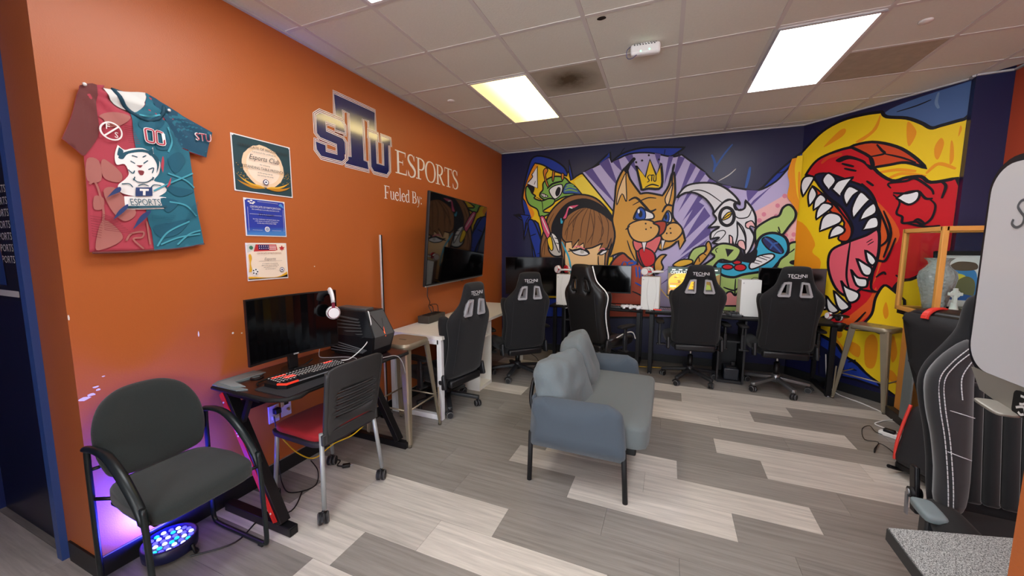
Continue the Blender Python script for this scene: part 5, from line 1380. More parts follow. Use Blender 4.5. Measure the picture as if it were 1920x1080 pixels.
t = thing('power_strip', 'white power strip with a black plug on the floor by the cabinet', 'power strip', (4.055, 1.945, .0), R(-40))
MB().box((.02, 0, .017), (.30, .05, .034), bev=.006).build('body', WHITE, t); MB().box((-.07, .0, .045), (.07, .042, .03), bev=.008).build('plug', BLACK, t)
mb = MB()
for k in range(4): mb.box((-.02 + k * .045, 0, .0345), (.028, .03, .002))
mb.build('outlet', mat('outlet_grey', (190, 190, 188), .5), t)['kind'] = 'stuff'
pts = [(3.99, 1.98), (3.93, 2.02), (3.93, 2.12), (3.86, 2.06), (3.79, 1.83), (3.86, 1.80), (3.80, 1.70), (3.77, 1.62), (3.86, 1.78), (3.90, 1.67), (3.84, 1.47), (3.96, 1.62), (3.87, 1.45), (3.93, 1.45), (3.97, 1.48), (3.92, 1.33), (4.02, 1.45)]
c = MB().tube(crv([(x, y, .005 + .006 * (i % 3)) for i, (x, y) in enumerate(pts)], 4), .003, 5).build('tangled_cord', BLACK); tag(c, 'thin black cord tangled on the floor in front of the cabinet', 'cable')
c = MB().tube(crv([(1.02, 2.55, .006), (.95, 2.45, .02), (.90, 2.40, .16), (.84, 2.36, .22)], 6), .0035, 6).build('black_cable', BLACK); tag(c, 'black cable on the floor behind the chair at the white desk end', 'cable')
c = MB().tube(crv([(1.0, 3.1, .006), (1.3, 3.15, .006), (1.9, 3.05, .006), (2.3, 3.12, .006), (2.7, 3.1, .006)], 6), .004, 6).build('yellow_cable', YC); tag(c, 'yellow cable along the floor beneath the back desks', 'cable')
# ================================================================== seating
def caster_mb(r=.03, w=.05, hood=True, m_w=None):
    mb = MB(); mw = m_w or mat('caster_wheel', (30, 30, 33), .5); mr = mat('caster_tread', (120, 120, 122), .5)
    for s in (-1, 1):
        mb.use(mr).cyl((s * w * .12, 0, r), (s * w * .5, 0, r), r * .98, 16)
        mb.use(mw).cyl((s * w * .5, 0, r), (s * w * .56, 0, r), r * .86, 16).cyl((s * w * .14, 0, r), (s * w * .46, 0, r), r, 16)
    if hood: mb.use(mw).tube([(0, -.012 + r * 1.08 * math.cos(t), r + r * 1.08 * math.sin(t)) for t in [R(a) for a in range(10, 175, 20)]], w * .16, 6, rb=1.4).cyl((0, -.012, r * 1.7), (0, -.012, r * 2.5), .006, 8)
    return mb
FAB = mat('charcoal_fabric', (15, 16, 20), .85, sheen=.12, bump=(700, .2))
FABD = mat('charcoal_fabric_side', (11, 12, 15), .8, sheen=.1, bump=(700, .2))
LEATH = mat('black_leatherette', (20, 20, 23), .38, bump=(260, .12))
LEATH2 = mat('grey_black_leatherette', (26, 25, 25), .42, bump=(260, .12))
RING = mat('grey_plastic_ring', (168, 168, 172), .4)
SEAM = mat('grey_seam', (46, 46, 50), .7)
ALU = mat('brushed_aluminium', (150, 152, 156), .32, .85)
NYLON = mat('dark_nylon', (36, 37, 40), .42)
BACK_OUT = [(0, .865), (.085, .86), (.118, .838), (.136, .77), (.160, .69), (.20, .635), (.245, .585), (.268, .525), (.262, .46), (.242, .38), (.231, .28), (.233, .18), (.238, .09), (.225, .02), (.17, 0), (0, -.005)]
def sym(h): return h + [(-x, z) for x, z in h[-2:0:-1]]
VENT_OUT = [(-.040, .72), (-.100, .712), (-.142, .585), (-.132, .572), (-.046, .572), (-.036, .585)]
VENT_IN = [(-.052, .702), (-.090, .697), (-.120, .594), (-.052, .592)]
def mir(p): return [(-x, z) for x, z in p[::-1]]
def racing_chair(name, label, loc, rz, fabric=FAB, side=FABD, base_m=NYLON, rings=True, word=True, recline=9, arm=True, piping=None, arms=(-1, 1), seat_z=.455, deep=False, spin=0, holes=True):
    t = thing(name, label, 'chair', (*loc, 0), rz)
    # star base
    b = MB().use(base_m); N = 5; rad = .30
    for k in range(N):
        a = R(90 + 72 * k) + spin; dx, dy = math.cos(a), math.sin(a)
        b.bar((dx * .03, dy * .03, .125), (dx * rad, dy * rad, .085), .045, .034, bev=.008)
        b.cyl((dx * (rad - .012), dy * (rad - .012), .066), (dx * (rad - .012), dy * (rad - .012), .10), .016, 10)
    b.cyl((0, 0, .085), (0, 0, .17), .036, 18)
    base = b.build('base', base_m, t)
    cm = None
    for k in range(N):
        a = R(90 + 72 * k) + spin
        if cm is None: c = caster_mb().build('caster', None, base); cm = c.data
        else: c = link('caster', cm, base)
        c.location = (math.cos(a) * (rad - .012), math.sin(a) * (rad - .012), 0); c.rotation_euler = (0, 0, a + R(35 * (k - 2)))
    g = MB().use(BLACK).cyl((0, 0, .15), (0, 0, .29), .027, 18).use(CHROME).cyl((0, 0, .28), (0, 0, .38), .014, 14)
    g.build('gas_lift', None, t)
    MB().box((0, .0, .385), (.20, .26, .045), bev=.01).bar((.10, -.02, .385), (.24, -.04, .375), .012, .012).box((.26, -.04, .372), (.06, .02, .012), bev=.004).build('tilt_mechanism', METAL_BLACK, t)
    # seat with raised side bolsters
    MB().soft((0, .035, seat_z), (.46, .50, .115), .3, 9, fn=lambda q: q + Vector((0, 0, -.03 * max(0, q.y - .12) * 3))).build('seat', fabric, t)
    for s in (-1, 1):
        MB().soft((s * .232, .05, seat_z + .035), (.11, .46, .12), .55, 8, rot=(R(-4), R(s * 22), 0)).build('seat_bolster', side, t)
    MB().box((0, -.215, seat_z - .03), (.40, .06, .07), bev=.02).build('seat_rear_bar', LEATH, t)
    # backrest
    pl = Matrix.Translation((0, -.205, seat_z + .015)) @ Matrix.Rotation(R(recline), 4, 'X')
    bend = lambda x, z: 1.1 * max(0, abs(x) - .10) ** 2 * (1 if z < .66 else .4) + .10 * (z - .45) ** 2 - .02
    hl = [VENT_IN, mir(VENT_IN)] if holes else []
    out = cr([(a, b) for a, b in sym(BACK_OUT)], True, 3)
    bk = pillow('backrest', fabric, t, out, .036 if not deep else .045, .05, hl, .045, bend, pl)
    wing = []
    for s in (-1, 1):
        w = [(s * x, z) for x, z in ((.262, .56), (.275, .50), (.262, .42), (.244, .34), (.235, .22), (.238, .10), (.205, .05), (.175, .12), (.165, .30), (.175, .45), (.205, .55))]
        pillow('back_bolster', side, t, cr([(a, b) for a, b in (w if s > 0 else w[::-1])], True, 3), .045, .04, (), .05, lambda x, z: .085 + bend(x, z), pl)
    if rings:
        for P, Q in ((VENT_OUT, VENT_IN), (mir(VENT_OUT), mir(VENT_IN))):
            mb = MB(); M0 = pl @ Matrix.Translation((0, .0, 0)) @ Matrix(((1, 0, 0, 0), (0, 0, 1, 0), (0, 1, 0, 0), (0, 0, 0, 1)))
            mb.prism(P, .086, [[(a * .985, b) for a, b in Q]], M0, z0=-.056)
            o = mb.build('vent_ring', RING, t)
    elif holes:
        for Q in (VENT_IN, mir(VENT_IN)):
            pts = [tuple(pl @ Vector((x, bend(x, z) - .03, z))) for x, z in resample(Q, .03)]
            MB().tube(pts, .011, 8, closed=True).build('vent_rim', fabric, t)
    # seams
    for s in (-1, 1):
        pts = [pl @ Vector((s * (.185 - .03 * (z - .3) ** 2), bend(.17, z) - (.0355 if not deep else .0445), z)) for z in [.06 + .5 * k / 10 for k in range(11)]]
        MB().tube(pts, .0022, 5).build('seam', SEAM, t)
    if word:
        fl = Flat(lambda x, z, off: tuple(pl @ Vector((x, bend(x, z) - .0375 - off, z))), off=.0008)
        WL = mat('embroidered_white', (236, 236, 238), .6)
        fl.text('TECHNI', .044, 0, .765, WL, sx=1.0); 
        fl.stroke([(-.045, .757), (.03, .757)], .004, WL)
        fl.build('embroidered_word', t)
    if piping:
        for s in (-1, 1):
            pts = [pl @ Vector((s * (x + .004), bend(x, z) + .03, z)) for x, z in [(.122, .84), (.14, .77), (.165, .69), (.205, .635), (.25, .585), (.274, .525), (.267, .46), (.246, .38), (.237, .28), (.239, .18), (.243, .09), (.23, .02)]]
            MB().tube(crv(pts, 4), .0065, 8).build('piping', piping, t)
            pts = [(s * .262, -.16, seat_z + .05), (s * .285, -.02, seat_z + .10), (s * .29, .10, seat_z + .12), (s * .285, .22, seat_z + .10), (s * .275, .29, seat_z + .02)]
            MB().tube(crv(pts, 5), .0065, 8).build('seat_piping', piping, t)
    for s in (-1, 1):
        MB().box((s * .262, -.19, seat_z + .005), (.03, .09, .13), rot=(R(-12), 0, 0), bev=.012).cyl((s * .277, -.19, seat_z + .01), (s * .283, -.19, seat_z + .01), .02, 12).build('hinge_cover', NYLON, t)
        if s in arms:
            a = thing('armrest', None, None); a.parent = t
            MB().box((s * .315, .0, seat_z - .06), (.10, .05, .02), bev=.006).box((s * .335, .0, seat_z + .02), (.03, .055, .18), bev=.008).box((s * .335, .0, seat_z + .13), (.022, .042, .13), bev=.006).build('post', NYLON, a)
            MB().soft((s * .335, .02, seat_z + .205), (.085, .26, .03), .4, 5).build('pad', MATTE, a)
    return t
def clone(t, label, loc, rz, group=None):
    c = copy_tree(t); c['label'] = label; c.location = (*loc, 0); c.rotation_euler = (0, 0, rz)
    return c
GC = 'racing chairs with a white word on the headrest'
ch1 = racing_chair('gaming_chair', 'black fabric racing chair in front of the dark monitor farthest right at back desks', (3.42, 2.84), R(3), base_m=ALU, spin=R(-20)); ch1['group'] = GC
ch2 = clone(ch1, 'black fabric racing chair in front of the lit screen at the back desks', (2.59, 2.80), R(6)); ch2['group'] = GC
for o in kids(ch2):
    if o.name.startswith('base'): o.rotation_euler = (0, 0, R(22)); o.data = o.data.copy(); o.data.materials[0] = NYLON
ch3 = clone(ch1, 'black fabric racing chair turned left beside the end of the white desk', (.73, 2.19), R(44)); ch3['group'] = GC
ch4 = clone(ch1, 'black fabric racing chair pushed sideways under the white desk', (.43, 1.15), R(78)); ch4['group'] = GC
for c, dz in ((ch3, .085), (ch4, .125)):
    for o in kids(c):
        if not o.name.startswith(('base', 'gas_lift')): o.location.z -= dz
for o in kids(ch3) + kids(ch4):
    if o.name.startswith('base'): o.data = [k for k in kids(ch2) if k.name.startswith('base')][0].data; o.rotation_euler = (0, 0, R(14))
ch5 = racing_chair('gaming_chair', 'black leatherette racing chair with white edge piping behind the grey sofa', (1.63, 2.44), R(-28), LEATH2, LEATH, NYLON, rings=False, word=False, piping=mat('white_piping', (236, 236, 234), .4), deep=True)

# ------------------------------------------------------------------ two chairs at the right edge
STITCH = mat('white_stitching', (205, 208, 212), .6)
def stitch(pts, parent, r=.0018, name='stitching'):
    pts = crv(pts, 8); mb = MB()
    for i in range(0, len(pts) - 1): mb.tube([pts[i].lerp(pts[i + 1], .08), pts[i].lerp(pts[i + 1], .92)], r, 5)
    return mb.build(name, STITCH, parent)
t = thing('gaming_chair', 'black racing chair with white double stitching in the right foreground', 'chair', (3.57, -.02, 0), R(176))
sc = .97
SZ = .425
b = MB().use(NYLON)
for k in range(5):
    a = R(90 + 72 * k); b.bar((math.cos(a) * .03, math.sin(a) * .03, .12), (math.cos(a) * .3, math.sin(a) * .3, .085), .045, .034, bev=.008)
b.cyl((0, 0, .085), (0, 0, .17), .036, 16); base = b.build('base', None, t); cm = None
for k in range(5):
    a = R(90 + 72 * k)
    if cm is None: c = caster_mb().build('caster', None, base); cm = c.data
    else: c = link('caster', cm, base)
    c.location = (math.cos(a) * .29, math.sin(a) * .29, 0); c.rotation_euler = (0, 0, a)
MB().use(BLACK).cyl((0, 0, .15), (0, 0, .30), .027, 16).cyl((0, 0, .28), (0, 0, .40), .014, 12).build('gas_lift', None, t)
MB().box((0, 0, .40), (.22, .28, .04), bev=.01).build('tilt_mechanism', METAL_BLACK, t)
MB().soft((0, .04, SZ - .01), (.46, .48, .11), .3, 8).build('seat', FAB, t)
for s in (-1, 1): MB().soft((s * .235, .05, SZ + .03), (.11, .45, .11), .55, 8, rot=(0, R(s * 22), 0)).build('seat_bolster', FABD, t)
pl = Matrix.Translation((0, -.20, SZ)) @ Matrix.Rotation(R(8), 4, 'X')
bend = lambda x, z: 1.3 * max(0, abs(x) - .10) ** 2 + .08 * (z - .4) ** 2 - .02
out = [(0, .84), (.12, .835), (.15, .79), (.165, .71), (.205, .645), (.262, .57), (.288, .50), (.283, .42), (.262, .32), (.247, .2), (.243, .08), (.225, .01), (.12, 0), (0, 0)]
pl = pl @ Matrix.Diagonal((1, 1, 1.07, 1))
pillow('backrest', FAB, t, cr(sym(out), True, 3), .04, .05, (), .045, bend, pl)
BD2 = mat('black_suede', (17, 18, 21), .9, sheen=.35)
# padded channels in the middle of the back, front side
for k in range(6):
    x = -.125 + k * .05
    o = pillow('back_channel', BD2, t, rrect(.048, .44, .012, 3, x, .29), .022, .018, (), .05, lambda a, z: .035 + .02 + bend(a, z), pl)
for s in (-1, 1):
    w = [(s * a, z) for a, z in ((.15, .66), (.21, .63), (.27, .56), (.292, .50), (.284, .40), (.262, .30), (.248, .18), (.244, .05), (.18, .03), (.15, .10), (.142, .3), (.145, .5))]
    pillow('back_bolster', mat('bolster_cloth', (30, 31, 35), .8, sheen=.4), t, cr(w if s > 0 else w[::-1], True, 3), .06, .05, (), .04, lambda x, z: .07 + bend(x, z), pl)
    f = lambda x, z, d=.104: pl @ Vector((s * x, .07 + bend(x, z) + d - .04, z))
    stitch([f(.185, .64), f(.235, .58, .096), f(.268, .515, .088), f(.264, .42, .09), f(.243, .30, .09), f(.23, .16, .09), f(.226, .06, .088)], t)
    stitch([f(.178, .625), f(.226, .57, .1), f(.255, .51, .095), f(.25, .42, .097), f(.23, .30, .097), f(.217, .16, .097), f(.213, .06, .094)], t)
    stitch([f(.17, .60, .1), f(.205, .53, .104), f(.20, .45, .104)], t); stitch([f(.16, .39, .1), f(.20, .40, .104), f(.245, .41, .096)], t); stitch([f(.165, .24, .1), f(.2, .25, .104), f(.235, .26, .094)], t)
pillow('headrest', FABD, t, cr(sym([(0, .83), (.1, .82), (.135, .76), (.14, .68), (.1, .655), (0, .65)]), True, 3), .03, .03, (), .05, lambda x, z: .045 + bend(x, z), pl)
for s in (-1, 1):
    MB().bar((s * .265, -.205, SZ - .03), (s * .27, -.235, SZ + .16), .018, .05, bev=.006).cyl((s * .25, -.215, SZ + .05), (s * .288, -.215, SZ + .05), .022, 14).build('recline_hinge', METAL_BLACK, t)
    MB().cyl((s * .283, -.215, SZ + .05), (s * .292, -.215, SZ + .05), .012, 12).bar((s * .288, -.215, SZ - .05), (s * .288, -.225, SZ + .04), .006, .02).build('hinge_bolt', ALU, t)
    a = thing('armrest', None, None); a.parent = t
    MB().box((s * .292, -.05, SZ + .01), (.03, .055, .12), bev=.008).build('post', NYLON, a)
    MB().soft((s * .292, -.05, SZ + .07), (.07, .14, .03), .4, 5).build('pad', mat('grey_arm_pad', (120, 134, 138), .5), a)

# rocker with red stripes leaning by the cabinet
t = thing('rocker_chair', 'black leatherette gaming rocker with red stripes in front of the display cabinet', 'chair', (3.975, 1.32, 0), R(-62))
REDP = mat('red_leatherette', (222, 62, 52), .4)
pl = Matrix.Translation((0, 0, .46)) @ Matrix.Rotation(R(7), 4, 'X')
out = [(-.13, 0), (.13, 0), (.20, .30), (.235, .58), (.22, .62), (-.22, .62), (-.235, .58), (-.20, .30)]
pillow('backrest', mat('rocker_back', (28, 28, 31), .7, bump=(400, .15)), t, cr(['%f,%f!' % p for p in out], True, 1), .05, .03, (), .05, None, pl, edge=.03)
MB().soft((0, .0, 1.055), (.49, .17, .11), .55, 8, rot=(R(7), 0, 0)).build('headrest', LEATH, t)
for s in (-1, 1):
    MB().tube([(s * .105 + .012 * math.cos(0), -.02 + .098 * math.cos(a), 1.055 + .066 * math.sin(a)) for a in [R(-20 + 20 * k) for k in range(11)]], .004, 6, rb=1).build('red_stripe', REDP, t)
    mb = MB(); pts = [Vector((s * .105, -.018 + .094 * math.cos(a), 1.053 + .0635 * math.sin(a))) for a in [R(-15 + 15 * k) for k in range(14)]]
    for p, q in zip(pts, pts[1:]): mb.bar(p, q, .036, .008, up=(0, 0, 1)) if False else mb.bar(p, q, .008, .04, up=(1, 0, 0))
    mb.build('red_band', REDP, t)
MB().soft((.02, .06, .28), (.33, .42, .40), .22, 8, fn=lambda q: q + Vector((0, .25 * q.z, 0))).build('seat', mat('rocker_seat', (34, 34, 37), .6, bump=(300, .15)), t)
for s in (-1, 1): MB().tube(crv([(.02 + s * .158, -.09, .47), (.02 + s * .161, -.12, .36), (.02 + s * .161, -.155, .22), (.02 + s * .158, -.165, .10)], 4), .009, 8).build('red_piping', REDP, t)
MB().box((0, .02, .06), (.30, .34, .05), bev=.015).build('rocker_base', BLACK, t)
for s in (-1, 1): MB().tube(crv([(s * .14, -.20, .05), (s * .14, -.08, .014), (s * .14, .08, .012), (s * .14, .24, .05)], 5), .012, 8).build('runner', METAL_BLACK, t)

# ------------------------------------------------------------------ grey sofa
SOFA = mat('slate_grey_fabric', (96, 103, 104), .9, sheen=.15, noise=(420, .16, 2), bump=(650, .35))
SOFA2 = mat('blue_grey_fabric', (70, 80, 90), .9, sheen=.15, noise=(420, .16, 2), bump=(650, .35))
so = thing('sofa', 'small slate-grey two-seat sofa with black metal legs in the middle of the floor', 'sofa', (1.86, .92, 0), 0)
def arm(y):
    out = cr('-.315,-.315! .282,-.318! .282,-.25! .262,-.07 .24,-.015 .17,.022! -.22,.012! -.285,-.01 -.302,-.08!', True, 4)
    pl = Matrix.Translation((0, y, .56))
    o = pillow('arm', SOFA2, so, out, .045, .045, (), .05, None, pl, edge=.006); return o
arm(-.56); arm(.545)
MB().soft((.10, 0, .375), (.60, 1.03, .15), .16, 10, fn=lambda q: q + Vector((0, 0, .008 * (1 - (q.y / .5) ** 2)))).build('seat', SOFA, so)
MB().box((.07, 0, .29), (.52, 1.0, .05), bev=.01).build('seat_frame', MATTE, so)
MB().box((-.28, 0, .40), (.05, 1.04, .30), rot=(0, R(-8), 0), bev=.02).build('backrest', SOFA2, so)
for y, r, zz, w in ((-.27, R(-9), .565, .006), (.26, R(5), .60, .004)):
    MB().soft((-.17, y, zz - .01), (.20, .54, .42), .42, 16, rot=(R(0), R(-20), r), wob=.03, wsc=11 if w > .005 else 7).build('back_cushion', mat('cushion_grey', (102, 112, 116), .9, sheen=.15, noise=(420, .14, 2), bump=(22, .9)), so)
for x, y in ((-.315, -.56), (.285, -.565), (-.30, .545), (.27, .545)):
    s = -1 if x < 0 else 1
    MB().cyl((x * .97 + (0 if s < 0 else -.01), y, .33), (x, y, .0), .0155, 14).build('leg', MATTE, so)
hp = crv([(-.33, -.40, .34), (-.37, -.38, .45), (-.375, -.34, .545), (-.375, -.24, .60), (-.37, 0, .61), (-.375, .24, .60), (-.375, .34, .545), (-.37, .38, .45), (-.33, .40, .34)], 6)
MB().tube(hp, .014, 10).build('back_hoop', BLACK, so)

# ------------------------------------------------------------------ grey stacking chair on casters
GP = mat('graphite_plastic', (48, 49, 50), .5, bump=(900, .12)); SILV = mat('silver_painted_steel', (166, 172, 174), .38, .35)
sc_ = thing('stacking_chair', 'graphite plastic chair with red seat and casters at the gaming desk', 'chair', (.45, -.222, 0), R(88))
# local: faces +Y, x to its right
def prof(x, z):                            # shell of the back: forward bow
    return -.225 - .16 * (z - .47) + .55 * x * x
def slot(x0, x1, z, h=.010): return [(x0, z - h / 2), (x1, z - h / 2), (x1, z + h / 2), (x0, z + h / 2)]
oc = [(x * .92, z) for x, z in cr(sym([(0, .875), (.12, .872), (.185, .86), (.212, .83), (.205, .70), (.195, .60), (.19, .50), (.176, .47), (.15, .50), (.09, .515), (0, .52)]), True, 3)]
pillow('backrest', GP, sc_, oc, .009, .012, [slot(-.13, .13, .575 + k * .034) for k in range(5)], .03, prof, None, edge=.004)
for k in range(5):
    MB().tube([(x, prof(x, .575 + k * .034) - .006, .575 + k * .034 + .008) for x in [-.13 + .026 * i for i in range(11)]], .005, 6).build('back_rib', GP, sc_)
for s in (-1, 1):
    MB().tube(crv([(s * .19, prof(.2, .84), .84), (s * .184, prof(.2, .65), .65), (s * .178, prof(.19, .5), .52), (s * .178, -.21, .44)], 5), .014, 10).build('back_upright', GP, sc_)
MB().soft((-.01, .005, .458), (.41, .42, .05), .4, 9, fn=lambda q: q + Vector((0, 0, .01 * math.cos(q.y * 8)))).build('seat', mat('red_seat_fabric', (150, 18, 28), .85, sheen=.05, bump=(500, .2)), sc_)
MB().soft((-.01, .005, .434), (.425, .43, .035), .25, 7).build('seat_pan', mat('dark_seat_pan', (34, 30, 40), .6), sc_)
MB().box((-.01, -.21, .465), (.39, .02, .06), bev=.006).build('rear_rail', GP, sc_)
cm = None
for x, y in ((-.215, -.215), (.215, -.215), (-.20, .215), (.20, .215)):
    top = (x * .84 - .012, y * .9, .50 if y < 0 else .45)
    MB().tube([top, (x, y * 1.0, .085)], .0125, 10).build('leg', SILV, sc_)
    if cm is None: c = caster_mb(.032, .05).build('caster', None, sc_); cm = c.data
    else: c = link('caster', cm, sc_)
    c.location = (x, y + (.012 if y > 0 else .012), 0); c.rotation_euler = (0, 0, R(-60 if x > 0 else -40))

# ------------------------------------------------------------------ waiting-room armchair
GF = mat('dark_green_grey_fabric', (36, 43, 42), .95, sheen=.2, noise=(500, .3, 2), bump=(420, .4)); FR = mat('satin_black_frame', (26, 33, 35), .32, .2)
wc = thing('armchair', 'dark green-grey fabric guest armchair on a black sled frame over blue light', 'chair', (.31, -.893, 0), R(-90))
wc.scale = (.86, 1, 1)
# local: faces +Y -> world +X ; local x -> world -y
pillow('backrest', GF, wc, cr(sym([(0, .865), (.10, .855), (.18, .81), (.225, .73), (.235, .64), (.222, .56), (.19, .505), (.10, .485), (0, .48)]), True, 4), .032, .035, (), .035, lambda x, z: -.19 - .22 * (z - .5) + .5 * x * x, None, front=lambda x, z: .006)
MB().soft((0, .01, .445), (.49, .43, .085), .38, 11, fn=lambda q: Vector((q.x * (1 - .10 * max(0, -q.y) / .2), q.y, q.z - .012 * max(0, q.y) / .2))).build('seat', GF, wc)
MB().box((0, -.0, .395), (.42, .34, .02), bev=.006).build('seat_pan', MATTE, wc)
for s in (-1, 1):
    x = s * .255
    f = crv([(x, .195, .50), (x, .205, .35), (x, .215, .06), (x, .20, .02), (x, .16, .013), (x, 0, .012), (x, -.16, .013), (x, -.205, .03), (x, -.215, .10), (x, -.21, .40), (x, -.205, .62), (x, -.19, .655), (x, -.15, .664)], 4)
    MB().tube(f, .0125, 10).build('sled_leg', FR, wc)
    a = crv([(x, -.21, .655), (x, -.12, .668), (x, -.03, .658), (x, .06, .605), (x, .14, .53), (x, .185, .47), (x, .197, .41)], 5)
    n = len(a); MB().tube(a, [.024 - .004 * abs(1 - 2 * i / n) - (.008 if i > n - 4 else 0) for i in range(n)], 12, rb=.62).build('arm', FR, wc)
    for p, q in (((s * .19, .15, .41), (x, .20, .43)), ((s * .19, -.13, .42), (x, -.21, .43)), ((s * .19, -.195, .56), (x, -.208, .56))): MB().cyl(p, q, .008, 8).build('bracket', METAL_BLACK, wc)
    MB().cyl((x, .19, .004), (x, .16, .004), .015, 10).build('glide', RUBBER, wc)

# ------------------------------------------------------------------ metal bar stools
GUN = mat('gunmetal_lacquer', (150, 140, 120), .36, .5, noise=(5, .18))
def stool(label, loc, rz):
    t = thing('bar_stool', label, 'stool', (*loc, 0), rz)
    S = .765; a, b = .145, .205
    mb = MB(); mb.prism(rrect(.30, .30, .05, 5), .012, [rrect(.075, .02, .008, 2)], Matrix.Translation((0, 0, S - .012)))
    mb.build('seat', GUN, t)
    mb = MB()
    for k in range(len(rrect(.31, .31, .055, 5))): pass
    o0, o1 = rrect(.30, .30, .05, 5), rrect(.318, .318, .055, 5); n = len(o0)
    loops = [[mb.bm.verts.new((*p, z)) for p in o] for o, z in ((o0, S), (o1, S - .012), (o1, S - .045), (o0, S - .045), (o0, S - .012))]
    fs = [mb.bm.faces.new((A[i], A[(i + 1) % n], B[(i + 1) % n], B[i])) for A, B in zip(loops, loops[1:]) for i in range(n)]
    for f in fs: f.smooth = True
    mb.build('seat_rim', GUN, t)
    for sx in (-1, 1):
        for sy in (-1, 1):
            mb = MB(); rings = []
            for k in range(9):
                u = k / 8; z = S - .03 - u * (S - .045); c = a + (b - a) * u; w = .062 - .034 * u
                L = []
                for px, py in ((-w, 0), (-.010, 0), (0, -.010), (0, -w), (-.004, -w), (-.006, -.013), (-.013, -.006), (-w, -.004)):
                    L.append(mb.bm.verts.new((sx * (c + px + .006), sy * (c + py + .006), z)))
                rings.append(L)
            for A, B in zip(rings, rings[1:]):
                for i in range(8): mb.bm.faces.new((A[i], A[(i + 1) % 8], B[(i + 1) % 8], B[i]))
            mb.bm.faces.new(rings[0]); mb.bm.faces.new(rings[-1][::-1])
            leg = mb.build('leg', GUN, t)
            MB().bar((sx * (a + .050), sy * (a + .050), .33), (sx * (b - .003), sy * (b - .003), .05), .012, .004, up=(sx, -sy, 0)).build('rib', GUN, leg)
            MB().lathe([(.014, 0), (.015, .016), (.012, .02)], 10, (sx * (b - .004), sy * (b - .004), 0)).build('foot', mat('stool_foot', (110, 104, 92), .5, .5), leg)
    zb = .27; c = a + (b - a) * (1 - zb / S) - .004
    for p, q in (((-c, -c), (c, -c)), ((c, -c), (c, c)), ((c, c), (-c, c)), ((-c, c), (-c, -c))):
        MB().cyl((*p, zb), (*q, zb), .0065, 8).build('foot_rail', GUN, t)
    zc = .70
    MB().bar((-.12, -.12, zc), (.12, .12, zc), .02, .004).bar((-.12, .12, zc - .005), (.12, -.12, zc - .005), .02, .004).build('cross_brace', mat('dark_gun', (60, 58, 54), .4, .6), t)
    return t
stool('gunmetal bar stool beside the white desk', (.385, .575), R(0))
stool('gunmetal bar stool in front of the red dragon mural', (4.175, 2.785), R(-45 + 0))
# ================================================================== desks and what stands on them
TZ = .745
WLAM = mat('white_laminate', (226, 224, 216), .4, noise=(3, .02)); BLAM = mat('black_desk_top', (26, 26, 29), .5, bump=(500, .1))
WENGE = mat('dark_brown_carbon_top', (40, 24, 26), .3, coat=.3)
# white desk with a shelf end
t = thing('white_desk', 'long white desk with an open shelf unit against the orange wall', 'desk', (0, 0, 0))
MB().prism([(.012, .845), (.585, .835), (.57, 2.80), (.012, 2.80)], .03, z0=TZ - .03).build('top', WLAM, t)
WST = mat('white_steel', (226, 228, 230), .4)
def sq(mb, p, q, w=.045, h=.045): return mb.bar(p, q, w, h, bev=.004, up=(0, 1, 0))
lf = sq(sq(MB(), (.548, .86, .0), (.548, .86, TZ - .03)), (.548, .86, .0225), (.06, .86, .0225)); lf.build('leg_frame', WST, t)
sq(sq(MB(), (.05, .86, .0), (.05, .86, TZ - .03)), (.548, .86, TZ - .052), (.06, .86, TZ - .052)).build('leg_frame', WST, t)
sq(MB(), (.55, 2.76, 0), (.55, 2.76, TZ - .03)).build('leg', WST, t); sq(MB(), (.05, 2.76, 0), (.05, 2.76, TZ - .03)).build('leg', WST, t)
sh = thing('shelf_unit', None, None); sh.parent = t
for nm, c, d in (('side_panel', (.31, 1.572, .357), (.49, .018, .714)), ('side_panel', (.31, 1.842, .357), (.49, .018, .714)), ('bottom_shelf', (.31, 1.707, .03), (.49, .252, .018)), ('shelf', (.31, 1.707, .555), (.49, .252, .018)), ('back_panel', (.069, 1.707, .36), (.006, .252, .70)), ('top_panel', (.31, 1.707, .705), (.49, .252, .018)), ('plinth', (.545, 1.707, .011), (.016, .252, .02))):
    box_obj(nm, c, d, WLAM, sh)
t = thing('power_supply', 'dark grey vented power box on the white desk', 'device', (.105, 1.385, TZ), R(2))
GRYP = mat('dark_grey_plastic', (62, 58, 54), .5)
MB().box((0, 0, .038), (.13, .31, .072), bev=.006).build('body', GRYP, t)
mb = MB()
for k in range(3): mb.box((0, -.09 + k * .09, .0765), (.07, .06, .004), bev=.001)
mb.build('top_grille', MATTE, t)
MB().tube(crv([(-.02, .06, .075), (-.02, .05, .14), (-.02, .0, .165), (-.02, .13, .15), (-.01, .14, .075)], 6), .004, 6).build('handle_cable', BLACK, t)
ca = MB().tube(crv([(.10, 1.40, .825), (.06, 1.40, .89), (.045, 1.44, .93), (.03, 1.42, 1.0), (.02, 1.45, 1.12)], 6), .004, 6).build('power_cable', BLACK); tag(ca, 'black cable rising from the power box to the television', 'cable')

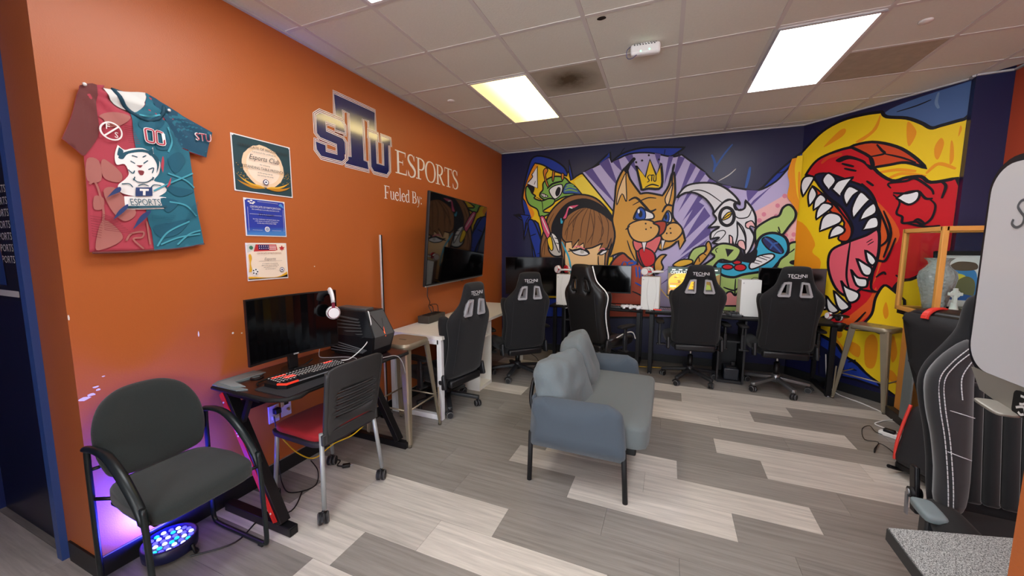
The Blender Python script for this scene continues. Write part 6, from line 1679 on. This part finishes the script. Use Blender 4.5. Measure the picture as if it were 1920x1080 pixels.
# gaming desk at the left wall
t = thing('gaming_desk', 'dark brown gaming desk with red and black slanted legs', 'desk', (0, 0, 0))
top = [(.02, -.55), (.05, -.60), (.50, -.60), (.575, -.565), (.60, -.50), (.575, -.44), (.575, .22), (.60, .28), (.60, .36), (.565, .40), (.05, .40), (.02, .36)]
MB().prism(top, .022, z0=TZ - .022).build('top', WENGE, t)
MB().tube([(x, y, TZ - .0125) for x, y in top], .0115, 8, closed=True).build('edge_band', MATTE, t)
GDP = mat('grey_green_corner_plastic', (112, 126, 128), .5)
MB().prism([(.02, -.56), (.055, -.605), (.26, -.605), (.30, -.572), (.17, -.568), (.13, -.545), (.15, -.40), (.10, -.35), (.02, -.36)], .006, z0=TZ + .0005).build('corner_guard', GDP, t)
MB().prism([(.10, -.37), (.13, -.36), (.13, -.535), (.26, -.558), (.19, -.59), (.06, -.575), (.05, -.45)], .004, z0=TZ + .007).build('corner_guard', mat('corner_plastic_light', (134, 148, 150), .5), t)
MB().lathe([(.034, 0), (.034, .006), (.024, .008), (.022, .001), (0, .001)], 20, (.155, -.43, TZ)).build('cable_grommet', BLACK, t)
MB().box((.25, -.53, TZ - .035), (.20, .06, .026), bev=.006).build('control_box', BLACK, t)
for y, red in ((-.565, True), (.36, False)):
    f = MB(); f.bar((.04, y, .024), (.575, y, .024), .048, .048, bev=.003); f.build('foot_bar', METAL_BLACK, t)
    MB().box((.5765, y, .024), (.003, .036, .036)).build('bar_end', MATTE, t)
    MB().bar((.125, y, TZ - .03), (.50, y, .05), .042, .055, bev=.003, up=(0, 1, 0)).build('leg', METAL_BLACK, t)
    MB().bar((.14, y, TZ - .03), (.41, y, TZ - .03), .045, .03).build('top_bar', METAL_BLACK, t)
    MB().bar((.30, y, TZ - .05), (.21, y, .52), .022, .022).build('brace', METAL_BLACK, t)
    if red:
        MB().bar((.105, y - .028, TZ - .04), (.475, y - .028, .06), .034, .006, up=(0, 1, 0)).build('red_trim', RED, t)
        mb = MB()
        for u in (.07, .93): 
            p = Vector((.105, y - .032, TZ - .04)).lerp(Vector((.475, y - .032, .06)), u); mb.cyl(p, p + Vector((0, -.004, 0)), .005, 8)
        for k in range(4):
            p = Vector((.105, y - .032, TZ - .04)).lerp(Vector((.475, y - .032, .06)), .27 + k * .022); mb.box(p, (.008, .002, .008))
        mb.build('bolt_and_mark', mat('bolt_white', (225, 222, 220), .4), t)['kind'] = 'stuff'
MB().bar((.12, -.54, .60), (.12, .34, .60), .03, .06).build('rear_beam', METAL_BLACK, t)
# mouse mat, keyboard
m = MB().prism(rrect(.26, .52, .015, 3), .003).build('mouse_mat', mat('cloth_mat', (36, 36, 40), .9, bump=(900, .1))); m.location = (.455, -.30, TZ + .0005); tag(m, 'dark cloth mouse mat under the red and black keyboard', 'mat')
KEY, KRED = mat('black_keycap', (34, 34, 38), .4), mat('red_keycap', (236, 64, 46), .4, emit=(240, 50, 30), es=.25)
def keyboard(label, loc, rz, kb=None):
    t = thing('keyboard', label, 'keyboard', loc, rz)
    out = [(-.225, -.05), (-.20, -.095), (-.06, -.085), (.06, -.085), (.20, -.095), (.225, -.05), (.235, .05), (.20, .085), (.09, .078), (-.09, .078), (-.20, .085), (-.235, .05)]
    MB().prism(out, .02).build('case', BLACK, t)
    MB().prism([(-.225, -.05), (-.20, -.095), (-.13, -.0905), (-.13, -.082), (-.195, -.085), (-.215, -.045)], .008, z0=.0205).build('red_edge', KRED, t)
    mbk, mbr = MB(), MB()
    for r in range(6):
        for c in range(21):
            x = -.20 + c * .0195; y = .062 - r * .0195 - (.006 if r else 0)
            if r == 5 and 5 <= c <= 9: continue
            red = (r == 0 and c in (1, 2, 3, 4, 17, 18, 19)) or (r in (2, 3) and c in (3, 4, 5)) or (r == 2 and c == 4)
            (mbr if red else mbk).box((x, y, .024), (.0165, .0165, .012), taper=None)
    mbk.box((-.05, .062 - 5 * .0195 - .006, .024), (.094, .0165, .012))
    lg = Flat(lambda a, b, off: (a, b, .0302 + off))
    for r in range(6):
        for c in range(21):
            x = -.20 + c * .0195 - .002; y = .062 - r * .0195 - (.006 if r else 0) + .002
            if not (r == 5 and 5 <= c <= 9): lg.fill([(x - .004, y - .004), (x + .004, y - .004), (x + .004, y + .004), (x - .004, y + .004)], mat('key_legend', (240, 238, 236), .5)); lg.off = .0004
    lg.build('key_legends', t)['kind'] = 'stuff'
    o = mbk.build('black_keys', KEY, t); o['kind'] = 'stuff'; o = mbr.build('red_keys', KRED, t); o['kind'] = 'stuff'
    MB().bar((-.2, -.088, .0215), (.2, -.088, .0215), .004, .006).build('palm_line', mat('light_grey', (120, 120, 124), .5), t)
    fl = Flat(lambda a, b, off: (a, b, .0205 + off)); fl.fill([(-.03, .074), (.03, .074), (.03, .08), (-.03, .08)], mat('badge_white', (230, 230, 230), .5)); fl.build('badge', t)
    return t
keyboard('black gaming keyboard with glowing red keys on the dark mouse mat', (.41, -.28, TZ + .004), R(84))
# curved monitor
def monitor(label, loc, rz, w, h, zc, curve=0, stand=.2, scr=SCREEN, logo=True, th=.02):
    t = thing('monitor', label, 'monitor', loc, rz)           # faces -Y locally
    N = 12; pts = [(-w / 2 + w * k / N, -curve * (2 * k / N - 1) ** 2) for k in range(N + 1)]
    def strip(z0, z1, y0, y1, m, inset=0):
        mb = MB(); poly = [(x * (1 - inset), y + y0) for x, y in pts] + [(x * (1 - inset), y + y1) for x, y in pts[::-1]]
        return mb.prism(poly, z1 - z0, z0=z0), m
    a, m = strip(zc - h / 2, zc + h / 2, 0, th, BLACK); a.build('housing', m, t)
    a, m = strip(zc - h / 2 + .014, zc + h / 2 - .007, -.0018, .003, scr, .016); a.build('screen', m, t)
    MB().box((0, -.004, zc - h / 2 + .007), (.03, .004, .007)).build('badge', mat('badge_grey', (150, 150, 152), .4), t)
    s = MB().bar((0, th + .015, .012), (0, th + .02, zc), .06, .022, bev=.006); s.build('neck', BLACK, t)
    MB().prism(cr('-.14,-.09 -.12,-.10! .0,.02 .12,-.10! .14,-.09 .04,.09 -.04,.09', True, 3), .012, z0=0).build('foot', BLACK, t)
    return t
t = monitor('curved black monitor on the gaming desk with a white headset on its corner', (.245, -.245, TZ + .001), R(90 - 5), .55, .37, .285, .03)
# white headset
HW = mat('headset_white', (234, 234, 236), .35); HR = mat('headset_maroon', (120, 24, 52), .4)
def headset(label, loc, rot, red=HR, sc=1, pad=WHITE):
    t = thing('headset', label, 'headset', loc); t.rotation_euler = rot; t.scale = (sc,) * 3
    arc = [(.078 * math.cos(a), 0, .085 * math.sin(a)) for a in [R(8 + 16.4 * k) for k in range(11)]]
    MB().tube(arc, .012, 10, rb=2.3).build('headband', HW, t)
    MB().tube([(x * .86, y, z * .86) for x, y, z in arc[2:-2]], .009, 8, rb=2).build('band_pad', MATTE, t)
    for s in (-1, 1):
        MB().bar((s * .078, 0, .012), (s * .084, 0, -.03), .012, .02, bev=.003).build('yoke', red, t)
        e = MB().cyl((s * .055, 0, -.06), (s * .078, 0, -.06), .046, 22, .044).cyl((s * .078, 0, -.06), (s * .092, 0, -.06), .042, 22, .034).build('ear_cup', HW, t)
        MB().lathe([(.045, 0), (.046, .009), (.036, .018), (.026, .018), (.024, .004), (0, .004)], 20).build('ear_pad', red if pad is None else pad, t, (s * .056, 0, -.06), (0, R(-90 * s), 0))
        MB().tube([(s * .086, .037 * math.cos(a), -.06 + .037 * math.sin(a)) for a in [R(20 * k) for k in range(18)]], .003, 6, closed=True).build('trim_ring', red, t)
    return t
headset('white headset hung over the corner of the curved monitor', (.30, -.02, 1.135), (0, 0, R(-30)), sc=.92, pad=MATTE)
# faceted tower computer
t = thing('desktop_computer', 'angular black tower computer on the gaming desk', 'computer', (.295, .225, TZ), R(90)); t.scale = (.92, .95, .97)
PCG, PCF = mat('pc_graphite', (78, 79, 80), .42, .2), mat('pc_black', (18, 20, 24), .35)
# local: front faces -Y ( -> world +X ), x along the wall
bod = [(-.12, -.20), (.10, -.20), (.105, .22), (-.125, .22)]
mb = MB(); lo = [(-.105, -.20), (.095, -.20), (.10, .19), (-.105, .19)]; mi = [(-.125, -.235), (.11, -.235), (.115, .20), (-.125, .20)]; hi = [(-.10, -.15), (.085, -.15), (.09, .19), (-.10, .19)]
R3 = [[mb.bm.verts.new((*p, z)) for p in P] for P, z in ((lo, .012), (mi, .15), (hi, .325))]
for A, B in zip(R3, R3[1:]):
    for i in range(4): mb.bm.faces.new((A[i], A[(i + 1) % 4], B[(i + 1) % 4], B[i]))
mb.bm.faces.new(R3[0]); mb.bm.faces.new(R3[-1]); mb.build('body', PCF, t)
mb = MB(); F = [[(-.085, -.203, .03), (.08, -.203, .03), (.097, -.240, .15), (.075, -.160, .32), (-.085, -.160, .32), (-.105, -.240, .15)]]
v = [mb.bm.verts.new(p) for p in F[0]]; v2 = [mb.bm.verts.new((p[0], p[1] + .02, p[2])) for p in F[0]]
mb.bm.faces.new((v[0], v[1], v[2], v[5])); mb.bm.faces.new((v[5], v[2], v[3], v[4]))
for i in range(6): mb.bm.faces.new((v[i], v[(i + 1) % 6], v2[(i + 1) % 6], v2[i]))
mb.bm.faces.new(v2[::-1]); mb.build('front_panel', PCG, t)
cp = Vector((0, -.2415, .19)); mb = MB()
for q in ((-.07, -.170, .30), (.03, -.188, .262), (.02, -.214, .085)): mb.bar((.0, -.2285, .175), q, .004, .006)
mb.build('front_groove', mat('pc_groove', (10, 8, 8), .4), t)
mb = MB()
for q in ((.016, -.211, .205), (.008, -.237, .14)): mb.bar((.0, -.231, .175), q, .004, .004)
mb.build('power_light', mat('orange_led', (230, 70, 30), .4, emit=(255, 80, 30), es=1.5), t)
for k in range(7):
    MB().bar((-.119 + .013 * (k * .03 / .175), .17, .29 - k * .03), (-.118 + .013 * 0, -.10 - .02 * k * .4, .27 - k * .02), .014, .008).build('side_slat', PCG, t)
for k in range(4):
    MB().bar((-.121, .17, .10 - k * .022), (-.121, -.17 + .012 * k, .055 - k * .007), .006, .005).build('side_slat', mat('pc_slat_light', (120, 124, 130), .35, .4), t)
MB().bar((-.02, -.12, .332), (-.02, .15, .332), .09, .02, bev=.005).build('top_handle', PCG, t)
for s in (-1, 1): MB().box((s * .08, 0, .006), (.03, .34, .012)).build('foot', RUBBER, t)
cb = MB().tube(crv([(.47, .125, 1.07), (.475, .13, 1.05), (.48, .14, .95), (.46, .11, .85), (.40, .03, .765), (.36, -.02, .757)], 8), .0035, 6).build('white_cable', WHITE); tag(cb, 'white cable arching up in front of the tower computer', 'cable')
cb = MB().tube(crv([(.13, .02, .80), (.16, -.01, .757), (.22, .02, .75), (.30, .06, .752), (.38, .08, .75), (.46, .05, .753), (.56, .13, .755), (.60, .23, .75), (.622, .27, .70), (.61, .32, .60), (.57, .36, .60)], 6), .0025, 6).build('grey_cable', mat('grey_cable', (170, 170, 172), .5)); tag(cb, 'thin grey cable trailing over the gaming desk edge', 'cable')
cb = MB().tube(crv([(.20, -.10, .77), (.22, -.20, .752), (.24, -.42, .752), (.27, -.50, .757), (.30, -.52, .755)], 6), .006, 6).build('keyboard_cable', BLACK); tag(cb, 'thick black cable lying behind the keyboard', 'cable')
# tall pole leaning at the wall
t = thing('light_pole', 'tall thin pole with a bright metal edge standing against the orange wall', 'pole', (.052, .735, 0))
MB().box((0, .006, .80), (.022, .016, 1.60), bev=.003).build('pole', BLACK, t); MB().box((.004, -.006, .80), (.016, .009, 1.60), bev=.002).build('bright_edge', mat('pole_white', (214, 216, 220), .25, .5), t)
MB().lathe([(.055, 0), (.055, .012), (.03, .02)], 16).build('base', BLACK, t)
# sockets
for y, z, lab in ((-.245, .425, 'white wall socket with a black plug under the gaming desk'), (-.16, .435, 'white wall plate with a brass jack under the gaming desk')):
    t = thing('wall_socket', lab, 'socket', (.004, y, z))
    MB().box((0, 0, 0), (.007, .072, .115), bev=.003).build('plate', mat('ivory_plastic', (224, 220, 206), .4), t)
    if 'plug' in lab:
        MB().box((.022, .008, .02), (.035, .04, .035), bev=.005).build('plug', BLACK, t); MB().box((.006, 0, -.025), (.006, .034, .026), bev=.004).build('outlet_face', WHITE, t)
    else:
        MB().cyl((.004, .008, -.015), (.02, .008, -.015), .008, 10).build('jack', mat('brass', (190, 150, 70), .3, 1), t); MB().box((.006, 0, .03), (.006, .03, .022), bev=.003).build('port', BLACK, t)

# ------------------------------------------------------------------ back desks
def back_desk(label, x0, x1, y0a, y0b, group='black desks along the mural wall'):
    t = thing('computer_desk', label, 'desk', (0, 0, 0)); 
    MB().prism([(x0, y0a), (x1, y0b), (x1, y0b + .49), (x0, y0a + .49)], .028, z0=TZ - .028).build('top', BLAM, t)
    MB().tube([(x0, y0a, TZ - .014), (x1, y0b, TZ - .014)], .0145, 8).build('edge_band', MATTE, t)
    for x, y in ((x0 + .07, y0a), (x1 - .04, y0b)):
        mb = MB(); mb.bar((x, y + .01, 0), (x, y + .01, TZ - .03), .045, .045, bev=.003); mb.build('leg', METAL_BLACK, t)
        MB().bar((x, y + .45, 0), (x, y + .45, TZ - .03), .045, .045, bev=.003).build('leg', METAL_BLACK, t)
        MB().bar((x, y + .03, .03), (x, y + .43, .03), .04, .04).build('foot_bar', METAL_BLACK, t)
        MB().cyl((x, y + .0, .0), (x, y + .0, .012), .016, 10).build('foot_cap', ALU, t)
    return t
t = back_desk('black computer desk behind the white-piped chair, left of its pair', .90, 2.05, 2.90, 2.91)
MB().prism([(1.10, 2.93), (1.40, 2.93), (1.40, 3.32), (1.10, 3.32)], .018, z0=.55).build('shelf', BLAM, t)
MB().box((1.10, 3.12, .37), (.018, .40, .70)).build('side_panel', BLAM, t); MB().cyl((1.085, 2.98, .52), (1.085, 2.98, .58), .006, 8).build('handle', CHROME, t)
t = back_desk('long black computer desk with a shelf tower, nearest the red dragon', 2.09, 3.90, 2.855, 2.80)
MB().box((2.87, 2.855 + .2, .36), (.018, .42, .70)).build('tower_side', BLAM, t); MB().box((3.115, 2.835 + .2, .36), (.018, .42, .70)).build('tower_side', BLAM, t)
MB().box((2.99, 3.05, .47), (.235, .40, .018)).build('tower_shelf', BLAM, t); MB().box((2.99, 3.05, .02), (.235, .42, .03)).build('tower_bottom', BLAM, t)
MB().prism([(2.88, 0.03), (3.10, .03), (3.10, .46), (2.88, .46)], .006, [ell(2.935, .385, .030, .030, 18)], Matrix.Translation((0, 3.22, 0)) @ Matrix.Rotation(R(90), 4, 'X')).build('tower_back', BLAM, t)
MB().tube([(2.935 + .030 * math.cos(a), 3.21, .385 + .030 * math.sin(a)) for a in [R(20 * k) for k in range(18)]], .005, 8, closed=True).build('grommet_ring', CHROME, t)
u = thing('battery_backup', 'small black power brick on the bottom of the shelf tower', 'device', (3.01, 2.95, .035))
MB().box((0, 0, .065), (.15, .20, .13), bev=.012).build('body', mat('ups_black', (24, 28, 36), .4), u); MB().box((0, -.02, .134), (.10, .10, .01), bev=.003).build('sockets', MATTE, u); MB().box((.03, .04, .15), (.04, .04, .05), bev=.006).build('plug', BLACK, u)
# monitors on the mural wall
GAME = mat('lit_game_screen', (12, 12, 14), .2)
t = monitor('large dark monitor farthest left on the back desks reflecting the room', (.56, 3.20, TZ), R(4), .83, .54, .345, 0, th=.035)
t = monitor('black monitor on the back desk behind the white-piped chair', (1.60, 3.18, TZ), R(0), .575, .36, .342, 0)
t = monitor('monitor on the back desk showing a lit yellow game screen', (2.60, 3.16, TZ), R(-2), .575, .36, .34, 0)
# picture on the lit screen: emitting tiles, a flat image of a game menu
fl = Flat(lambda a, b, off: (a, -.0022 - off, b + .34 + .004), (-.278, .278, -.168, .172), step=.0002)
def em(n, c, s=.9): return mat('screen_' + n, (4, 4, 4), .3, emit=c, es=s)
fl.fill([(-.278, -.168), (.278, -.168), (.278, .172), (-.278, .172)], em('brown', (110, 84, 40)))
fl.fill([(-.278, .10), (.278, .10), (.278, .172), (-.278, .172)], em('night', (34, 52, 46)))
fl.fill(cr('-.26,-.09! -.27,.02 -.2,.09 -.1,.1 -.02,.08 .02,.0 .0,-.09!'), em('yellow', (222, 168, 50)))
fl.fill(cr('-.26,-.168! -.26,-.1 -.12,-.09 .0,-.1 .1,-.168!'), em('ochre', (180, 120, 50)))
fl.fill(cr('.0,-.168! .02,-.06 .1,-.02 .2,-.04 .278,-.02! .278,-.168!'), em('green', (120, 130, 60)))
fl.fill(cr('.03,.10! .05,.03 .12,.02 .2,.06 .278,.10!'), em('mint', (110, 150, 120)))
for k in range(7): fl.fill([(-.24 + k * .075, .135), (-.2 + k * .075, .135), (-.2 + k * .075, .147), (-.24 + k * .075, .147)], em('white', (230, 230, 220)))
fl.text('OPERATION', .05, -.13, .092, em('white', (230, 230, 220)), sx=.9)
for k in range(4): fl.fill([(-.255, -.04 - k * .03), (-.255 + (.11, .07, .14, .10)[k], -.04 - k * .03), (-.255 + (.11, .07, .14, .10)[k], -.022 - k * .03), (-.255, -.022 - k * .03)], em('cream' if k % 2 else 'orange', (240, 224, 190) if k % 2 else (226, 130, 60)))
for k in range(14): x, y = random.uniform(-.24, .0), random.uniform(-.1, .06); fl.fill([(x, y), (x + .03, y), (x + .03, y + .012), (x, y + .012)], em('bronze' if k % 2 else 'gold', (140, 100, 44) if k % 2 else (240, 190, 80)))
for k in range(10): x, y = random.uniform(.02, .25), random.uniform(-.15, .09); fl.fill(ell(x, y, .012, .008, 7), em('white' if k % 3 == 0 else 'moss', (230, 230, 220) if k % 3 == 0 else (70, 96, 60)))
fl.build('screen_image', t)
t = monitor('black monitor on the back desk nearest the red dragon', (3.555, 3.12, TZ), R(-4), .60, .37, .345, 0)
# white consoles with headsets
CON = mat('console_white', (230, 231, 228), .42)
def console(label, loc, rz, w=.205, d=.15, h=.40, cable=True):
    t = thing('game_console', label, 'console', loc, rz)
    mb = MB().box((0, 0, h / 2 + .006), (w, d, h), bev=.004); mb.build('case', CON, t)
    MB().cyl((-w / 2 + .022, -d / 2 - .0008, h - .03), (-w / 2 + .022, -d / 2 + .002, h - .03), .008, 12).build('power_button', mat('button_grey', (190, 190, 190), .4), t)
    MB().box((-w / 2 + .016, -d / 2 - .0003, .03), (.012, .002, .012)).build('port', mat('button_grey', (190, 190, 190), .4), t)
    mb = MB()
    for k in range(8):
        for j in range(3): mb.cyl((-w / 2 + .03 + k * (w - .06) / 7, -d / 2 + .04 + j * .035, h + .005), (-w / 2 + .03 + k * (w - .06) / 7, -d / 2 + .04 + j * .035, h + .0075), .005, 8)
    o = mb.build('top_vent', mat('vent_grey', (120, 122, 122), .6), t); o['kind'] = 'stuff'
    for s in (-1, 1): MB().box((s * w * .3, 0, .003), (.05, d * .8, .006)).build('foot', RUBBER, t)
    if cable:
        MB().tube(crv([(-.01, -d / 2 + .02, h + .012), (-.02, -d / 2 - .004, h - .01), (-.035, -d / 2 - .004, h * .5), (-.01, -d / 2 - .006, .05), (.03, -d / 2 - .02, -.025), (.06, -d / 2 - .02, -.01), (.05, -d / 2 - .006, .06), (.075, -d / 2 - .004, h * .6), (.05, -d / 2 - .002, h)], 6), .0032, 6).build('headset_cable', WHITE, t)
    return t
console('white upright console beside the white-piped chair, half hidden', (1.085, 2.99, TZ), R(-2))
console('white upright console with a looped cable and headset in the middle of the back desks', (2.135, 3.01, TZ), R(-4))
console('white upright console without a headset between the two right chairs', (3.145, 2.98, TZ), R(4), .19, .17, cable=False)
ck = MB().tube(crv([(3.16, 2.99, TZ + .405), (3.19, 2.96, TZ + .43), (3.23, 2.93, TZ + .40), (3.25, 2.93, TZ + .25), (3.27, 2.98, TZ + .10), (3.28, 3.05, TZ + .006)], 6), .0028, 6).build('black_cable', BLACK); tag(ck, 'thin black cable looping off the console with no headset', 'cable')
headset('white headset on the console in the middle of the back desks', (2.15, 3.00, TZ + .406 + .06), (R(90), 0, R(75)), mat('headset_red', (190, 30, 44), .4), 1.12)
headset('white headset with red pads on the half-hidden console', (1.08, 2.99, TZ + .406 + .06), (R(90), 0, R(50)), mat('headset_red', (190, 30, 44), .4), 1.12, None)
keyboard('black and red keyboard in front of the dark centre-left back monitor', (1.60, 2.99, TZ), R(0))
t = keyboard('dark keyboard with purple keys beside the lit game screen', (2.40, 2.95, TZ), R(-3))
pk = mat('purple_keycap', (96, 78, 110), .5)
for o in kids(t):
    if 'keys' in o.name: o.data.materials[0] = pk
keyboard('black keyboard in front of the console with no headset', (2.88, 2.965, TZ), R(-2))
keyboard('black keyboard behind the rightmost racing chair', (3.48, 2.92, TZ), R(-3))
def controller(label, loc, rz, c):
    t = thing('game_controller', label, 'controller', loc, rz)
    mc = mat('controller_' + c, (232, 232, 236) if c == 'white' else (60, 62, 66), .35)
    MB().soft((0, .01, .028), (.12, .075, .035), .6, 6).build('body', mc, t)
    for s in (-1, 1):
        MB().soft((s * .052, -.03, .024), (.042, .095, .042), .85, 6, rot=(R(12), 0, R(s * -18))).build('grip', mc, t)
        MB().cyl((s * .024, .0, .04), (s * .024, .0, .054), .009, 10, .011).build('stick', BLACK, t)
    MB().box((-.045, .02, .044), (.02, .006, .006)).box((-.045, .02, .044), (.006, .02, .006)).build('pad_cross', BLACK, t)
    mb = MB()
    for dx, dy in ((.01, 0), (-.01, 0), (0, .01), (0, -.01)): mb.cyl((.045 + dx, .02 + dy, .043), (.045 + dx, .02 + dy, .048), .004, 8)
    mb.build('buttons', mat('button_grey', (190, 190, 190), .4), t)['kind'] = 'stuff'
    return t
controller('white game controller on the back desk, left one of the pair', (1.865, 2.99, TZ + .002), R(15), 'white')
controller('white game controller beside the middle console, right one of the pair', (1.965, 2.97, TZ + .002), R(-12), 'white')
controller('dark grey game controller beside the console with no headset', (2.985, 2.93, TZ + .002), R(20), 'dark')
fl = Flat(lambda a, b, off: (a, b, TZ + off)); 
for a in (1.95, 1.42): fl.fill([(a, 2.915), (a + .06, 2.917), (a + .055, 2.93), (a, 2.928)], mat('desk_mark_red', (200, 60, 40), .5))
d_ = [o for o in bpy.data.objects if o.name.startswith('computer_desk')][0]; fl.build('desk_mark', d_)
# cup holder and headset at the right end of the desks
t = thing('cup_holder', 'black clip-on cup holder at the right end of the back desks', 'holder', (3.905, 2.83, TZ - .02))
MB().lathe([(.030, -.05), (.046, .0), (.052, .012), (.052, .028), (.046, .028), (.043, .006), (.028, -.044)], 20).build('cup', BLACK, t)
MB().box((-.03, .03, -.005), (.06, .05, .03), bev=.004).build('clip', BLACK, t); MB().bar((.05, .0, .01), (.09, .0, .005), .03, .02, bev=.004).build('tab', BLACK, t)
headset('black and red headset resting on the cup holder', (3.895, 2.84, TZ + .075), (R(75), R(10), R(20)), mat('headset_red', (190, 30, 44), .4), .8, MATTE)
for o in bpy.data.objects:
    if o.parent and o.parent.get('label') == 'black and red headset resting on the cup holder' and o.name.startswith(('headband',)): o.data.materials[0] = BLACK
yc = MB().tube(crv([(2.235, 3.14, 1.0), (2.29, 3.13, .93), (2.36, 3.11, .86), (2.42, 3.10, .80), (2.40, 3.06, .753), (2.33, 3.07, .752)], 6), .004, 6).build('yellow_cable', mat('yellow_cable', (230, 190, 30), .45)); tag(yc, 'yellow cable hanging beside the middle console', 'cable')
